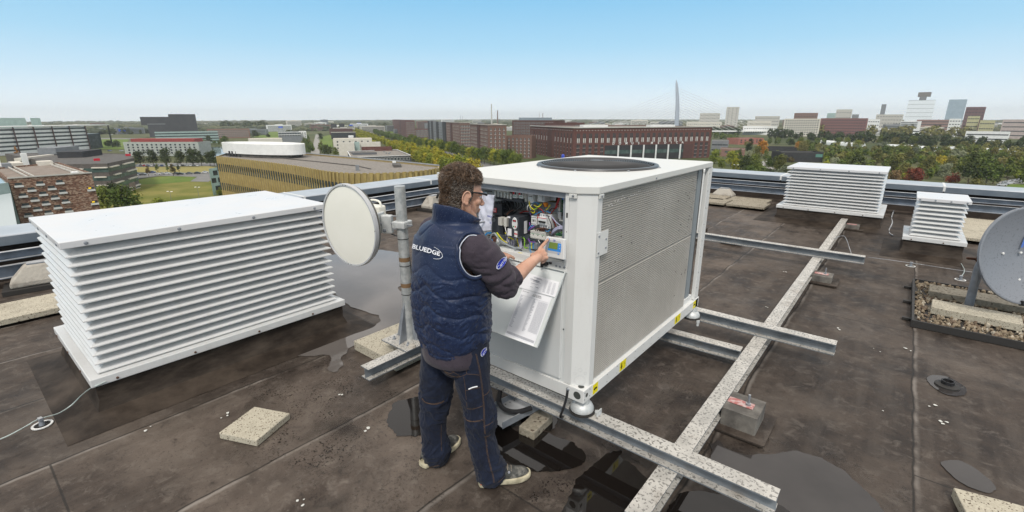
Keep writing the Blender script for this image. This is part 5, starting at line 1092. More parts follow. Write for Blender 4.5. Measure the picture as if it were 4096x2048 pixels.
for i in range(nzv + 1):
    v = i / nzv
    z0 = .845 + (1.618 - .845) * v
    for j in range(nth):
        a = 2 * pi * j / nth; x_, y_ = cos(a), sin(a)
        zz = z0
        # collar: higher in the back, dropping to a point in front; hem a little longer behind
        front = max(0, y_)
        if v > .84: zz += -(.012 + .100 * ((1 + y_) / 2) ** 1.2) * (v - .84) / .16
        if v < .15: zz += (-.018 * (1 - y_) * .5) * (1 - v / .15)
        pr_ = [ring_profile(z0 - .006)[k_] * .5 + ring_profile(z0 + .006)[k_] * .5 for k_ in range(4)]
        rx, ry, ox, oy = pr_; rx *= .965; ry *= .97
        e_ = 2.35 if v < .75 else 2.0
        r_ = (abs(x_ / rx) ** e_ + abs(y_ / ry) ** e_) ** (-1 / e_)
        # quilting lines: scalloped, about nine cm apart, interrupted by the side seam
        sidew = abs(abs(a % pi)); 
        wav = .030 * sin(2.0 * a + .7) + .016 * sin(5 * a + 1.3 + z0 * 3) + .020 * N3(Vector((x_ * 2.2, y_ * 2.2, z0 * 4)))
        s_ = ((z0 + wav) / .098) % 1.0
        seam = min(s_, 1 - s_) * 2
        puff = .0065 * (1 - (1 - min(1, seam * 2.2)) ** 2)
        if v > .86: puff = .007 * (1 - (1 - min(1, abs(((v - .86) / .14) * 2 - 1) ** 1 * -1 + 1)) ** 2)
        if v < .035: puff = .010 * (1 - abs(v / .035 * 2 - 1) ** 3)
        p3 = Vector((x_ * 1.4, y_ * 1.4, z0 * 3))
        crease = 0
        wr = abs(N3(Vector((a * 5.0 + 9 * N3(p3 * 1.4), z0 * 22, 2.0)))) ; crease += (wr - .25) * (.009 if z0 < 1.28 else .004)
        wr2 = abs(N3(Vector((a * 14.0, z0 * 60 + 4 * N3(p3 * 3), 7.0)))); crease += (wr2 - .25) * (.004 if z0 < 1.28 else .0015)
        if y_ < .1 and 1.26 < z0 < 1.46: lf_ = min(1, (z0 - 1.26) * 25, (1.46 - z0) * 25) * min(1, (.1 - y_) * 3); puff *= 1 - .7 * lf_; crease *= 1 - .85 * lf_
        crease *= (0.5 + .8 * min(1, max(0, (1.40 - z0) * 4))) if v < .86 else .55
        rr = r_ + puff + crease + .010 * N3(p3 * 1.2)
        # side seam groove
        vs.append(C0 + RT * (rr * x_ + ox) + FW * (rr * y_ + oy) + UPV * zz)
for i in range(nzv):
    for j in range(nth): fs.append((i * nth + j, i * nth + (j + 1) % nth, (i + 1) * nth + (j + 1) % nth, (i + 1) * nth + j))
# collar turned in, hem turned in
top0 = nzv * nth; base = len(vs)
for dz, k_ in ((.002, .965), (-.03, .93), (-.07, .92)):
    cc = sum((vs[top0 + j] for j in range(nth)), Vector((0, 0, 0))) / nth
    for j in range(nth): q = vs[top0 + j]; vs.append(Vector((cc.x + (q.x - cc.x) * k_, cc.y + (q.y - cc.y) * k_, q.z + dz)))
for j in range(nth): fs.append((top0 + j, top0 + (j + 1) % nth, base + (j + 1) % nth, base + j))
for m_ in range(2):
    for j in range(nth): fs.append((base + m_ * nth + j, base + m_ * nth + (j + 1) % nth, base + (m_ + 1) * nth + (j + 1) % nth, base + (m_ + 1) * nth + j))
b0 = len(vs)
for k_, dz in ((.93, .0), (.90, .04)):
    for j in range(nth): q = vs[j]; vs.append(Vector((C0.x + (q.x - C0.x) * k_, C0.y + (q.y - C0.y) * k_, q.z + dz)))
for j in range(nth): fs.append(((j + 1) % nth, j, b0 + j, b0 + (j + 1) % nth)); fs.append((b0 + (j + 1) % nth, b0 + j, b0 + nth + j, b0 + nth + (j + 1) % nth))
BVV = BVHTree.FromPolygons([Vector(v) for v in vs], fs)
AC = C0 + UPV * 1.378 - FW * .006
def inhole(i):
    q = Vector(vs[i]) - AC; return q.dot(RT) > .08 and (q.dot(FW) / .083) ** 2 + (q.z / .104) ** 2 < 1
fs = [f_ for f_ in fs if not all(inhole(i) for i in f_)]
def holept(t, k_, o_):
    h_ = BVV.ray_cast(AC + FW * (.083 * k_ * cos(t)) + UPV * (.104 * k_ * sin(t)) + RT * .6, -RT); return h_[0] + RT * o_
vb = MB().add(vs, fs); vest = vb.build('vest', M_VEST, man, smooth=80)
# sweater: hem and sleeves --------------------------------------------
vs = []; fs = []; n_ = 120; lv = [(.90, .190, .160), (.86, .196, .160), (.82, .196, .158), (.79, .194, .156), (.787, .188, .152), (.80, .182, .148)]
for z, rx, ry in lv:
    for j in range(n_):
        a = 2 * pi * j / n_; dzz = -.012 * (1 - sin(a)) * .5; k_ = 1 + .02 * N3(Vector((cos(a) * 3, sin(a) * 3, z * 6))); vs.append(C0 + RT * (rx * cos(a) * k_) + FW * (ry * sin(a) * k_ - .004) + UPV * (z + dzz))
fs = [(i * n_ + j, i * n_ + (j + 1) % n_, (i + 1) * n_ + (j + 1) % n_, (i + 1) * n_ + j) for i in range(len(lv) - 1) for j in range(n_)]
MB().add(vs, fs).build('sweater_hem', M_KNIT, man, smooth=80)
CUF = ELR.lerp(WRR, .36)
b = MB(); limb(b, [SHR + Vector((-.05, 0, -.035)), SHR + Vector((-.004, .0, -.032)), SHR.lerp(ELR, .5) + Vector((.012, -.004, -.004)), ELR + Vector((.0, -.004, -.004)), ELR.lerp(WRR, .16)], [.096, .093, .086, .078, .066], 22, 5)
b.tube([ELR.lerp(WRR, .10), ELR.lerp(WRR, .30), CUF], [.068, .061, .056], 24)
ax_ = (WRR - ELR).normalized()
def sleeve_disp(p, n_):
    q = p - ELR; d = q.length
    f = abs(N3(Vector((p.x * 9 + p.z * 16, p.y * 9 - p.z * 8, p.z * 10)))) - .2
    g_ = abs(N3(Vector((p.x * 26, p.y * 26, p.z * 34)))) - .2
    e_ = (p - CUF).dot(ax_)
    return min(1, max(0, ((p - Vector((-1.385, 1.61, 1.345))).length - .045) / .04)) * (.022 * f + .006 * g_) * (1.0 if d < .16 else .7) * (0.25 if e_ > -.012 else 1) + (.002 if -.018 < e_ else 0)
_, BVS = organic('sleeve', b, .0055, M_KNIT, man, 4, sleeve_disp)
b = MB(); limb(b, [SHL + Vector((.03, 0, 0)), SHL, ELL_, ELL_.lerp(WRL, .35)], [.08, .08, .066, .055], 20, 4); organic('sleeve', b, .007, M_KNIT, man, 3, sleeve_disp)
# piping round the armhole
MB().tube([holept(i * 2 * pi / 48, 1.03, .001) for i in range(49)], .0095, 8).build('armhole_binding', M_VEST, man, smooth=60)
MB().tube([holept(i * 2 * pi / 48, .93, .002) for i in range(49)], .0026, 6).build('armhole_piping', M_PIPE, man, smooth=60)
# jeans ------------------------------------------------------------------
b = MB(); limb(b, LEGL, [.112, .104, .096, .090, .078, .071, .074, .078], 24, 4); limb(b, LEGR, [.112, .100, .088, .079, .082, .073, .080, .082, .074], 24, 4)
Mb = Matrix([RT, FW, UPV]).transposed()
ell(b, C0 + Vector((0, 0, .86)), (.178, .138, .14), Mb, 28, 16); ell(b, C0 + RT * .075 - FW * .045 + Vector((0, 0, .80)), (.092, .092, .10), Mb, 20, 12); ell(b, C0 - RT * .075 - FW * .045 + Vector((0, 0, .80)), (.092, .092, .10), Mb, 20, 12)
def denim_disp(p, n_):
    kn = math.exp(-((p.z - .44) / .12) ** 2) + math.exp(-((p.z - .10) / .09) ** 2) * 1.3 + .35
    s_ = 1 if p.x > -1.70 else -1; a = atan2(p.y - 1.58, p.x - (-1.55 if s_ > 0 else -1.84)) * s_
    q = Vector((a * 1.1 + p.z * 9 + 1.5 * nz(p, 6, 3), p.z * 7 - a * .6, s_ * 5.0)); f = 1 - min(1, abs(N3(q)) * 5)
    q2 = Vector((a * 1.6 - p.z * 8 + 1.2 * nz(p, 7, 9), p.z * 11 + a, s_ * 9.0)); g_ = 1 - min(1, abs(N3(q2)) * 5)
    return (.0065 * f + .0050 * g_) * min(1.3, kn) + .012 * nz(p, 7, 1) * kn + .0015 * nz(p, 40, 2)
# open the trouser hems: cut flat by clamping
def hemcut(p): return p
jeans, BVJ = organic('jeans', b, .0055, M_DENIM, man, 4, denim_disp)
for v in jeans.data.vertices:
    if v.co.z < .018: v.co.z = .018 + (v.co.z - .018) * .12
    if v.co.z > .93: v.co.z = .93
# seams and pockets stitched on
def PZ(lst): return [(1600 + x * .5046, 1350 + y * .5046) for x, y in lst]
k = MB()
for ln in ([(600, 130), (628, 260), (645, 380), (655, 470), (662, 560), (664, 640), (667, 720), (680, 830), (690, 920), (715, 1030), (735, 1100), (742, 1150)], [(506, 628), (530, 655), (590, 664), (652, 650)], [(660, 705), (700, 692), (735, 668)], [(660, 462), (690, 445), (712, 415)], [(668, 788), (700, 782), (718, 770)],
           [(520, 140), (524, 200), (528, 290)], [(275, 130), (300, 190), (330, 240), (375, 290), (440, 312), (495, 305), (525, 292)], [(330, 250), (400, 285), (460, 240), (524, 200)], [(335, 230), (400, 262), (470, 300)], [(172, 480), (200, 512), (260, 526), (320, 515), (345, 500)], [(505, 312), (515, 380), (520, 440), (533, 565)], [(533, 565), (590, 565), (655, 542)], [(518, 422), (560, 412), (635, 395)], [(528, 290), (580, 292), (628, 298)], [(775, 1150), (820, 1110), (858, 1050)], [(186, 1015), (240, 1028), (320, 1010)], [(328, 690), (326, 800), (330, 900)]):
    t_ = on(BVJ, PZ(ln), .0007, .0004); k.add(t_.v, t_.f)
    if ln[0] in ((600, 130), (506, 628), (172, 480)):
        t_ = on(BVJ, [(x + 3.4, y + (2.2 if ln[0] != (600, 130) else 0)) for x, y in PZ(ln)], .0007, .0004); k.add(t_.v, t_.f)
k.build('seam_stitching', M_THREAD, man)
t_ = on(BVJ, PZ([(543, 408), (575, 394), (612, 386)]), .0035, .003); t_.build('pocket_rule', M_PAPER, man)
# shoes --------------------------------------------------------------------
def shoe(h0, t0, seed):
    h0, t0 = Vector(h0), Vector(t0); d = (t0 - h0).normalized(); Lf = (t0 - h0).length; r_ = d.cross(UPV)
    W_ = [(0, .012), (.02, .030), (.08, .037), (.2, .037), (.35, .035), (.5, .040), (.65, .048), (.8, .048), (.9, .041), (.97, .026), (1.0, .010)]
    o_ = thing_part = None
    out = []
    pts = [(t, w_) for t, w_ in W_]
    poly = [h0 + d * (t * Lf) + r_ * w_ for t, w_ in pts] + [h0 + d * (t * Lf) - r_ * (w_ * .92) for t, w_ in reversed(pts)]
    sm = smoothpts([(p.x, p.y, 0) for p in poly] + [(poly[0].x, poly[0].y, 0)], 3)[:-1]
    cx = sum((p for p in sm), Vector((0, 0, 0))) / len(sm)
    s1 = MB(); n_ = len(sm); vs = []
    for k_, z in ((.985, .0065), (1.03, .010), (1.04, .028), (1.01, .036), (.95, .037)):
        for p in sm: tt = (p - h0).dot(d) / Lf; vs.append((cx.x + (p.x - cx.x) * k_, cx.y + (p.y - cx.y) * k_, z + (.007 * max(0, tt - .75) * 4 if z > .006 else 0)))
    s1.add(vs, [(i * n_ + j, i * n_ + (j + 1) % n_, (i + 1) * n_ + (j + 1) % n_, (i + 1) * n_ + j) for i in range(4) for j in range(n_)] + [tuple(range(n_ - 1, -1, -1)), tuple(range(4 * n_, 5 * n_))])
    s1.build('shoe_sole', M_SOLE, man, smooth=50)
    # upper as rings across the foot
    H_ = [(0.015, .045), (.06, .10), (.15, .115), (.30, .112), (.40, .098), (.50, .082), (.62, .064), (.75, .054), (.86, .048), (.94, .038), (.985, .02)]
    up_ = MB(); vs = []; m_ = 16
    def wid(t):
        for i in range(len(W_) - 1):
            if t <= W_[i + 1][0]: q_ = (t - W_[i][0]) / (W_[i + 1][0] - W_[i][0]); return W_[i][1] + (W_[i + 1][1] - W_[i][1]) * q_
        return .01
    for t, h_ in H_:
        w_ = wid(t) * .86
        for j in range(m_ + 1):
            a = pi * j / m_; cs, sn_ = cos(a), sin(a)
            vs.append(h0 + d * (t * Lf) + r_ * (w_ * (abs(cs) ** .75) * (1 if cs >= 0 else -1)) + UPV * (.024 + h_ * (sn_ ** .8)))
    up_.add(vs, [(i * (m_ + 1) + j, i * (m_ + 1) + j + 1, (i + 1) * (m_ + 1) + j + 1, (i + 1) * (m_ + 1) + j) for i in range(len(H_) - 1) for j in range(m_)])
    u = up_.build('shoe_upper', M_SHOE, man, smooth=70); sb_ = u.modifiers.new('s', 'SUBSURF'); sb_.levels = 1; sb_.render_levels = 1
    lc = MB()
    for t in (.40, .47, .54, .61):
        hh = .024 + (.100 - (t - .40) * .165); 
        lc.tube([h0 + d * (t * Lf) + r_ * .026 + UPV * (hh - .010), h0 + d * ((t + .02) * Lf) + UPV * (hh + .004), h0 + d * ((t + .035) * Lf) - r_ * .026 + UPV * (hh - .012)], .0024, 6)
    lc.build('shoelace', mat('lace', (.26, .22, .18), .8), man, smooth=60)
    ey = MB()
    for t in (.40, .48, .56):
        for s_ in (-1, 1): hh = .024 + (.085 - (t - .40) * .16); ey.lathe(h0 + d * (t * Lf) + r_ * (s_ * .031) + UPV * (hh - .004), [(.0035, 0), (.0045, .0035), (.006, .003), (.006, 0)], 8, r_ * s_ + UPV * .6)
    ey.build('eyelet', M_PIPE, man)
    return u
shoe((-1.545, 1.585, 0), (-1.368, 1.822, 0), 1); shoe((-1.902, 1.470, 0), (-1.905, 1.775, 0), 2)
MB().lathe(Vector((-1.545, 1.585, 0)) + Vector((.6, .8, 0)) * .115 + Vector((.8, -.6, 0)) * .036 + Vector((0, 0, .055)), [(.009, .0), (.017, .0), (.017, .002), (.009, .002)], 20, (.8, -.6, .25)).build('shoe_emblem', M_SOLE, man)
tb = MB().tube([Vector((-1.545, 1.585, 0)) + Vector((.6, .8, 0)) * t + Vector((.8, -.6, 0)) * .0385 + Vector((0, 0, .036)) for t in (.0, .05, .10)], .003, 6); tb.build('shoe_trim', mat('orange_trim', (.45, .09, .03), .6), man)
# hair -----------------------------------------------------------------------
def hairy(l):
    x, y, z = abs(l.x), l.y, l.z
    if z > .078 - max(0, .05 - x) * .0 and y > .03: return z > .078 + max(0, y - .06) * .25
    if y > .03: return z > .055 + (y - .03) * .9 and False or z > .07
    if y > .005: return z > .038 or (x > .055 and z > -.032 and y < .030 and y > .012)
    if y > -.022: return z > .034
    return z > -.062 + max(0, (x - .045)) * .5
polys = [(p.center + wloc(man), p.normal.copy(), p.area) for p in body.data.polygons if p.center.z > 1.5]
hp_ = [(c, n_, a_) for c, n_, a_ in polys if hairy(hl_(c)) and hl_(c).z > -.07 and abs(hl_(c).x) < .092 and not (abs(hl_(c).x) > .071 and -.035 < hl_(c).y < .016 and hl_(c).z < .036)]
# base coat
cap = MB()
off = wloc(man)
mv = body.data.vertices
for p in body.data.polygons:
    c = p.center + off
    if c.z < 1.5: continue
    l = hl_(c)
    if hairy(l) and l.z > -.07 and not (abs(l.x) > .071 and -.035 < l.y < .016 and l.z < .036):
        th = .0018 + (.005 if l.z > .09 else 0) * min(1, (l.z - .09) * 20)
        cap.add([mv[i].co + off + mv[i].normal * th for i in p.vertices], [tuple(range(len(p.vertices)))])
cap.build('hair_base', M_HAIR2, man, smooth='keep')
random.seed(77)
st = [MB(), MB(), MB()]
wts = [a_ for c, n_, a_ in hp_]
for c, n_, a_ in random.choices(hp_, weights=wts, k=11000):
    l = hl_(c); top = max(0, min(1, (l.z - .055) / .05)); Ln = .014 + .017 * top + random.uniform(0, .006); c = c + n_ * .0022
    fr = max(0, (l.y - .03) / .06)
    comb = -HF * (1.0 - .9 * top) * .9 - HU * (.55 * (1 - top)) + HF * (.5 * top * (1 if l.y > 0 else -.3)) + HR * (.3 * (1 if l.x > 0 else -1))
    d = (n_ * (.14 + .62 * top) + comb * .9 + Vector([random.gauss(0, .20) for _ in range(3)])).normalized()
    cu1 = d.cross(n_ + Vector((.01, .02, .03))).normalized(); cu2 = d.cross(cu1)
    amp = (.0016 + .0052 * top) * random.uniform(.5, 1.3); ph = random.random() * 6.28; tw = random.uniform(3.0, 6.5) * (.5 + top)
    pts = []
    for k_ in range(7):
        t = k_ / 6; pts.append(c + d * (Ln * t) - n_ * (.003 * t * t * (1 - top)) + (cu1 * cos(ph + tw * t) + cu2 * sin(ph + tw * t)) * amp * t ** .6 * 1.3 + HU * (-.006 * t * t * top))
    w_ = random.random(); grey = (l.z < .075 and l.y > -.07 and w_ < .42) or w_ < .06
    st[2 if grey else (0 if w_ < .62 else 1)].tube(pts, [.0009, .0010, .0010, .0009, .0008, .0006, .0003], 3, cap=False)
h0 = MB()
for i, m_ in enumerate(st): h0.add(m_.v, m_.f, i)
h0.build('hair', [M_HAIR, M_HAIR2, M_HAIRG], man, smooth='keep')
# glasses ----------------------------------------------------------------------
b = MB()
for s_ in (-1, 1):
    b.tube([hd_(s_ * .0775, -.030, .006), hd_(s_ * .0805, -.018, .022), hd_(s_ * .0795, .0, .027), hd_(s_ * .0765, .05, .026), hd_(s_ * .072, .092, .022), hd_(s_ * .068, .104, .019)], [.0022, .0034, .0036, .0042, .0062, .0066], 8)
    b.tube([hd_(s_ * .068, .104, .019), hd_(s_ * .04, .113, .024), hd_(s_ * .008, .116, .020), hd_(0, .116, .018)], [.0055, .0036, .0032, .003], 8)
b.build('glasses_frame', mat('glasses_black', (.008, .008, .009), .22), man, smooth=50)
lens = bpy.data.materials.new('lens'); lens.use_nodes = True; lb = lens.node_tree.nodes['Principled BSDF']; lb.inputs['Base Color'].default_value = (.8, .82, .9, 1); lb.inputs['Alpha'].default_value = .28; lb.inputs['Roughness'].default_value = .05
for s_ in (-1, 1):
    vs = [hd_(s_ * (.008 + .058 * u), .114 - .012 * u * u, .020 - .036 * v * (1 - .25 * (u - .4) ** 2)) for v in (0, .5, 1) for u in (0, .25, .5, .75, 1)]
    MB().add(vs, [(j * 5 + i, j * 5 + i + 1, (j + 1) * 5 + i + 1, (j + 1) * 5 + i) for j in range(2) for i in range(4)]).build('lens', lens, man, smooth=60)
# collar toggle
q_ = hit(BVV, 1752, 806, .006)
if q_: MB().tube(smoothpts([hit(BVV, 1772, 800, .008)[0], q_[0], q_[0] + Vector((0, 0, -.02)), hit(BVV, 1760, 795, .008)[0]], 4), .0028, 6).build('collar_cord', M_PIPE, man)
# lettering: every vertex of a flat word is laid onto the cloth
def decal(bv, s_, p0, ux, uy, size, m_, name, parent, bold=.0, shear=0.0, off=.004, flat=None):
    """p0 = photo pixel of the word's centre, ux/uy = pixel vectors of one unit right / up"""
    t_ = MB()
    if s_ is not None: text_mb(t_, s_, Matrix.Identity(4), size, bold=bold, shear=shear)
    else: t_.add([(x, y, 0) for x, y in flat], [tuple(range(len(flat)))])
    out = MB(); ok = []
    for v in t_.v:
        h_ = hit(bv, p0[0] + ux[0] * v[0] + uy[0] * v[1], p0[1] + ux[1] * v[0] + uy[1] * v[1], off); ok.append(h_[0] if h_ else None)
    if any(o is None for o in ok): return None
    out.add(ok, t_.f); return out.build(name, m_, parent, smooth='keep')
M_WH = mat('white_print', (.75, .76, .80), .5)
decal(BVV, 'BLUEDGE', (1709, 1001), (23.0, 6.8), (2.5, -21), 1.12, M_WH, 'back_lettering', man, bold=.03, shear=.12, off=.009)
sw = [( 2.2 * cos(t), 1.15 * sin(t)) for t in [1.25 - i * .17 for i in range(17)]] + [(2.2 * cos(t) * .965 - .02, 1.15 * sin(t) * .95) for t in [1.25 - (16 - i) * .17 for i in range(17)]]
for i in range(0, 16):
    quad = [sw[i], sw[i + 1], sw[33 - i - 1], sw[33 - i]]
    if i == 0: sws = MB()
    hs_ = [hit(BVV, 1731 + 20 * x + -3 * y, 1008 + 6.0 * x - 22 * y, .009) for x, y in quad]
    if all(hs_): sws.add([h_[0] for h_ in hs_], [(0, 1, 2, 3)])
sws.build('back_swoosh', M_WH, man, smooth='keep')
def patch(bv, cx, cy, ux, uy, a_, b_, off0):
    for k_, m_, nm, o_ in ((1.0, M_WH, 'badge_border', off0), (.90, M_BADGE, 'badge_field', off0 + .0015)):
        decal(bv, None, (cx, cy), ux, uy, 1, m_, nm, man, off=o_, flat=[(a_ * k_ * cos(t), b_ * k_ * sin(t)) for t in [i * 2 * pi / 24 for i in range(24)]])
    decal(bv, 'Carrier', (cx, cy), ux, uy, b_ * 1.35, M_WH, 'badge_lettering', man, bold=.02, shear=.25, off=off0 + .0045)
patch(BVS, 2002, 1053, (.62, -.80), (-.78, -.55), 27, 13.5, .008)
patch(BVJ, 1931, 1407, (.50, -.86), (-.70, -.50), 19, 10.5, .007)
# ------------------------------------------------------------------ the city below, street level at z = GZ
GZ = -36.0; CP = Vector(cam.location)
def gp(px, py, z=GZ):
    d = pxray(px, py); t = (z - CP.z) / d.z; p = CP + d * t; return Vector((p.x, p.y))
def gd(px, py, dist):
    """point at ground distance dist seen at the photo pixel"""
    d = pxray(px, py); t = dist / sqrt(d.x ** 2 + d.y ** 2); return CP + d * t
def along(C, dr, px, py=520):
    """distance along dr from C until photo column px"""
    d = pxray(px, py); n = Vector((-d.y, d.x)); D = Vector(dr[:2]); return -(Vector(C[:2]).dot(n)) / D.dot(n)
def c1(x, y): return (x * .427, 350 + y * .427)
def c2(x, y): return (900 + x * .427, 350 + y * .427)
def c3(x, y): return (1800 + x * .427, 350 + y * .427)
def c4(x, y): return (2700 + x * .427, 350 + y * .427)
def c5(x, y): return (3300 + x * .427, 350 + y * .427)
AV = Vector((-.83, .557)).normalized(); AW = Vector((.557, .83)).normalized()     # along the avenue (away), across it (away)
# ground --------------------------------------------------------------
def ground_material():
    m = bpy.data.materials.new('land'); m.use_nodes = True; t = m.node_tree; N = t.nodes; L = t.links; b = N['Principled BSDF']; P = N.new('ShaderNodeTexCoord').outputs['Object']
    a = nnoise(N, L, P, .0035, 5, .6); d_ = nnoise(N, L, P, .02, 6, .65); f = nnoise(N, L, P, .25, 5, .7)
    c = nmix(N, L, nramp(N, L, a, .40, .60), (.075, .092, .036), (.125, .125, .062)); c = nmix(N, L, nramp(N, L, d_, .52, .62), c, (.055, .070, .030)); c = nmix(N, L, nmath(N, L, 'MULTIPLY', nramp(N, L, d_, .36, .30), .8), c, (.20, .19, .165))
    c = nmix(N, L, nmath(N, L, 'MULTIPLY', nramp(N, L, f, .4, .7), .35), c, (.03, .045, .015)); L.new(c, b.inputs['Base Color']); b.inputs['Roughness'].default_value = .95; b.inputs['Specular IOR Level'].default_value = .1
    return m
tag(MB().add([(-7500, -3000, GZ), (6500, -3000, GZ), (6500, 9000, GZ), (-7500, 9000, GZ)], [(0, 1, 2, 3)]).build('ground', ground_material()), kind='structure')
_lay = [0.06]
def sheet(name, pts, m, label=None):
    _lay[0] += .02; z = GZ + _lay[0]
    from mathutils.geometry import tessellate_polygon
    P = [Vector((p[0], p[1], z)) for p in pts]; tri = tessellate_polygon([P]); o = MB().add(P, [tuple(t) for t in tri]).build(name, m); return tag(o, label, kind='structure')
def meadow(name, a, b_, c_, s_=.05):
    return mat(name, a, .95, 0, b_, s_, 7, .38, .62, spec=.1)
M_MEAD = meadow('meadow', (.115, .135, .025), (.22, .20, .06), 1); M_STRAW = meadow('straw_field', (.30, .255, .085), (.24, .22, .09), 1, .03); M_LAWN = meadow('lawn', (.10, .16, .03), (.16, .20, .05), 1, .04)
M_ASPH = mat('street_asphalt', (.15, .148, .142), .8, 0, (.20, .195, .185), .2, 5); M_PAVE = mat('pavement', (.30, .285, .26), .85, 0, (.24, .23, .21), .3, 4); M_CANAL = mat('canal_water', (.06, .075, .075), .06)
gq = lambda L_: [gp(*p) for p in L_]
sheet('meadow', gq([c1(700, 1288), c1(900, 900), c1(1210, 880), c1(1500, 835), c1(1800, 835), c1(1960, 870), c1(2100, 1000), c1(2300, 1288)]), M_MEAD)
sheet('lawn', gq([c1(1180, 885), c1(1420, 845), c1(1600, 830), c1(1850, 842), c1(1780, 880), c1(1500, 905), c1(1300, 912)]), M_LAWN)
sheet('field', gq([c1(1230, 790), c1(1260, 745), c1(1950, 735), c1(2050, 760), c1(1940, 800), c1(1500, 800)]), M_STRAW)
sheet('parking', gq([c1(1190, 860), c1(1280, 800), c1(1500, 800), c1(1940, 800), c1(2060, 830), c1(1950, 885), c1(1780, 882), c1(1850, 838), c1(1500, 828), c1(1260, 858)]), M_ASPH)
sheet('parking', gq([c1(1200, 745), c1(1300, 715), c1(1900, 705), c1(2060, 715), c1(2050, 735), c1(1260, 748)]), M_ASPH)
sheet('lawn', gq([c1(840, 485), c1(1210, 480), c1(1160, 580), c1(960, 575), c1(860, 560)]), M_LAWN)
sheet('water', gq([c1(1880, 640), c1(1885, 600), c1(1930, 560), c1(2210, 548), c2(80, 555), c2(90, 640), c1(2010, 650)]), M_CANAL)
sheet('road', gq([c1(700, 472), c1(1300, 478), c1(1900, 478), c1(1900, 484), c1(1300, 486), c1(700, 484)]), M_ASPH)
sheet('road', gq([c2(780, 700), c2(850, 440), c2(880, 440), c2(890, 560), c2(880, 700)]), M_PAVE)
sheet('lawn', gq([c2(890, 560), c2(885, 470), c2(1000, 440), c2(1010, 560)]), M_LAWN)
sheet('lawn', gq([c2(260, 470), c2(330, 420), c2(620, 410), c2(620, 440), c2(500, 480)]), M_LAWN)
sheet('road', gq([c2(700, 385), c2(1300, 380), c2(2000, 400), c2(2000, 406), c2(1300, 388), c2(700, 393)]), M_ASPH)
sheet('lawn', gq([c2(1430, 400), c2(1580, 395), c2(1580, 430), c2(1500, 425)]), M_LAWN)
A0 = gp(*c3(300, 740)); 
ra = gp(*c2(1310, 388)); rb = gp(*c3(560, 800)); 
dA = (ra - rb).normalized(); nA = Vector((-dA.y, dA.x))
sheet('road', [rb + nA * 7, rb - nA * 7, ra - nA * 7, ra + nA * 7], M_ASPH)
sheet('lawn', gq([c4(780, 700), c4(1000, 800), c4(900, 900), c4(600, 900), c4(640, 700)]), M_LAWN)
sheet('path', gq([c4(806, 698), c4(830, 700), c4(900, 740), c4(1000, 790), c4(1010, 830), c4(930, 810), c4(820, 735)]), M_PAVE)
sheet('lawn', gq([c5(1600, 990), c5(1740, 905), c5(2300, 890), c5(2300, 1100)]), M_LAWN)
sheet('parking', gq([c5(1590, 930), c5(1640, 885), c5(2100, 870), c5(2100, 905), c5(1740, 912)]), M_PAVE)

# building kit ---------------------------------------------------------
def bmat(name, c, c2=None, sc_=.4, r=.8): return mat(name, c, r, 0, c2 or tuple(k * 1.25 for k in c), sc_, 5, .35, .65)
M_GLASS = mat('window_glass', (.035, .045, .05), .12, 0, (.07, .085, .09), .3, 2, .4, .6); M_GLASSG = mat('green_glass', (.05, .085, .08), .12, 0, (.10, .14, .13), .25, 2)
M_WFR = mat('window_white', (.62, .61, .58), .5); M_GRAVEL = mat('roof_gravel', (.17, .15, .13), .9, 0, (.27, .245, .215), 1.2, 6, .35, .65); M_ROOFD = mat('roof_dark', (.07, .065, .06), .9, 0, (.12, .11, .10), .5)
M_BRK = bmat('red_brown_brick', (.095, .034, .027), (.135, .052, .040), .8); M_BRK2 = bmat('brown_brick', (.15, .085, .065), (.20, .115, .09), .8); M_BRKD = bmat('dark_brick', (.075, .032, .027)); M_CONC = bmat('pale_concrete', (.45, .43, .39)); M_CRM = bmat('cream_render', (.60, .56, .48), (.66, .62, .55))
M_BLK = bmat('black_cladding', (.022, .022, .025), (.035, .035, .038)); M_GRY = bmat('grey_cladding', (.18, .19, .20)); M_WHT = bmat('white_cladding', (.72, .72, .70), (.80, .80, .78)); M_PGR = bmat('pale_green_glass', (.30, .40, .37), (.38, .48, .45), .2, .3)
def ccw(P): 
    a = sum(P[i][0] * P[(i + 1) % len(P)][1] - P[(i + 1) % len(P)][0] * P[i][1] for i in range(len(P))); return P if a > 0 else P[::-1]
def building(name, label, P, z1, wall, roof=None, cat='building', group=None, par=.9, z0=GZ):
    P = [Vector((p[0], p[1])) for p in P]; c = sum(P, Vector((0, 0))) / len(P)
    r = thing(name, (c.x, c.y, z0), label, cat, group); Q = ccw(P)
    b = MB(); n = len(Q); t = .5
    inn = [c + (p - c) * (1 - t / max(1, (p - c).length)) for p in Q]
    vs = [(p.x, p.y, z0 - .5) for p in Q] + [(p.x, p.y, z1) for p in Q] + [(p.x, p.y, z1) for p in inn] + [(p.x, p.y, z1 - par - .3) for p in inn]
    for k in range(3): b.add(vs, [(k * n + i, k * n + (i + 1) % n, (k + 1) * n + (i + 1) % n, (k + 1) * n + i) for i in range(n)]) if k == 0 else b.f.extend([(k * n + i, k * n + (i + 1) % n, (k + 1) * n + (i + 1) % n, (k + 1) * n + i) for i in range(n)]) or b.m.extend([0] * n)
    b.build('wall', wall, r); MB().add([(p.x, p.y, z1 - par) for p in inn], [tuple(range(n))]).build('roof', roof or M_GRAVEL, r)
    r['_z1'] = z1
    return r
def finish(r):
    if '_z1' in r.keys(): del r['_z1']
def rect(C, d1, l1, d2, l2):
    C = Vector(C[:2]); d1 = Vector(d1); d2 = Vector(d2); return [C, C + d1 * l1, C + d1 * l1 + d2 * l2, C + d2 * l2]
_wm = {}
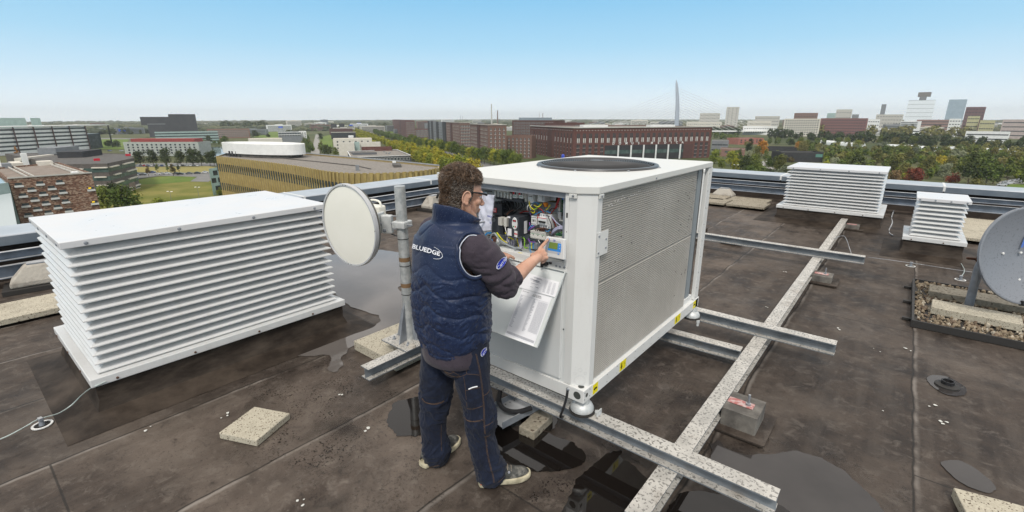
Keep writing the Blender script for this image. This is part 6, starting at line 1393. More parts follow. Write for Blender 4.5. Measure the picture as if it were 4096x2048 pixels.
def window_mesh(w_, h_, st):
    key = (round(w_, 2), round(h_, 2), st)
    if key in _wm: return _wm[key]
    b = MB()
    if st == 'plain': b.box((-w_/2, -.05, -h_/2), (w_/2, .06, h_/2), 0)
    elif st == 'cross':
        b.box((-w_/2, -.05, -h_/2), (w_/2, .06, h_/2), 0); b.box((-w_/2 - .05, -.05, -h_/2 - .25), (w_/2 + .05, .22, -h_/2), 1); b.box((-.13, -.05, -h_/2), (.13, .14, h_/2), 1)
    elif st == 'sill': b.box((-w_/2, -.05, -h_/2), (w_/2, .06, h_/2), 0); b.box((-w_/2 - .2, -.05, -h_/2 - .45), (w_/2 + .2, .35, -h_/2), 1)
    elif st == 'tall': [(b.box((x - w_ * .19, -.05, -h_/2), (x + w_ * .19, .06, h_/2), 0), b.box((x - w_ * .13, -.05, -h_*.47), (x + w_ * .13, .10, -h_*.02), 1), b.box((x - w_ * .16, -.05, -h_/2 - .3), (x + w_ * .16, .4, -h_/2), 1)) for x in (-w_ * .25, w_ * .25)]
    elif st == 'pair': [(b.box((x - w_ * .2, -.05, -h_/2), (x + w_ * .2, .06, h_/2), 0), b.box((x - w_ * .15, -.05, -h_/2 - .16), (x + w_ * .15, .25, -h_/2), 1)) for x in (-w_ * .26, w_ * .26)]
    elif st == 'frame': b.box((-w_/2 - .18, -.05, -h_/2 - .18), (w_/2 + .18, .06, h_/2 + .18), 1); b.box((-w_/2, -.05, -h_/2), (w_/2, .09, h_/2), 0)
    me_o = b.build('window', [M_GLASS, M_WFR], None, local=True); me = me_o.data; bpy.data.objects.remove(me_o); _wm[key] = me; return me
def place_windows(r, slots, st, name='window', lim=100, mats=None):
    """slots: (centre, outward dir, w, h). nearest 100 are parts of their own, the rest one part"""
    slots = sorted(slots, key=lambda s_: (Vector(s_[0]) - CP).length); off = wloc(r); have = sum(1 for c in r.children if c.name.split('.')[0] == name); rest = MB()
    for i, (c, n_, w_, h_) in enumerate(slots):
        me = window_mesh(w_, h_, st); rt_ = Vector((n_[1], -n_[0], 0)) * -1; Mw = Matrix([Vector((rt_.x, rt_.y, 0)), Vector((n_[0], n_[1], 0)), Vector((0, 0, 1))]).transposed()
        if Mw.determinant() < 0: Mw = Matrix([-Vector((rt_.x, rt_.y, 0)), Vector((n_[0], n_[1], 0)), Vector((0, 0, 1))]).transposed()
        if have + i < lim - 1:
            o = bpy.data.objects.new(name, me); col.objects.link(o); o.parent = r; M4 = Mw.to_4x4(); M4.translation = Vector(c) - off; o.matrix_local = M4
            if mats: 
                o.material_slots[0].link = 'OBJECT'; o.material_slots[0].material = mats
        else:
            k = len(rest.v); rest.v += [tuple(Vector(c) + Mw @ v.co) for v in me.vertices]; rest.f += [tuple(q + k for q in p.vertices) for p in me.polygons]; rest.m += [p.material_index for p in me.polygons]
    if rest.f: o = rest.build(name, [mats or M_GLASS, M_WFR], r); o['kind'] = 'stuff'
def facade(A, B, z0, z1, rows, cols, w_, h_, mx=.03, c=None):
    """grid of window slots on the wall A->B, outward = towards the camera"""
    A = Vector(A[:2]); B = Vector(B[:2]); d = B - A; L_ = d.length; d.normalize(); n = Vector((d.y, -d.x)); 
    if n.dot(Vector((CP.x, CP.y)) - (A + B) / 2) < 0: n = -n
    out = []
    for i in range(rows):
        z = z0 + (z1 - z0) * (i + .5) / rows
        for j in range(cols): p = A + d * (L_ * (mx + (1 - 2 * mx) * (j + .5) / cols)); out.append(((p.x, p.y, z), (n.x, n.y), w_, h_))
    return out
def bands(r, A, B, zs, h_, m, name, out_=.12, z_half=None):
    """one ribbon per storey along A->B, each a part"""
    A = Vector(A[:2]); B = Vector(B[:2]); d = (B - A).normalized(); n = Vector((d.y, -d.x))
    if n.dot(Vector((CP.x, CP.y)) - (A + B) / 2) < 0: n = -n
    for z in zs:
        b = MB(); P = [A - n * .3, B - n * .3, B + n * out_, A + n * out_]; b.prism([(p.x, p.y) for p in P], z, z + h_); b.build(name, m, r)
def rbox(r, px_c, z, sx_, sy_, h_, m, name='roof_box', dr=AV):
    """plant box on a roof"""
    p = gp(*px_c, z); M = Matrix.Rotation(atan2(dr[1], dr[0]), 3, 'Z'); MB().obox((p.x, p.y, z + h_ / 2 - .6), (sx_, sy_, h_ + .6), M).build(name, m, r)
# --- gold-fronted office ---------------------------------------------
gz = -14.0
near = [(-231, 79.6), (-222, 80.2), (-200, 80.6), (-180, 80.6), (-162, 80.2), (-150, 79), (-140, 78), (-131, 78.4), (-124, 81.6), (-119.5, 86.5), (-116.5, 93), (-116.5, 100), (-119, 107)]
far_ = [(-124, 111.5), (-140, 112.5), (-181, 113), (-221, 112.5), (-262, 98.5)]
G_ = building('gold_office', 'long office with golden folded fins, gravel roof and curved end', near + far_, gz, mat('gold_panel', (.28, .205, .08), .5, .15, (.38, .285, .12), .5), M_GRAVEL, par=.5)
M_GOLD = mat('gold_fin', (.37, .27, .095), .45, .2, (.46, .345, .135), .7, 4)
NP = smoothpts([(x, y, 0) for x, y in near], 10); cum = [0]
for i in range(1, len(NP)): cum.append(cum[-1] + (NP[i] - NP[i - 1]).length)
def npt(s_):
    for i in range(1, len(NP)):
        if cum[i] >= s_: t = (s_ - cum[i - 1]) / (cum[i] - cum[i - 1]); return NP[i - 1].lerp(NP[i], t), (NP[i] - NP[i - 1]).normalized()
    return NP[-1], (NP[-1] - NP[-2]).normalized()
pitch = 1.95; nf = int(cum[-1] / pitch); ws = []; rest = MB()
for i in range(nf):
    s_ = (i + .5) * pitch; p, d = npt(s_); n_ = Vector((d.y, -d.x, 0))
    if n_.dot(CP - p) < 0: n_ = -n_
    # a fin: triangular prism, leaning alternately, swelling and narrowing with height
    b = MB(); zz = [GZ] + [gz - k * 2.05 for k in range(10, 0, -1)] + [gz + .25]
    vs = []
    for k_, z in enumerate(zz):
        u = (gz - z) / 8.2; wv = .5 + .42 * cos(2 * pi * u); 
        for (a_, o_) in ((-.5 * pitch * (.25 + .55 * wv), .02), (.10, .26), (.5 * pitch * (.12 + .50 * wv), .02)): q = p + d * a_ + n_ * o_; vs.append((q.x, q.y, z))
    fs = [(k_ * 3 + j, k_ * 3 + (j + 1) % 3, (k_ + 1) * 3 + (j + 1) % 3, (k_ + 1) * 3 + j) for k_ in range(len(zz) - 1) for j in range(3)] + [tuple(range(3)), tuple((len(zz) - 1) * 3 + j for j in range(3))]
    b.add(vs, fs)
    if i < 0 or (i % 1 == 0 and i >= nf - 99): b.build('fin', M_GOLD, G_)
    else: rest.add(b.v, b.f)
    q = p - d * .95
    for k_ in range(3):
        if k_ < 1 or s_ < cum[-1] - 60: ws.append(((q.x + n_.x * .05, q.y + n_.y * .05, gz - 4.6 - 8.2 * k_ + 0), (n_.x, n_.y), .95, 3.3)) if s_ < cum[-1] - 33 else None
if rest.f: rest.build('fin', M_GOLD, G_)['kind'] = 'stuff'
place_windows(G_, ws, 'plain')
Q = [Vector((x, y, 0)) for x, y in far_]; 
b = MB()
for i in range(len(Q) - 1): b.box((0, 0, 0), (0, 0, 0)) if False else b.tube([Q[i] + Vector((0, 0, gz + .1)), Q[i + 1] + Vector((0, 0, gz + .1))], .35, 4)
b.build('roof_edge', M_GRY, G_); 
# white curved penthouse on it
ph = [Vector(p) for p in ((-243, 87), (-236, 85.6), (-226, 87), (-214, 90), (-205, 94), (-200, 98.5), (-201, 104), (-209, 107.5), (-224, 107), (-240, 101), (-248, 95), (-248, 90))]
phs = [Vector((p.x, p.y)) for p in smoothpts([(p.x, p.y, 0) for p in ph] + [(ph[0].x, ph[0].y, 0)], 5)[:-1]]
b = MB(); n = len(phs); vs = [(p.x, p.y, gz + .9) for p in phs] + [(p.x, p.y, gz + 5.2) for p in phs]; cc = sum(phs, Vector((0, 0))) / n; vs += [(cc.x + (p.x - cc.x) * .97, cc.y + (p.y - cc.y) * .97, gz + 5.2) for p in phs] + [(cc.x + (p.x - cc.x) * .97, cc.y + (p.y - cc.y) * .97, gz + 4.2) for p in phs]
b.add(vs, [(k * n + i, k * n + (i + 1) % n, (k + 1) * n + (i + 1) % n, (k + 1) * n + i) for k in range(3) for i in range(n)] + [tuple(range(3 * n, 4 * n))]); pho = b.build('penthouse_screen', M_WHT, G_)
MB().prism([(cc.x + (p.x - cc.x) * .93, cc.y + (p.y - cc.y) * .93) for p in phs], gz - .4, gz + .9).build('penthouse_plinth', M_ROOFD, G_)
b = MB()
for t in (.1, .16, .22, .3, .55, .60, .66, .72): p = Vector((-236 + 33 * t, 85.6 + 10.5 * t ** 1.3, 0)); b.box((p.x - .4, p.y - .5, gz - .5), (p.x + .9, p.y + 1.0, gz + 1.9))
b.build('penthouse_opening', M_BLK, G_)
rbox(G_, c2(1242, 775), gz - .4, 1.1, 1.1, 2.0, M_GRY, 'vent_box'); rbox(G_, c2(1610, 735), gz - .4, 9, 2.6, 1.1, M_ROOFD, 'plant_box'); rbox(G_, c2(1585, 705), gz + .4, 1.2, 1.2, .9, M_WHT, 'vent_box')
MB().tube([(-205, 95, gz - .35), (-175, 96, gz - .35), (-150, 96, gz - .35), (-137, 93, gz - .35)], .22, 5).build('roof_pipe', M_ROOFD, G_)
# --- little glass block by it
C = gd(*c1(1955, 765), 283); C2_ = gd(*c1(2075, 760), 288)
K_ = building('glass_block', 'small pale blue glass block standing at the left end of the golden office', [C[:2], C2_[:2], (C2_.x - 8, C2_.y + 14), (C.x - 8, C.y + 12)], -22.4, bmat('ice_glass', (.36, .52, .52), (.46, .62, .62), .3, .2), M_ROOFD)
sl = []
for (u, z) in ((.45, -24.8), (.25, -28.5), (.75, -28.5), (.45, -32.5), (.8, -32.5)): p = C.lerp(C2_, u); d = (C2_ - C); d.z = 0; d.normalize(); n_ = Vector((d.y, -d.x)); n_ = n_ if n_.dot(Vector((-p.x, -p.y))) > 0 else -n_; sl.append(((p.x, p.y, z), (n_.x, n_.y), 2.6, 2.4))
place_windows(K_, sl, 'plain')
# --- left brick building -------------------------------------------------
def brickwork():
    m = bpy.data.materials.new('mottled_brick'); m.use_nodes = True; t = m.node_tree; N = t.nodes; L = t.links; b = N['Principled BSDF']; P = N.new('ShaderNodeTexCoord').outputs['Object']
    mp = N.new('ShaderNodeMapping'); mp.inputs['Scale'].default_value = (1.0, 1.0, 2.6); mp.inputs['Rotation'].default_value = (.35, 0, 0); L.new(P, mp.inputs[0])
    v = N.new('ShaderNodeTexVoronoi'); v.inputs['Scale'].default_value = 2.2; L.new(mp.outputs[0], v.inputs[0]); s_ = N.new('ShaderNodeSeparateColor'); L.new(v.outputs['Color'], s_.inputs[0])
    r = N.new('ShaderNodeValToRGB'); L.new(s_.outputs[0], r.inputs[0]); cr_ = r.color_ramp; cr_.interpolation = 'CONSTANT'; cr_.elements[0].color = (.12, .062, .042, 1); cr_.elements[1].position = .3; cr_.elements[1].color = (.24, .13, .085, 1)
    for p_, c_ in ((.55, (.32, .215, .15)), (.75, (.17, .09, .062)), (.88, (.36, .26, .19))): e = cr_.elements.new(p_); e.color = (*c_, 1)
    L.new(r.outputs[0], b.inputs['Base Color']); b.inputs['Roughness'].default_value = .9; return m
BZ = -12.0
B3 = building('brick_office', 'mottled brown brick building with staggered slot windows left of the meadow', [(-168, 11.5), (-168, 27.2), (-217, 27.5), (-206, 12)], BZ, brickwork(), mat('brown_roof', (.20, .16, .13), .9, 0, (.26, .215, .18), .5), par=.4)
sl = []; k_ = 0
for (u, v) in [(150, 905), (350, 890), (535, 878), (270, 947), (460, 932), (190, 1003), (380, 987), (565, 968), (300, 1040), (490, 1020), (215, 1095), (405, 1075), (590, 1058), (325, 1130), (515, 1110), (240, 1185), (430, 1162), (620, 1143), (828, 943), (862, 1072), (350, 1225), (540, 1200), (270, 1275), (460, 1250)]:
    d = pxray(*c1(u + 22, v)); t = (-168 - CP.x) / d.x; p = CP + d * t; sl.append(((-168, p.y, p.z), (1, 0), 1.25, .62))
place_windows(B3, sl, 'sill')
for s_, q in (((828, 943), 0), ((862, 1072), 0)): d = pxray(*c1(s_[0] + 12, s_[1])); t = (-168 - CP.x) / d.x; p = CP + d * t; MB().box((-167.93, p.y - .28, p.z - .10), (-167.85, p.y + .28, p.z + .16)).build('lit_lamp', mat('lamp_yellow', (.9, .6, .02), .5, emit=.8), B3)
for y in (15.0, 16.2, 24.6, 25.8): MB().box((-214, y - .12, BZ - .3), (-169, y + .12, BZ + .12)).build('roof_rail', M_CONC, B3)
MB().box((-168.0, 11.4, BZ - .15), (-167.8, 27.3, BZ + .15)).build('roof_trim', M_CONC, B3)
for (a, b_, c_, sx_, sy_, h_, m_) in ((420, 715, 0, 5, 3.4, 1.2, M_CRM), (150, 720, 0, 9, 2.5, 1.0, M_CRM), (240, 700, 0, 2, 1.4, 3.2, M_WHT), (60, 740, 0, 5, 2, 1.3, M_GRY), (700, 800, 0, 2.6, 1.3, .6, M_WHT)): rbox(B3, c1(a, b_), BZ + .0, sx_, sy_, h_, m_, 'roof_box', (1, 0))
MB().tube([(-196, 12.8, BZ + 1), (-196, 12.8, BZ + 5)], .2, 6).build('flue', M_WHT, B3)
# glass wing left of it
W3 = thing('glass_atrium', (-165, 2, GZ), 'sloping white-framed glass atrium at the left edge, leaning on the mottled brick building', 'building')
MB().add([(-167, 11.3, BZ - 1), (-160, -22, BZ - 1), (-160, -22, GZ), (-167, 11.3, GZ), (-206, 11.3, BZ - 1), (-206, -22, BZ - 1), (-206, -22, GZ), (-206, 11.3, GZ)], [(0, 1, 2, 3), (0, 4, 5, 1), (4, 7, 6, 5), (3, 2, 6, 7), (1, 5, 6, 2), (0, 3, 7, 4)]).build('glass_wall', mat('atrium_glass', (.13, .17, .16), .08, 0, (.30, .37, .36), .15, 3), W3)
MB().add([(-150, 9.5, -21.5), (-152, -20, -21.5), (-167, -20, -15.5), (-167, 11.2, -15.5), (-150, 9.5, -21.9), (-152, -20, -21.9), (-167, -20, -15.9), (-167, 11.2, -15.9)], [(0, 1, 2, 3), (7, 6, 5, 4), (0, 4, 5, 1), (0, 3, 7, 4), (2, 1, 5, 6)]).build('sloped_roof', mat('frosted_roof', (.42, .47, .48), .3), W3)
for i in range(7):
    y = 9.4 - i * 3.6; MB().box((-150.4, y - .12, GZ), (-150.1, y + .12, -21.6)).build('mullion', M_WHT, W3)
for z in (-26, -31): MB().box((-150.4, -20, z - .12), (-150.1, 9.5, z + .12)).build('transom', M_WHT, W3)
MB().box((-150.6, -20, GZ), (-150.4, 9.5, -21.9)).build('glass_front', M_GLASSG, W3)
# --- dark terraced office with pale ledges ----------------------------------
TZ = -19.6
tp = [gp(*c1(x, y), TZ) for x, y in ((560, 720), (1000, 712), (1252, 660), (1215, 622), (860, 622), (620, 600), (100, 640))]
tp = [tp[0], tp[1], tp[2], tp[3], tp[4] + Vector((-20, 0)), tp[6] + Vector((-30, 0))]
T4 = building('terraced_office', 'low dark brown terraced office with glass ribbons and white ledges behind the brick building', tp, TZ, bmat('dark_brown_cladding', (.075, .062, .055), (.115, .10, .09), .9), M_ROOFD, par=.3)
zs = [TZ - 4.2 - 4.1 * k for k in range(4)]
for a, b_ in ((0, 1), (1, 2)): bands(T4, tp[a], tp[b_], zs, 2.0, M_GLASSG, 'window_ribbon', .15)
random.seed(11)
for z in [TZ - 1.3 - 4.1 * k for k in range(4)] + [GZ + .6]:
    for A, B, k1 in ((tp[0], tp[1], (.1, .5)), (tp[0], tp[1], (.6, .98)), (tp[1], tp[2], (.02, .35)), (tp[1], tp[2], (.5, .95))):
        u0 = k1[0] + random.uniform(0, .15); u1 = min(1, k1[1] + random.uniform(-.1, .05)); bands(T4, A.lerp(B, u0), A.lerp(B, u1), [z - .9 - random.choice((0, .5))], .55, M_CRM, 'white_ledge', 1.0)
rbox(T4, c1(760, 640), TZ, 22, 12, 3.4, M_BLK, 'plant_room'); rbox(T4, c1(560, 600), TZ + 1, 26, 9, 3.2, M_GRY, 'plant_room'); rbox(T4, c1(330, 655), TZ, 30, 3, 1.0, M_CRM, 'roof_box')
for (x, y) in ((905, 680), (1198, 636)): p = gp(*c1(x, y), TZ); MB().obox((p.x + .6, p.y, TZ - .2), (.4, 2.6, 2.2)).build('red_sign', mat('sign_red', (.55, .01, .03), .5), T4)
# --- white banded office --------------------------------------------------------
bz = -8.2; A = Vector((-700, -30)); Bq = Vector((-812, 130)); d = (Bq - A).normalized(); n_ = Vector((-d.y, d.x)); n_ = n_ if n_.dot(A) > 0 else -n_
A = Vector((-725, 36)) - (Vector((-812, 137)) - Vector((-725, 36))).normalized() * 60; Bq = Vector((-812, 137)); d = (Bq - A).normalized(); n_ = Vector((d.y, -d.x)); n_ = n_ if n_.dot(Bq) > 0 else -n_
B1 = building('banded_office', 'long white office with dark ribbon windows and brown frame at the far left', [A, Bq, Bq + n_ * 25, A + n_ * 25], bz, M_WHT, M_WHT, par=.3)
bands(B1, A, Bq, [bz - 2.8 - 4.25 * k for k in range(6)], 1.75, M_GLASS, 'window_ribbon', .1)
L_ = (Bq - A).length
for i in range(9):
    p = A + d * (L_ * (i + .3) / 8.4) - n_ * 1.2
    MB().box((p.x - .5, p.y - .5, GZ), (p.x + .5, p.y + .5, bz + 1.2)).build('frame_column', M_BRKD, B1)
p = Bq + d * 34 - n_ * 1.2; MB().box((p.x - .7, p.y - .7, GZ), (p.x + .7, p.y + .7, bz + 1.6)).build('frame_column', M_BLK, B1)
P_ = [A - n_ * 2, Bq + d * 36 - n_ * 2, Bq + d * 36 + n_ * 24, A + n_ * 24]; MB().prism([(q.x, q.y) for q in P_], bz + 1.0, bz + 1.8).build('canopy_roof', M_WHT, B1)
P_ = [Bq + d * 1 + n_ * 2, Bq + d * 22 + n_ * 2, Bq + d * 22 + n_ * 20, Bq + d * 1 + n_ * 20]; MB().prism([(q.x, q.y) for q in P_], GZ, -17.5).build('side_wing', M_GLASS, B1)
for (x0, x1, yt) in ((-40, 235, 285), (280, 375, 285)):
    a = gd(*c1(x0, yt), 1150); b_ = gd(*c1(x1, yt), 1150); dd = Vector((b_.x - a.x, b_.y - a.y)).normalized(); nn = Vector((dd.y, -dd.x)); nn = nn if nn.dot(Vector((a.x, a.y))) > 0 else -nn
    building('tower_block', ('long' if x0 < 0 else 'short') + ' pale green office block showing above the banded white office', [a[:2], b_[:2], Vector(b_[:2]) + nn * 20, Vector(a[:2]) + nn * 20], a.z, M_PGR, M_GRY)
def slab2(name, label, x0, x1, yt, dist, wall, depth=18, cf=c4, rows=0, cols=0, w_=1.6, h_=1.7, st='plain', roof=None, cat='building', group=None, dist2=None, zr=None):
    a = gd(*cf(x0, yt), dist); b_ = gd(*cf(x1, yt), dist2 or dist); z1 = (a.z + b_.z) / 2; A = Vector(a[:2]); B = Vector(b_[:2]); dd = (B - A).normalized(); nn = Vector((dd.y, -dd.x)); nn = nn if nn.dot(A) > 0 else -nn
    r = building(name, label, [A, B, B + nn * depth, A + nn * depth], z1, wall, roof, cat, group)
    if rows: place_windows(r, facade(A, B, (zr or GZ + 2), z1 - 1.5, rows, cols, w_, h_), st)
    return r, A, B, nn, z1
# grey office with the red roof storey
r, A, B, nn, z1 = slab2('office_building', 'pale grey office with dark red roof storey behind the row of dark trees', 1150, 1855, 510, 640, bmat('grey_green_panel', (.33, .35, .32)), 22, c1, 4, 15, 2.1, 1.9, 'frame', dist2=598)
P_ = [A.lerp(B, .08) + nn * 3, A.lerp(B, .93) + nn * 3, A.lerp(B, .93) + nn * 18, A.lerp(B, .08) + nn * 18]; MB().prism([(q.x, q.y) for q in P_], z1 - .5, z1 + 3.0).build('roof_storey', bmat('oxide_red', (.24, .04, .035)), r)
t_ = MB(); q = gd(*c1(1735, 540), 611); MB().lathe((q.x + 2, q.y - .6, q.z), [(0, 0), (1.1, 0), (1.1, .3), (0, .3)], 12, (.93, -.35, 0)).build('red_logo', mat('logo_red', (.6, .02, .04), .5), r)
# black office block at the skyline and its pale neighbour
a = gd(*c1(1308, 275), 1250); b_ = gd(*c1(1832, 275), 1250)
A = Vector(a[:2]); B = Vector(b_[:2]); dd = (B - A).normalized(); nn = Vector((dd.y, -dd.x)); nn = nn if nn.dot(A) > 0 else -nn
r = building('black_office', 'big near-black overhanging office block standing on the left skyline', [A + dd * 10, B, B + nn * 30, A + dd * 10 + nn * 30], -12, bmat('dark_slate', (.040, .040, .046), (.055, .055, .06), .1), M_BLK)
MB().prism([(q.x, q.y) for q in (A, B, B + nn * 30, A + nn * 30)], -12, a.z).build('upper_block', bpy.data.materials['dark_slate'], r)
c_ = A.lerp(B, .5); MB().prism([(q.x, q.y) for q in (c_, B, B + nn * 30, c_ + nn * 30)], a.z, a.z + 5.5).build('top_storey', bpy.data.materials['dark_slate'], r)
bands(r, A.lerp(B, .1), A.lerp(B, .42), [a.z - 15], 1.6, M_GRY, 'window_ribbon', .2)
r, A, B, nn, z1 = slab2('glass_office', 'low pale green banded glass office in front of the black block', 1445, 2040, 415, 895, M_PGR, 25, c1); bands(r, A, B, [z1 - 3.2 - 3.9 * k for k in range(4)], 1.7, M_GLASS, 'window_ribbon', .12)
slab2('brick_flats', 'long low brown and white striped flats right of the black block', 1935, 2335, 388, 1095, bmat('rust_brick', (.20, .11, .08)), 16, c1, 4, 22, 1.4, 2.6, 'frame')
r, A, B, nn, z1 = slab2('office_building', 'grey and white office at the top of the paved street', 495, 705, 415, 900, M_GRY, 26, c2, 4, 8, 3.2, 1.6, 'plain', M_ROOFD); bands(r, A, B, [z1 - 1.0, z1 - 5.2], .9, M_WHT, 'white_band', .6)
slab2('office_wing', 'plain grey block in front of the grey and white office', 540, 705, 468, 810, M_GRY, 22, c2, roof=M_GRY)
slab2('office_wing', 'white block with balconies beside the paved street', 690, 760, 410, 905, M_WHT, 24, c2, 4, 3, 2.4, 1.6)
slab2('low_shed', 'long low cream shed behind the white roof screen', 215, 535, 480, 760, M_CRM, 30, c2, roof=M_CRM)
r, A, B, nn, z1 = slab2('office_building', 'flat dark office with cream roof edge at the end of the street', 990, 1222, 418, 950, M_BLK, 26, c2, 3, 9, 3.0, 1.4, 'plain', M_CRM); bands(r, A, B, [z1 - .6], .9, M_CRM, 'white_band', .5)
slab2('office_building', 'brown office just beyond the flat dark one', 975, 1195, 386, 1180, M_BRKD, 26, c2, roof=M_ROOFD); slab2('office_building', 'left of two black boxes beyond the brown office', 990, 1045, 340, 1420, M_BLK, 20, c2); slab2('office_building', 'right of two black boxes beyond the brown office', 1068, 1117, 340, 1420, M_BLK, 20, c2)
r, A, B, nn, z1 = slab2('white_office', 'cream office with flat roofs left of the avenue', 1010, 1375, 480, 600, M_CRM, 26, c2, 3, 6, 1.8, 1.6, 'plain', M_CRM); rbox(r, c2(1180, 462), z1, 14, 6, 1.8, M_WHT, 'plant_room'); 
slab2('white_office', 'square cream block at the corner in front of the cream office', 1060, 1210, 520, 520, M_CRM, 18, c2, roof=M_GRY)
slab2('white_office', 'low cream wing with grey roof next to the green stairwell', 1262, 1455, 515, 540, M_CRM, 16, c2, roof=M_GRY); slab2('stairwell', 'narrow green glass stairwell between the cream blocks', 1205, 1258, 512, 535, M_PGR, 8, c2)
r, A, B, nn, z1 = slab2('brick_office', 'low dark red brick building just behind the dark flat-roofed school', 1278, 1562, 560, 500, M_BRK, 13, c2, 1, 10, 2.2, 1.0, 'plain', M_GRY)
dz_ = -29.4; dp = [gp(*c2(x, y), dz_) for x, y in ((1180, 655), (1742, 636), (1610, 582), (1148, 600))]
r = building('school', 'dark single-storey building with white-edged roof and square windows beside the avenue', dp, dz_, bmat('charcoal_wall', (.06, .063, .07)), M_GRAVEL, par=.5)
place_windows(r, facade(dp[0], dp[1], dz_ - 4.6, dz_ - .6, 1, 17, 1.7, 2.3, .02), 'frame')
for a, b_ in ((0, 1), (1, 2), (2, 3), (3, 0)): bands(r, dp[a], dp[b_], [dz_ - .05], .35, M_WHT, 'roof_edge', .3)
w4 = [gp(*c2(x, y), dz_) for x, y in ((1200, 628), (1425, 622), (1420, 602), (1170, 604))]; MB().prism([(q.x, q.y) for q in w4], dz_ - .45, dz_ - .38).build('courtyard', M_BLK, r)
for (x, y) in ((1490, 602), (1510, 615), (1545, 612), (1535, 620)): rbox(r, c2(x, y), dz_ - .2, 3, 1.4, .9, M_GRY, 'roof_box')
# --- brick blocks along the avenue ---------------------------------------------
def lblock(name, label, cpx, ctop, dist, pxL, pxR, wall, rowsL, colsL, rowsR, colsR, w_, h_, st, roof=M_ROOFD, wallpar=.8, trim=True):
    c = gd(*cpx, dist) if not isinstance(cpx, Vector) else cpx; z1 = ctop if ctop else c.z; C = Vector(c[:2]); lL = along(C, AV, pxL); lR = along(C, AW, pxR)
    A = C + AV * lL; B = C + AW * lR; r = building(name, label, [A, C, B, B + AV * lL], z1, wall, roof, par=wallpar)
    sl = []
    if rowsL: sl += facade(A, C, GZ + 1.5, z1 - 2.2, rowsL, colsL, w_, h_)
    if rowsR: sl += facade(C, B, GZ + 1.5, z1 - 2.2, rowsR, colsR, w_, h_)
    place_windows(r, sl, st)
    if trim: bands(r, A, C, [z1 - .25], .55, M_CONC, 'cornice', .6); bands(r, C, B, [z1 - .25], .55, M_CONC, 'cornice', .6)
    return r, A, B, C, z1
r, A, B, C, z1 = lblock('brick_tower', 'separate red brick office tower, farthest left of the blocks along the avenue', c2(1690, 308), None, 1005, c2(1575, 0)[0], c2(1780, 0)[0], M_BRK, 0, 0, 7, 5, 2.2, 1.8, 'frame', trim=False)
bands(r, A.lerp(C, .62), A.lerp(C, .70), [GZ], z1 - GZ - 1, M_BRKD, 'stair_strip', .3)
slab2('brick_wing', 'low red brick wing right of the separate brick tower', 1782, 1905, 388, 940, M_BRK, 18, c2, 4, 9, 2.0, 2.0, 'frame')
r, A, B, C, z1 = lblock('black_grey_office', 'black and grey panelled office at the left end of the brick blocks', c2(2062, 325), None, 716, c2(1905, 0)[0], c2(2080, 0)[0], M_GRY, 7, 14, 0, 0, 4.2, 1.7, 'plain', trim=False)
for u0, u1 in ((0, .10), (.22, .34), (.53, .66), (.87, 1.0)): bands(r, A.lerp(C, u0), A.lerp(C, u1), [GZ], z1 - GZ + .4, M_BLK, 'black_pier', .5)
bands(r, C, B, [GZ], z1 - GZ + .4, M_BLK, 'black_pier', .4)
r, A, B, C, z1 = lblock('brick_office', 'brown brick office block with white windows, left one of the pair nearest the avenue', c2(2200, 330), None, 590, c2(2072, 0)[0], c2(2300, 0)[0], M_BRK2, 8, 12, 8, 6, 1.5, 1.9, 'cross')
bands(r, A.lerp(C, .35), A.lerp(C, .48), [GZ], z1 - GZ - .4, M_BRKD, 'dark_pier', .8)
r, A, B, C, z1 = lblock('brick_office', 'right one of two brown brick blocks with white windows, left of the low brick wing', c3(357, 350), None, 445, c3(188, 0)[0], c3(530, 0)[0], M_BRK2, 8, 14, 8, 4, 1.5, 1.9, 'cross')
bands(r, A.lerp(C, .46), A.lerp(C, .60), [GZ], z1 - GZ - .4, M_BRKD, 'dark_pier', .9)
bk = Vector((B.x, B.y)); q = gd(*c3(530, 455), 458); q2 = gd(*c3(762, 450), 450)
r, A, B, nn, z1 = slab2('brick_wing', 'low brown brick wing linking the brown block and the long dark red building', 528, 765, 452, 470, M_BRK2, 16, c3, 6, 6, 1.6, 1.9, 'cross', dist2=462, zr=GZ + 1)
slab2('brick_office', 'tall brown brick office rising behind the low brick wing', 582, 985, 308, 640, M_BRKD, 22, c3, 7, 16, 2.0, 1.6, 'frame', dist2=600, zr=-26)
slab2('glass_office', 'grey-blue glass roof storey behind the tall brown brick office', 645, 955, 282, 720, bmat('blue_grey_glass', (.20, .24, .27)), 20, c3)
slab2('brick_office', 'flat dark office roof seen over the left part of the long dark red building', 885, 1262, 330, 560, M_BRKD, 24, c3, 2, 20, 2.0, 1.2, 'frame', zr=-14)
# --- the long dark red building with lettering
Dc = gd(*c3(1160, 378), 432); z1 = Dc.z
r, A, B, C, z1 = lblock('brick_office', 'long dark red brick building with pale lettering above a row of white columns', Dc, None, 0, c3(755, 0)[0], c3(2455, 0)[0], M_BRK, 0, 0, 0, 0, 1, 1, 'plain', M_GRAVEL, trim=False)
DM = r; sl = []; sl2 = []; sm = []
sl += facade(C, B, z1 - 13.2, z1 - 4.6, 1, 24, 3.1, 7.8, .012)
low = facade(C, B, GZ + .8, z1 - 14.2, 4, 24, 3.0, 2.9, .012)
LB = (B - C).length
def uR(c): return (Vector(c[:2]) - C).dot(AW) / LB
low = [s_ for s_ in low if not (.215 < uR(s_[0]) < .855)]
hl2 = facade(A, C, z1 - 13.2, z1 - 4.6, 1, 15, 1.8, 7.8, .012); ll = facade(A, C, GZ + .8, z1 - 14.2, 4, 15, 1.7, 2.9, .012)
def uL(c): return (Vector(c[:2]) - A).dot((C - A).normalized()) / (C - A).length
hl2 = [s_ for s_ in hl2 if not (.44 < uL(s_[0]) < .58)]; ll = [s_ for s_ in ll if not (.44 < uL(s_[0]) < .58)]
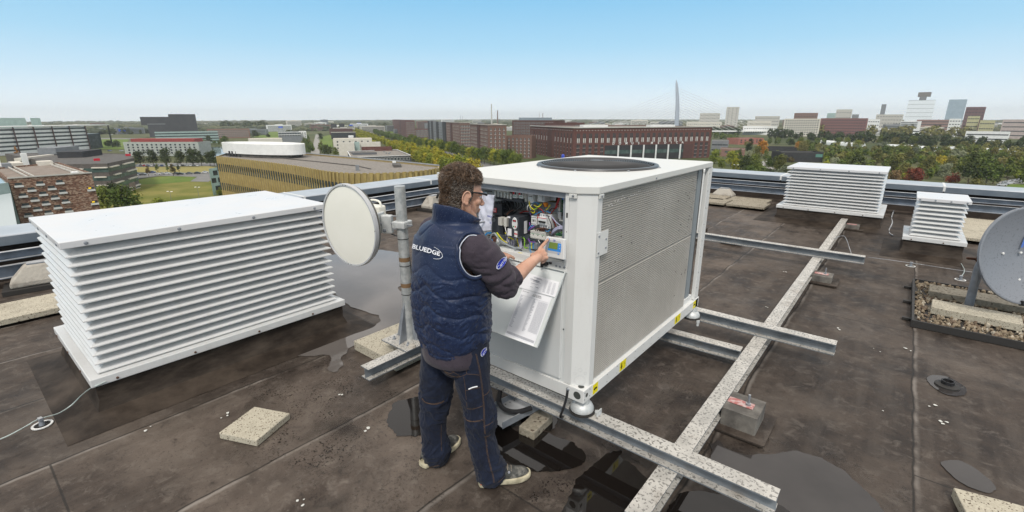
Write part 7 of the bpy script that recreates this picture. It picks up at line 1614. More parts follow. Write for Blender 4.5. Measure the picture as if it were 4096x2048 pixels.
place_windows(DM, sl + hl2, 'tall'); place_windows(DM, low + ll, 'pair', 'lower_window')
bands(DM, A.lerp(C, .46), A.lerp(C, .56), [GZ], z1 - GZ - .2, M_BRKD, 'dark_recess', .25)
sm = facade(C, B, z1 - 3.2, z1 - 1.6, 1, 48, 1.0, .35, .012) + facade(A, C, z1 - 3.2, z1 - 1.6, 1, 26, .9, .35, .012)
b = MB()
for c_, n_, w_, h_ in sm: b.obox(c_, (w_, w_, h_), Matrix.Rotation(atan2(AV[1], AV[0]), 3, 'Z'))
b.build('pale_vent_block', M_WFR, DM)['kind'] = 'stuff'
bands(DM, A, C, [z1 - .3], .7, M_CONC, 'cornice', .9); bands(DM, C, B, [z1 - .3], .7, M_CONC, 'cornice', .9)
e0, e1 = C.lerp(B, .215), C.lerp(B, .79)
bands(DM, e0, e1, [GZ], z1 - 15.6 - GZ, M_BLK, 'entrance_recess', .12); bands(DM, e0, e1, [GZ + 6], 3.2, M_GLASSG, 'entrance_glass', .2); bands(DM, C.lerp(B, .79), C.lerp(B, .86), [GZ], z1 - 15.6 - GZ, M_BRKD, 'brick_cheek', .3)
for i in range(6): p = e0.lerp(e1, .155 + i * .158) - AV * 1.6; MB().lathe((p.x, p.y, GZ), [(.75, 0), (.75, z1 - 15.6 - GZ)], 14).build('white_column', M_WHT, DM, smooth=50)
words = [('D', .273), ('O', .318), ('M', .364), ('U', .407), ('S', .452), ('M', .548), ('E', .597), ('D', .647), ('I', .692), ('C', .735), ('A', .778)]
for ch_, u in words:
    t_ = MB(); p = C.lerp(B, u) - AV * .35; text_mb(t_, ch_, frame((p.x, p.y, z1 - 14.1), (AW.x, AW.y, 0), (0, 0, 1)), 2.9, bold=.05, depth=.12); t_.build('letter', M_WHT, DM)
for (x0, x1, y) in ((1250, 1480, 350), (1880, 2110, 350)):
    a = gd(*c3(x0, y), 470 if x0 < 1500 else 500); b_ = gd(*c3(x1, y), 480 if x0 < 1500 else 520); nn = Vector((-.83, .55)); P_ = [Vector(a[:2]), Vector(b_[:2]), Vector(b_[:2]) + nn * 8, Vector(a[:2]) + nn * 8]; MB().prism([(q.x, q.y) for q in P_], z1 - 1.5, a.z).build('roof_plant', M_WHT, DM)
# --- right-hand side -------------------------------------------------------------
slab2('office_building', 'grey flat-roofed building at the right end of the long dark red one', 345, 505, 500, 560, M_GRY, 30, c4, 2, 3, 5, 1.2)
r, *_ = slab2('brick_house', 'pink brick building with green ribbon windows beyond the fan unit', 425, 658, 578, 530, bmat('pink_brick', (.22, .125, .10)), 26, c4); A, B = _[0], _[1]; bands(r, A.lerp(B, .2), A.lerp(B, .8), [_[3] - 3.4], 1.5, M_GLASSG, 'window_ribbon', .15); bands(r, A.lerp(B, .55), A.lerp(B, .95), [_[3] - 7], 1.4, M_GLASSG, 'window_ribbon', .15)
r, *_ = slab2('brick_house', 'orange-red brick villa with grey roof among the trees', 600, 832, 475, 770, bmat('orange_brick', (.30, .115, .085)), 24, c4, 2, 6, 2.6, 1.7, 'plain', M_GRY, dist2=800)
slab2('black_house', 'long black pavilion half hidden by an orange tree', 870, 1150, 558, 640, M_BLK, 18, c4, roof=M_ROOFD)
r, *_ = slab2('black_house', 'black timber-clad building with a green lit window, above the medium vent', 1000, 1395, 606, 485, M_BLK, 20, c4, 1, 8, 2.4, .5, 'plain', M_ROOFD, dist2=500); A, B = _[0], _[1]; bands(r, A.lerp(B, .82), A.lerp(B, .98), [_[3] - 4.2], 2.6, mat('teal_glass', (.12, .26, .22), .2), 'green_window', .2)
SKY = [('tower_block', 'slender white tower block on the skyline, standing alone', 485, 605, 182, 1750, M_CONC, c4, 12, 3, 22), ('apartment_slab', 'pale stepped apartment slab left of the slender tower', 235, 425, 240, 1650, M_CONC, c4, 5, 10, 22), ('apartment_slab', 'long pale low slab right of the slender tower', 752, 985, 268, 1700, M_CONC, c4, 4, 14, 20), ('apartment_slab', 'long cream terrace in front of the pale slab on the skyline', 680, 905, 312, 1400, M_CRM, c4, 2, 12, 16), ('apartment_slab', 'flat cream row of housing right of the cable bridge', 110, 440, 320, 1500, M_CRM, c4, 2, 16, 18), ('apartment_slab', 'low white housing strip above the bridge deck', 640, 960, 362, 1220, M_WHT, c4, 2, 14, 16),
       ('apartment_slab', 'big cream apartment slab with many small windows, left of the brick one', 1027, 1368, 292, 1170, M_CRM, c4, 9, 15, 16), ('tower_block', 'brown tower with grey cap rising behind the big cream slab', 1120, 1342, 238, 1500, M_BRK2, c4, 3, 8, 24), ('apartment_slab', 'big dark red brick slab right of the cream slab', 1368, 1812, 288, 1210, bmat('maroon_brick', (.17, .075, .07)), c4, 6, 18, 18), ('tower_block', 'pale stepped tower behind the brick slab', 1515, 1665, 205, 1650, M_CONC, c4, 4, 6, 24), ('tower_block', 'pale blue-grey tower left behind the brick slab', 1428, 1520, 240, 1750, M_PGR, c4, 0, 0, 24), ('apartment_slab', 'low grey block right behind the brick slab', 1660, 1725, 252, 1700, M_GRY, c4, 0, 0, 20),
       ('apartment_slab', 'white block with a red roof line right of the brick slab', 405, 520, 298, 1350, M_WHT, c5, 4, 5, 16), ('apartment_slab', 'pale grey office on the skyline right of the red-lined block', 482, 738, 252, 1600, M_CONC, c5, 5, 9, 20), ('tower_block', 'little grey lift tower on the pale grey office', 533, 578, 157, 1640, M_GRY, c5, 0, 0, 10), ('apartment_slab', 'long reddish brown slab left of the blue-grey tower', 862, 1175, 302, 1400, bmat('dusty_brick', (.24, .15, .13)), c5, 5, 16, 18), ('apartment_slab', 'white banded block in front of the blue-grey tower', 1168, 1282, 292, 1300, M_WHT, c5, 5, 4, 16), ('tower_block', 'blue-grey glass tower, tallest of the right skyline', 1165, 1335, 112, 1700, bmat('blue_glass', (.30, .38, .44), (.36, .44, .50), .1, .3), c5, 0, 0, 24), ('tower_block', 'dark maroon tower right of the blue-grey tower', 1325, 1512, 182, 1500, bmat('dark_maroon', (.13, .07, .075)), c5, 8, 6, 22),
       ('apartment_slab', 'yellow-green flats at the foot of the maroon tower', 1342, 1455, 268, 1320, bmat('yellow_render', (.40, .38, .22)), c5, 5, 5, 16), ('apartment_slab', 'lower yellow flats right of the maroon tower', 1455, 1600, 308, 1300, bpy.data.materials['yellow_render'], c5, 3, 6, 16), ('apartment_slab', 'pinkish balcony block at the right edge of the skyline', 1670, 2050, 300, 1250, bmat('pink_render', (.40, .33, .31)), c5, 4, 16, 18), ('terrace_row', 'low white terrace with dark windows above the dark tree belt', 1322, 1740, 412, 1040, M_WHT, c5, 2, 18, 12), ('terrace_row', 'small white terrace glimpsed between two tree clumps on the right', 830, 890, 388, 1050, M_WHT, c5, 3, 3, 12)]
for nm, lb, x0, x1, yt, ds, wl, cf, rw_, cl_, dp_ in SKY: slab2(nm, lb, x0, x1, yt, ds, wl, dp_, cf, rw_, cl_, 2.8, 1.7, 'plain', M_GRY)
r, *_ = slab2('tower_block', 'very tall pale tower with thin dark storey lines and a dark penthouse', 785, 1040, 118, 1800, mat('haze_white', (.84, .89, .92), .6), 26, c5, roof=M_GRY); A, B, nn, z1 = _
bands(r, A, B, [z1 - .6 - 11.0 * k for k in range(5)], .6, M_GRY, 'storey_line', .3); m1, m2 = A.lerp(B, .30), A.lerp(B, .78); MB().prism([(q.x, q.y) for q in (m1, m2, m2 + nn * 20, m1 + nn * 20)], z1 + 9, z1 + 21).build('penthouse', bmat('grey_brown', (.17, .16, .15)), r); m1, m2 = A.lerp(B, .38), A.lerp(B, .64); MB().prism([(q.x, q.y) for q in (m1, m2, m2 + nn * 20, m1 + nn * 20)], z1, z1 + 9).build('penthouse_neck', M_GRY, r)
# cable-stayed bridge ------------------------------------------------------------
PB = gd(*c3(2118, 360), 1150); br = thing('cable_bridge', (PB.x, PB.y, GZ), 'cable-stayed bridge with one tall pale grey pylon and fans of thin cables', 'bridge')
tpz = gd(*c3(2108, -72), 1150).z; b = MB(); vs = []; N_ = 14
for i in range(N_ + 1):
    t = i / N_; z = GZ + (tpz - GZ) * t; w_ = (5.6 * (1 - t) ** .35 + .5) * (1 if t > .35 else 1.0); of = -9 * t * t + 6 * t * (1 - t)
    for a in range(6): q = a * pi / 3; vs.append((PB.x + (cos(q) * w_ * .9 + of) * .77, PB.y + (cos(q) * w_ * .9 + of) * .63 + sin(q) * w_ * .8, z))
b.add(vs, [(i * 6 + j, i * 6 + (j + 1) % 6, (i + 1) * 6 + (j + 1) % 6, (i + 1) * 6 + j) for i in range(N_) for j in range(6)] + [tuple(N_ * 6 + j for j in range(6))]); b.build('pylon', bmat('pylon_grey', (.36, .40, .47), (.42, .46, .53), .05, .5), br, smooth=60)
rt_ = Vector((.773, .634, 0)); dz0 = -27.5
def deckp(s_): return Vector((PB.x, PB.y, dz0)) + rt_ * s_
P_ = [deckp(-210), deckp(260)]; n_ = Vector((-.634, .773, 0)); MB().prism([((P_[0] - n_ * 9).x, (P_[0] - n_ * 9).y), ((P_[1] - n_ * 9).x, (P_[1] - n_ * 9).y), ((P_[1] + n_ * 9).x, (P_[1] + n_ * 9).y), ((P_[0] + n_ * 9).x, (P_[0] + n_ * 9).y)], dz0 - 1.6, dz0 + .6).build('deck', M_WHT, br)
M_CAB = mat('stay_cable', (.62, .63, .62), .5)
for s_ in (-1, 1):
    for i in range(14):
        zt_ = -6 + i * 5.2; MB().tube([Vector((PB.x, PB.y, zt_)) + rt_ * (s_ * .8), deckp(s_ * (38 + i * 14.5))], .24, 4, cap=False).build('cable', M_CAB, br)
for k_, s_ in enumerate((-180, -90, 100, 200)): p = deckp(s_); MB().box((p.x - 2, p.y - 2, GZ), (p.x + 2, p.y + 2, dz0 - 1.5)).build('pier', M_CONC, br)
# chimneys, masts, signs ------------------------------------------------------------
def mast(px, yt, dist, r0, label, nm='chimney', m=M_CONC, cat='chimney', zb=GZ):
    p = gd(px, yt, dist); tag(MB().lathe((p.x, p.y, zb), [(r0, 0), (r0 * .7, p.z - zb), (0, p.z - zb)], 10).build(nm, m, None, smooth=50), label, cat)
mast(c3(388, 0)[0], c3(0, 155)[1], 2300, 3.6, 'tallest thin chimney on the skyline above the brown brick blocks'); mast(c3(445, 0)[0], c3(0, 215)[1], 2100, 2.8, 'shorter brown chimney right of the tallest one', m=M_BRK2)
mast(c3(838, 0)[0], c3(0, 238)[1], 2500, 1.6, 'left of two tiny thin masts on the skyline', 'mast', cat='mast'); mast(c3(870, 0)[0], c3(0, 238)[1], 2500, 2.0, 'right of two tiny thin masts on the skyline', 'mast', M_BRK2, 'mast')
mast(c3(98, 0)[0], c3(0, 262)[1], 1100, .35, 'left thin lamp mast behind the brown block roof', 'lamp_mast', M_GRY, 'lamp mast'); mast(c3(118, 0)[0], c3(0, 262)[1], 1100, .35, 'right thin lamp mast behind the brown block roof', 'lamp_mast', M_GRY, 'lamp mast')
M_SIGN = mat('sign_blue', (.01, .08, .55), .5)
for i, (x, y, w_, cf, ds) in enumerate(((1145, 402, 70, c1, 1500), (520, 372, 40, c2, 1250), (1180, 355, 34, c2, 1700), (1256, 338, 38, c2, 2000))):
    a = gd(*cf(x - w_ / 2, y), ds); b_ = gd(*cf(x + w_ / 2, y), ds); t_ = thing('motorway_sign', (a.x, a.y, GZ), ['big blue motorway sign left of the black block', 'pair of blue motorway signs above the grey office', 'small blue motorway sign right of the black boxes', 'smallest and farthest blue motorway sign'][i], 'sign')
    h_ = (b_ - a).length * .38; q = [Vector((a.x, a.y, a.z + h_ / 2)), Vector((b_.x, b_.y, a.z + h_ / 2)), Vector((b_.x, b_.y, a.z - h_ / 2)), Vector((a.x, a.y, a.z - h_ / 2))]; nn = (q[1] - q[0]).cross(Vector((0, 0, 1))).normalized() * .4
    MB().add(q + [v + nn for v in q], [(0, 1, 2, 3), (7, 6, 5, 4), (0, 4, 5, 1), (1, 5, 6, 2), (2, 6, 7, 3), (3, 7, 4, 0)]).build('panel', M_SIGN, t_)
    for v in (q[0], q[1]): MB().tube([Vector((v.x, v.y, GZ)), v], .4, 6).build('post', M_GRY, t_)
# ------------------------------------------------------------------ trees
M_TRUNK = mat('tree_bark', (.10, .075, .055), .9)
def leafmat(name, a, b_, sc_=.35): 
    m = mat(name, a, .75, 0, b_, sc_, 4, .35, .65, rnd=.28, spec=.15); bs = m.node_tree.nodes['Principled BSDF']; bs.inputs['Transmission Weight'].default_value = 0; return m
LM = {'green': leafmat('leaf_green', (.060, .092, .018), (.125, .155, .030)), 'yellow': leafmat('leaf_yellow', (.21, .215, .022), (.40, .34, .030)), 'lime': leafmat('leaf_lime', (.15, .185, .025), (.27, .28, .035)), 'dark': leafmat('leaf_dark', (.026, .042, .014), (.058, .074, .022)), 'olive': leafmat('leaf_olive', (.10, .105, .028), (.19, .175, .05)), 'silver': leafmat('leaf_silver', (.13, .15, .085), (.21, .23, .14)), 'orange': leafmat('leaf_orange', (.30, .15, .018), (.42, .24, .03)), 'red': leafmat('leaf_red', (.13, .035, .020), (.22, .075, .035)), 'brown': leafmat('leaf_brown', (.12, .085, .035), (.18, .13, .055))}
def crown_mb(seed, W, H, n=650, cone=0.0, leaf=.55, lumps=11):
    rnd_ = random.Random(seed); b = MB(); L_ = []
    for i in range(lumps):
        a = rnd_.random() * 2 * pi; t = rnd_.random(); rr = (W / 2) * (.62 - .30 * abs(t - .35)) * (1 - cone * t) * rnd_.uniform(.55, 1.05)
        L_.append((Vector((cos(a) * rr, sin(a) * rr, H * (.16 + .68 * t))), W * rnd_.uniform(.17, .30) * (1 - .55 * cone * t)))
    L_.append((Vector((0, 0, H * .5)), W * .30)); L_.append((Vector((0, 0, H * (.82))), W * .20 * (1 - .4 * cone)))
    for i in range(n):
        c, r = rnd_.choice(L_); d = Vector((rnd_.gauss(0, 1), rnd_.gauss(0, 1), rnd_.gauss(0, 1))).normalized(); p = c + d * r * (rnd_.random() ** .35) * rnd_.uniform(.85, 1.18)
        if p.z < .02 * H: continue
        s_ = leaf * rnd_.uniform(.55, 1.35); nrm = (d + Vector((rnd_.gauss(0, .5), rnd_.gauss(0, .5), rnd_.gauss(.2, .5)))).normalized(); u = nrm.orthogonal().normalized(); v = nrm.cross(u); a = rnd_.random() * pi; u, v = u * cos(a) + v * sin(a), v * cos(a) - u * sin(a)
        b.add([p - u * s_ * .5, p + v * s_ * .45 + nrm * s_ * .1, p + u * s_ * .55, p - v * s_ * .4 - nrm * s_ * .1], [(0, 1, 2, 3)])
    return b
CROWN = {}
for nm, (W, H, n, cone, leaf) in {'round': (9, 9.5, 900, .15, .78), 'round2': (8.4, 9, 850, .1, .78), 'tall': (7, 11, 800, .45, .70), 'bush': (8, 5.2, 650, .0, .72), 'wide': (12, 9, 1150, .1, .88), 'cone': (5, 10, 500, .8, .6)}.items():
    CROWN[nm] = []
    for sd in range(3):
        o = crown_mb(sd * 17 + len(nm), W, H, n, cone, leaf).build('crown', LM['green'], None, local=True, smooth='keep'); CROWN[nm].append(o.data); bpy.data.objects.remove(o)
tb = MB(); tb.tube([(0, 0, 0), (.05, .02, 2.2), (0, 0, 5.5)], [.26, .20, .09], 7)
for a in range(4): tb.tube([(0, 0, 2.2 + a * .4), (cos(a * 1.7) * 1.1, sin(a * 1.7) * 1.1, 4.2 + a * .3), (cos(a * 1.7) * 2.0, sin(a * 1.7) * 2.0, 5.6 + a * .3)], [.11, .07, .03], 5)
o = tb.build('trunk', M_TRUNK, None, local=True); TRK = o.data; bpy.data.objects.remove(o)
_tr = random.Random(4)
_cm = {}
def tree(x, y, kind, leafk, s_, label, group, trunk=2.4, name='tree', cat='tree'):
    r = thing(name, (x, y, GZ), label, cat, group); me0 = CROWN[kind][_tr.randrange(3)]; key = (me0.name, leafk)
    if key not in _cm: m2 = me0.copy(); m2.materials.clear(); m2.materials.append(LM[leafk]); _cm[key] = m2
    o = bpy.data.objects.new('crown', _cm[key]); col.objects.link(o); o.parent = r; o.location = (0, 0, trunk * s_); o.scale = (s_ * _tr.uniform(.9, 1.1), s_ * _tr.uniform(.9, 1.1), s_ * _tr.uniform(.88, 1.12)); o.rotation_euler = (0, 0, _tr.random() * 6.28)
    if kind != 'bush': t = bpy.data.objects.new('trunk', TRK); col.objects.link(t); t.parent = r; t.scale = (s_, s_, s_ * (trunk / 2.4))
    return r
ntree = 0
# the avenue: a dark green row nearest the brick blocks, a yellowing double row this side
def row(p0, p1, step, kind, leafs, s_, label, group, lim, jit=.7, far=None):
    d = p1 - p0; L_ = d.length; d.normalize(); n = Vector((-d.y, d.x)); s0 = 0; k_ = 0
    while s0 < L_ and k_ < lim:
        p = p0 + d * s0 + n * _tr.gauss(0, jit); tree(p.x, p.y, kind if _tr.random() < .7 else 'round2', _tr.choice(leafs), s_ * _tr.uniform(.86, 1.12), label, group); s0 += step * _tr.uniform(.9, 1.1); k_ += 1
    return p0 + d * s0, p1
rest_rows = []
d0 = gp(*c3(640, 705), GZ + 6.5); d1 = gp(*c2(1735, 500), GZ + 6.5); d2 = gp(*c2(1340, 392), GZ + 6)
rest_rows.append(row(d0, d1, 8.4, 'round', ['green', 'lime', 'green'], 1.18, 'green avenue tree along the brick offices', 'green avenue trees beside the brick offices', 52)); rest_rows.append((d1, d2))
y0 = gp(*c3(250, 790), GZ + 6.5); y1 = gp(*c2(1590, 530), GZ + 6.5); y2 = gp(*c2(1225, 395), GZ + 6)
rest_rows.append(row(y0, y1, 8.6, 'round2', ['yellow', 'yellow', 'lime'], 1.15, 'yellowing tree on the near side of the avenue', 'yellowing avenue trees on the near side', 46)); rest_rows.append((y1, y2))
nrm_ = (y1 - y0).normalized(); nrm_ = Vector((-nrm_.y, nrm_.x)); nrm_ = nrm_ if nrm_.dot(y0) < 0 else -nrm_
rest_rows.append(row(y0 + nrm_ * 11, y1 + nrm_ * 10, 9.0, 'round2', ['yellow', 'lime', 'yellow', 'lime'], 1.1, 'yellowing tree on the near side of the avenue', 'yellowing avenue trees on the near side', 36))
# left: park trees by the parked cars
for x in (1320, 1440, 1568, 1698, 1815, 1890, 1970, 2010):
    p = gp(*c1(x, 735)); tree(p.x, p.y, 'round' if x != 1890 else 'tall', 'dark', 1.25 if x < 1850 else 1.05, 'dark tree before the red-roofed grey office', 'dark trees before the grey office', 1.6)
for i, (x, y, k_, lf_, s_) in enumerate(((1395, 835, 'tall', 'brown', .62), (1482, 808, 'cone', 'green', .75), (1572, 790, 'cone', 'green', .65), (1625, 830, 'tall', 'brown', .7), (1680, 800, 'cone', 'dark', .70), (1120, 790, 'cone', 'brown', .6))):
    p = gp(*c1(x, y)); tree(p.x, p.y, k_, lf_, s_, 'slim young tree between the parked cars on the left', 'young trees in the car park', 1.5)
for i, (x, y, k_, lf_, s_, lb) in enumerate(((1010, 1150, 'wide', 'green', 1.0, 'broad green tree right beside the mottled brick wall'), (1190, 1170, 'wide', 'green', 1.05, 'broad green tree at the lower end of the meadow'), (1080, 1060, 'wide', 'dark', .8, 'darker round tree behind the two broad ones by the brick wall'), (1500, 1130, 'bush', 'lime', .9, 'yellow-green bush rising just over the big vent'), (2075, 1010, 'bush', 'green', .7, 'green bush at the foot of the pale blue glass block'), (165, 640, 'cone', 'orange', 1.0, 'small orange tree in front of the banded white office'), (1100, 570, 'wide', 'dark', 1.0, 'dark bushy tree on the lawn right of the banded office'), (1020, 560, 'wide', 'dark', .9, 'dark bushy tree on the lawn nearer the banded office'), (2110, 530, 'wide', 'green', 1.2, 'round tree by the canal left of the golden office'), (1960, 535, 'round', 'dark', 1.3, 'dark tree before the glass office at the canal'), (2180, 590, 'bush', 'olive', .8, 'bush on the canal bank'))):
    p = gp(*c1(x, y)); tree(p.x, p.y, k_, lf_, s_, lb, 'trees on the left', 1.6 if k_ != 'bush' else .0)
for i, (x, y, k_, lf_, s_, lb) in enumerate(((780, 600, 'tall', 'green', .9, 'tree left of the paved street, nearest the golden roof'), (895, 620, 'tall', 'green', 1.1, 'dark tree right of the paved street, nearest the golden roof'), (960, 640, 'wide', 'dark', 1.0, 'broad dark tree before the cream office'), (1040, 645, 'round', 'green', .8, 'green tree at the corner of the cream block'), (1245, 590, 'round', 'yellow', .8, 'yellow tree in front of the green stairwell'), (900, 500, 'round', 'dark', 1.1, 'dark tree halfway up the paved street'), (290, 470, 'wide', 'dark', 1.4, 'dark round tree beyond the white roof screen, left one'), (405, 465, 'bush', 'dark', 1.3, 'dark round bush beyond the white roof screen'), (740, 520, 'tall', 'green', .8, 'tree before the white balcony block'), (1500, 395, 'wide', 'dark', 2.2, 'large dark tree left of the separate brick tower'), (790, 540, 'tall', 'olive', .8, 'olive tree left of the paved street, farther up'), (905, 560, 'tall', 'olive', .8, 'olive tree right of the paved street, middle'))):
    p = gp(*c2(x, y)); tree(p.x, p.y, k_, lf_, s_, lb, 'trees round the street', 1.6 if k_ != 'bush' else .0)
# right-hand park: individual trees, nearest first
park = []
for (x, y, k_, lf_, s_) in ((370, 715, 'round', 'lime', 1.15), (430, 770, 'round2', 'lime', .9), (520, 740, 'round', 'lime', 1.25), (560, 800, 'round2', 'yellow', 1.0), (630, 780, 'round2', 'lime', 1.0), (735, 790, 'wide', 'green', 1.15), (870, 770, 'tall', 'green', .95), (930, 780, 'tall', 'dark', 1.0), (975, 790, 'tall', 'green', 1.05), (690, 640, 'tall', 'dark', 1.4), (810, 640, 'round', 'orange', 1.35), (1145, 600, 'round', 'orange', 1.0), (760, 660, 'round', 'olive', 1.1), (1085, 700, 'bush', 'brown', .8), (560, 690, 'round', 'green', 1.0), (1190, 610, 'wide', 'olive', 1.2), (845, 690, 'tall', 'green', .9), (600, 690, 'tall', 'green', 1.0), (1270, 590, 'round', 'dark', 1.0)):
    p = gp(*c4(x, y)); park.append((p.x, p.y, k_, lf_, s_, 'spot'))
for (x, y, k_, lf_, s_) in ((830, 890, 'wide', 'red', .9), (860, 895, 'round', 'red', .8), (1190, 900, 'bush', 'red', 1.1), (640, 880, 'bush', 'brown', 1.2), (1230, 740, 'wide', 'silver', 1.3), (1080, 760, 'wide', 'yellow', .95), (720, 800, 'bush', 'silver', 1.2), (1330, 920, 'tall', 'dark', 1.5), (1500, 920, 'wide', 'green', 1.4), (1570, 905, 'round', 'dark', 1.0), (1420, 930, 'bush', 'olive', 1.0), (1700, 890, 'tall', 'green', 1.3), (750, 870, 'bush', 'lime', 1.0), (1380, 800, 'wide', 'green', 1.3), (1290, 850, 'round', 'green', 1.3)):
    p = gp(*c5(x, y)); park.append((p.x, p.y, k_, lf_, s_, 'spot'))
rp_ = random.Random(12); tries = 0
while len(park) < 158 and tries < 6000:
    tries += 1; px = rp_.uniform(2960, 4230); t = rp_.random() ** .8; py = 745 - 175 * t; 
    if px < 3340 and (590 < py < 690): continue
    p = gp(px, py); 
    if any((p.x - q[0]) ** 2 + (p.y - q[1]) ** 2 < (8 + 5 * t) ** 2 for q in park): continue
    park.append((p.x, p.y, rp_.choice(('wide', 'round', 'bush', 'bush', 'round2', 'wide', 'tall')), rp_.choice(('green', 'olive', 'green', 'dark', 'silver', 'olive', 'lime', 'olive', 'green')), rp_.uniform(.8, 1.35), 'fill'))
LBL = {'red': 'red-leaved', 'orange': 'bright orange autumn', 'yellow': 'yellow', 'silver': 'silvery grey', 'lime': 'yellow-green', 'dark': 'very dark green', 'green': 'mid green', 'olive': 'olive green', 'brown': 'brownish autumn'}
for x, y, k_, lf_, s_, w_ in park:
    tree(x, y, k_, lf_, s_, LBL[lf_] + (' low bushy tree' if k_ == 'bush' else ' slender tree' if k_ == 'tall' else ' spreading tree') + ' in the right-hand park', LBL[lf_] + ' trees in the right-hand park', 1.3 if k_ != 'bush' else 0)
# belts of trees too dense to count
def belt(name, label, pts, W, H, leafk, dens, seed, size=1.0, jitter=1.0):
    rb_ = random.Random(seed); b = MB()
    for (a, c_) in pts:
        a = Vector(a); c_ = Vector(c_); L_ = (c_ - a).length; n = max(1, int(L_ / dens)); nn = (c_ - a).normalized(); nn = Vector((-nn.y, nn.x))
        for i in range(n):
            p = a.lerp(c_, (i + rb_.random()) / n) + nn * rb_.uniform(-W / 2, W / 2); h_ = H * rb_.uniform(.65, 1.2); w_ = h_ * rb_.uniform(.55, .9)
            k = max(30, int(130 * size))
            for j in range(k):
                d = Vector((rb_.gauss(0, 1), rb_.gauss(0, 1), rb_.gauss(.1, 1))).normalized(); q = Vector((p.x, p.y, GZ + h_ * .54)) + Vector((d.x * w_ * .5, d.y * w_ * .5, d.z * h_ * .48)) * rb_.uniform(.7, 1.05)
                s_ = h_ * rb_.uniform(.06, .125) / size ** .4; nrm = (d + Vector((rb_.gauss(0, .4), rb_.gauss(0, .4), rb_.gauss(.2, .4)))).normalized(); u = nrm.orthogonal().normalized(); v = nrm.cross(u)
                b.add([q - u * s_, q + v * s_, q + u * s_, q - v * s_], [(0, 1, 2, 3)])
    o = b.build(name, LM[leafk], None, smooth='keep'); tag(o, label, kind='stuff'); o['category'] = 'trees'; return o
belt('tree_row', 'far end of the green avenue row', [rest_rows[0], rest_rows[1]], 3, 10, 'green', 9, 1, .8)
belt('tree_row', 'far end of the yellowing avenue rows', [rest_rows[2], (rest_rows[3][0], rest_rows[3][1]), rest_rows[4], (rest_rows[3][0] + nrm_ * 22, rest_rows[3][1] + nrm_ * 16)], 4, 9.5, 'yellow', 9, 2, .8)
g2 = lambda cf, x, y: gp(*cf(x, y))
belt('tree_belt', 'dark tree belt running across the right background', [(g2(c4, 345, 425), g2(c4, 620, 445)), (g2(c4, 880, 475), g2(c4, 1190, 490)), (g2(c4, 1210, 500), g2(c5, 420, 520)), (g2(c5, 400, 520), g2(c5, 1100, 560)), (g2(c5, 1100, 560), g2(c5, 1900, 600))], 12, 15, 'dark', 6.5, 3, 1.1)
belt('tree_belt', 'olive trees behind the dark belt on the right', [(g2(c5, 560, 478), g2(c5, 840, 470)), (g2(c5, 890, 480), g2(c5, 1330, 480)), (g2(c4, 1220, 455), g2(c4, 1800, 448)), (g2(c5, 420, 470), g2(c5, 620, 470))], 22, 21, 'olive', 12, 4, 1.1)
belt('tree_belt', 'green mass of park trees behind the single ones', [(g2(c5, x0, y), g2(c5, x0 + 760, y + 14)) for x0 in (-100, 600, 1200) for y in (600, 640, 690)], 30, 9, 'olive', 8, 5, .9)
belt('tree_belt', 'greener mass of park trees on the right', [(g2(c5, x0, y), g2(c5, x0 + 600, y + 14)) for x0 in (0, 560, 1160) for y in (615, 650, 690, 735, 780, 830)], 26, 8.5, 'green', 9, 15, .9)
belt('tree_belt', 'yellow-green scrub between the park trees', [(g2(c5, x0, y), g2(c5, x0 + 600, y + 10)) for x0 in (0, 560, 1160) for y in (640, 705, 790, 850)] + [(g2(c4, 880, 640), g2(c4, 1500, 660)), (g2(c4, 600, 720), g2(c4, 800, 760))], 30, 6.5, 'lime', 13, 25, .9)
belt('tree_belt', 'trees behind the black pavilion', [(g2(c4, 830, 530), g2(c4, 1400, 545)), (g2(c4, 350, 470), g2(c4, 600, 500)), (g2(c4, 1150, 600), g2(c4, 1500, 640))], 20, 10, 'green', 8, 6)
belt('tree_belt', 'dark wood on the left skyline beside the black block', [(g2(c2, -20, 392), g2(c2, 400, 388))], 50, 26, 'dark', 7, 7, .9)
belt('tree_belt', 'trees along the far motorway', [(g2(c1, 860, 440), g2(c1, 1340, 440)), (g2(c2, 230, 372), g2(c2, 1000, 366)), (g2(c2, 1000, 362), g2(c2, 1560, 372)), (g2(c1, 840, 400), g2(c1, 1330, 402))], 30, 13, 'dark', 14, 8, .7)
belt('tree_belt', 'trees round the left canal and offices', [(g2(c1, 1870, 520), g2(c1, 2190, 540)), (g2(c2, 230, 455), g2(c2, 340, 450)), (g2(c2, 760, 470), g2(c2, 800, 620)), (g2(c1, 2340, 445), g2(c2, 0, 445))], 8, 6, 'green', 9, 9, .7)
rf = random.Random(31)
for nm_, c_, c2_ in (('wood_a', (.050, .062, .030), (.085, .095, .045)), ('wood_b', (.035, .046, .026), (.060, .070, .036)), ('wood_c', (.085, .088, .045), (.12, .115, .062))): LM[nm_] = leafmat(nm_, c_, c2_, .02)
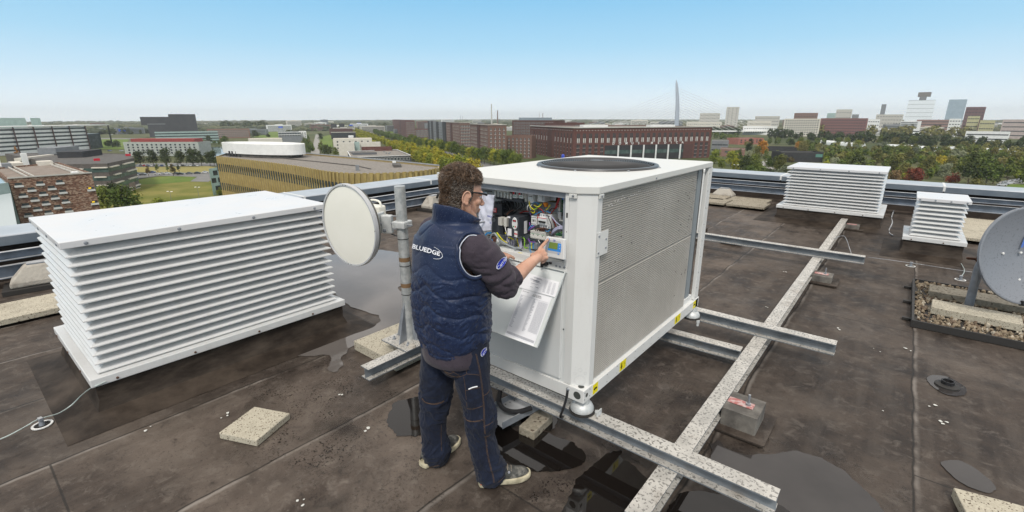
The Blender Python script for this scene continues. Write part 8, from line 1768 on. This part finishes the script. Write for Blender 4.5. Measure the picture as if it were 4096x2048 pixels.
for leafk, sd in (('wood_a', 41), ('wood_b', 42), ('wood_c', 43)):
    b = MB()
    for i in range(1900):
        an = radians(39.41 + rf.uniform(-54, 56)); di = 1550 * (5200 / 1550) ** rf.random()
        h_ = rf.uniform(7, 15) * (1 + .5 * N3(Vector((an * 9, di * .001, sd)))) * (1.0 if di < 3000 else 1.25); w_ = rf.uniform(14, 60) * di / 2500
        x, y = -sin(an) * di, cos(an) * di; M = Matrix.Rotation(rf.random() * 3, 3, 'Z')
        for j in range(5):
            q = Vector((x + rf.gauss(0, w_ * .5), y + rf.gauss(0, w_ * .5), GZ - 1)); hh = h_ * rf.uniform(.6, 1.1); ww = hh * rf.uniform(.6, 1.1)
            b.add([q + M @ Vector((p_[0] * ww * rf.uniform(.8, 1.2), p_[1] * ww * rf.uniform(.8, 1.2), (p_[2] + 1) * hh * .5)) for p_ in ico], icf)
    tag(b.build('woodland', LM[leafk], None, smooth='keep'), 'far woods and gardens fading towards the horizon', kind='stuff')
# far low houses
rh = random.Random(8); HM_ = [M_CONC, M_CRM, M_WHT, M_BRK2, M_GRY]; n_h = 0
for i in range(190):
    an = radians(39.41 + (rh.uniform(-52, 54) if i % 3 else rh.uniform(-54, 5) * -1 - 0)); di = 1250 * (3600 / 1250) ** rh.random(); 
    if i % 3 == 0: an = radians(39.41 - rh.uniform(0, 53))
    x, y = -sin(an) * di, cos(an) * di; W_, D_, H_ = rh.uniform(15, 70), rh.uniform(10, 16), rh.uniform(9, 20) * (1.5 if rh.random() < .2 else 1)
    M = Matrix.Rotation(an + rh.uniform(-.4, .4), 3, 'Z'); o = MB(); o.obox((x, y, GZ + H_ / 2), (W_, D_, H_), M); o.obox((x, y, GZ + H_ + .6), (W_ * .3, D_ * .5, 1.6), M)
    fl = int(H_ / 3.2)
    for k_ in range(fl): o.obox((x, y, GZ + 1.8 + k_ * 3.1), (W_ * .94, D_ + .5, 1.3), M, 1)
    tag(o.build('distant_house', [HM_[rh.randrange(5)], M_GLASS]), 'distant low flat-roofed building fading into the haze of the plain', 'building', 'distant low buildings across the plain')
# pale greenhouses between the trees on the right
for i, (x0, x1, y) in enumerate(((28, 110, 520), (110, 190, 530), (278, 385, 545), (612, 690, 562), (690, 760, 566), (790, 900, 570), (960, 1085, 585), (1290, 1370, 592), (1370, 1460, 600), (1530, 1640, 605), (1760, 1860, 612))):
    a = g2(c5, x0, y + 14); b_ = g2(c5, x1, y + 14); dd = (b_ - a).normalized(); nn = Vector((dd.y, -dd.x)); nn = nn if nn.dot(a) > 0 else -nn; L_ = (b_ - a).length; o = MB(); k_n = max(2, int(L_ / 7))
    for k_ in range(k_n):
        p = a + dd * (L_ * k_ / k_n); w_ = L_ / k_n * .94; pr = [(p + dd * (w_ * (.5 - .5 * cos(pi * q / 8))), 4.6 * sin(pi * q / 8)) for q in range(9)]; vs = [(v.x, v.y, GZ + h_ * 1.1) for v, h_ in pr] + [((v + nn * 22).x, (v + nn * 22).y, GZ + h_ * 1.1) for v, h_ in pr]
        o.add(vs, [(q, q + 1, q + 10, q + 9) for q in range(8)] + [tuple(range(9)), tuple(range(9, 18))])
    tag(o.build('greenhouse', mat('polytunnel', (.70, .72, .70), .5) if i == 0 else bpy.data.materials['polytunnel']), 'white arched tunnels behind the right-hand park', 'greenhouse', 'white arched tunnels behind the park')
# parked cars -------------------------------------------------------------------------
def car_proto(colr, name):
    r = thing('parked_car', (0, 0, GZ), 'x', 'car'); b = MB()
    sec = [(-2.15, .55, .30), (-2.1, .95, .25), (-1.5, 1.02, .2), (-.95, 1.42, .2), (.35, 1.45, .2), (1.05, 1.0, .2), (1.95, .85, .25), (2.15, .6, .30)]
    vs = []
    for x, zt, zb_ in sec:
        wy = .86 if abs(x) < 2 else .74; tw = wy * (.80 if zt > 1.2 else .97)
        vs += [(x, -wy, zb_ + GZ), (x, -wy, min(zt, .92) + GZ), (x, -tw, zt + GZ), (x, tw, zt + GZ), (x, wy, min(zt, .92) + GZ), (x, wy, zb_ + GZ)]
    b.add(vs, [(i * 6 + j, i * 6 + (j + 1) % 6, (i + 1) * 6 + (j + 1) % 6, (i + 1) * 6 + j) for i in range(7) for j in range(6)] + [tuple(range(6)), tuple(range(42, 48))]); b.build('body', mat(name, colr, .25, .2, coat=.5), r, smooth=35)
    g_ = MB()
    g_.add([(-1.0, -.80, .98 + GZ), (.9, -.80, .98 + GZ), (.35, -.72, 1.36 + GZ), (-.85, -.72, 1.36 + GZ)], [(0, 1, 2, 3)]); g_.add([(-1.0, .80, .98 + GZ), (.9, .80, .98 + GZ), (.35, .72, 1.36 + GZ), (-.85, .72, 1.36 + GZ)], [(0, 1, 2, 3)])
    g_.v = [(x, y * 1.06, z) for x, y, z in g_.v]; g_.add([(1.03, -.7, 1.03 + GZ), (1.03, .7, 1.03 + GZ), (.42, .6, 1.43 + GZ), (.42, -.6, 1.43 + GZ)], [(0, 1, 2, 3)]); g_.add([(-1.47, -.7, 1.06 + GZ), (-1.47, .7, 1.06 + GZ), (-1.0, .6, 1.40 + GZ), (-1.0, -.6, 1.40 + GZ)], [(0, 1, 2, 3)]); g_.build('window', M_GLASS, r)
    for x in (-1.35, 1.35):
        for y in (-.82, .82): MB().lathe((x, y - .09, .32 + GZ), [(0, 0), (.32, 0), (.32, .18), (0, .18)], 14, (0, 1, 0)).build('wheel', M_RUBBER, r)
    return r
CARC = {'white': (.6, .6, .6), 'silver': (.35, .36, .37), 'black': (.02, .02, .022), 'grey': (.10, .105, .11), 'red': (.32, .02, .02), 'blue': (.03, .06, .18)}
CARP = {}
def car(x, y, ang, c_, label, group):
    if c_ not in CARP: r = car_proto(CARC[c_], 'car_paint_' + c_); CARP[c_] = r
    else: r = copy_tree(CARP[c_])
    r.location = (x, y, GZ + .3); r.rotation_euler = (0, 0, ang); tag(r, label, 'car', group)
rc = random.Random(2); ks = list(CARC)
for i, x in enumerate(range(1285, 1860, 33)):
    p = g2(c1, x, 741); c_ = ['silver', 'grey', 'red', 'blue', 'white', 'grey', 'silver', 'blue', 'white', 'white', 'grey', 'silver', 'white', 'black', 'silver', 'white', 'grey', 'white'][i % 18]; car(p.x, p.y, rc.uniform(.0, .2) + 2.9, c_, c_ + ' car parked under the dark trees', c_ + ' cars under the dark trees')
for i, (x, y) in enumerate(((1290, 822), (1340, 826), (1480, 820), (1520, 818), (1565, 816), (1655, 816), (1690, 820), (1775, 815), (1850, 812), (1925, 805), (1220, 850), (1235, 835), (1262, 830), (1430, 804))):
    p = g2(c1, x, y); c_ = ['black', 'grey', 'white', 'silver', 'white', 'grey', 'black', 'grey', 'black', 'white', 'silver', 'grey', 'white', 'blue'][i]; car(p.x, p.y, 1.1 + rc.uniform(-.1, .1), c_, c_ + ' car in the car park by the meadow', c_ + ' cars by the meadow')
for i, (x, y) in enumerate(((1650, 925), (1700, 900), (1745, 892), (1790, 885), (1830, 880), (1680, 915), (1730, 905), (1850, 892), (1780, 900))):
    p = g2(c5, x, y); c_ = ['white', 'silver'][i % 2]; car(p.x, p.y, .3, c_, c_ + ' car parked at the right edge', c_ + ' cars at the right edge')
for i, (x, y) in enumerate(((1050, 443), (1120, 555), (1030, 600), (1140, 600))): p = g2(c1, x, y); car(p.x, p.y, .8, ['white', 'silver', 'blue', 'silver'][i], ['white', 'silver', 'blue', 'silver'][i] + [' van-like car on the far motorway', ' car on the lawn road', ' car beside the banded office', ' car farther right beside the banded office'][i], 'cars far left')
# little shed, lamps
p = g2(c1, 1150, 960); sh = building('brick_shed', 'small flat brown brick shed on the edge of the meadow', [g2(c1, 1050, 925), g2(c1, 1215, 968), g2(c1, 1280, 955), g2(c1, 1130, 908)], -31.9, bmat('shed_brick', (.19, .145, .115)), M_CONC, par=.1)
def lamp(p, h_, label):
    r = thing('street_lamp', (p.x, p.y, GZ), label, 'street lamp', 'street lamps'); MB().tube([(p.x, p.y, GZ), (p.x, p.y, GZ + h_)], [.10, .06], 8).build('pole', M_GRY, r); b = MB()
    for s_ in (-1, 1): b.tube([(p.x, p.y, GZ + h_), (p.x + s_ * .9, p.y + s_ * .4, GZ + h_ + .15)], .04, 6)
    b.build('arm', M_GRY, r)
    for s_ in (-1, 1): MB().lathe((p.x + s_ * 1.0, p.y + s_ * .45, GZ + h_ + .0), [(0, .3), (.45, .22), (.5, .05), (0, 0)], 12).build('lamp_head', M_WHT, r)
lamp(g2(c4, 825, 800), 8, 'twin-headed street lamp by the park path, right of the cooling unit'); lamp(g2(c4, 555, 860), 9, 'twin-headed street lamp among the lime trees right of the cooling unit'); lamp(g2(c1, 1865, 1030), 5, 'street lamp in the meadow near the golden office'); lamp(g2(c1, 1615, 1100), 6, 'twin-headed street lamp just above the big vent'); lamp(g2(c2, 1270, 440), 10, 'street lamp in the avenue')
# air ----------------------------------------------------------------------------------
hz = MB().box((-7600, -3100, GZ - 1.5), (6600, 9100, 101)).build('haze', None if False else mat('haze_tmp', (1, 1, 1)))
hm = bpy.data.materials.new('haze_air'); hm.use_nodes = True; t = hm.node_tree; t.nodes.clear(); pv = t.nodes.new('ShaderNodeVolumePrincipled'); pv.inputs['Color'].default_value = (.93, .98, 1, 1); pv.inputs['Density'].default_value = 0.00009; pv.inputs['Anisotropy'].default_value = 0.1
mo = t.nodes.new('ShaderNodeOutputMaterial'); t.links.new(pv.outputs[0], mo.inputs['Volume']); hz.data.materials.clear(); hz.data.materials.append(hm); tag(hz, 'thin pale air over the whole plain', kind='stuff')
# give every look-alike its own label: its place counted from the left of the photo
def _sx(o):
    q = cam.rotation_quaternion.inverted() @ (Vector(o.location) - CP); return q.x / max(.1, -q.z)
_by = {}
for o in bpy.data.objects:
    if o.parent is None and o.get('label') and o.get('category') in ('tree', 'car', 'greenhouse'): _by.setdefault(o['label'], []).append(o)
def _ord(n): return str(n) + ('th' if 10 < n % 100 < 14 else {1: 'st', 2: 'nd', 3: 'rd'}.get(n % 10, 'th'))
for l_, os_ in _by.items():
    if len(os_) > 1:
        for i, o in enumerate(sorted(os_, key=_sx)): o['label'] = _ord(i + 1) + ' from the left: ' + l_
for o in list(bpy.data.objects):
    if '_z1' in o.keys(): del o['_z1']
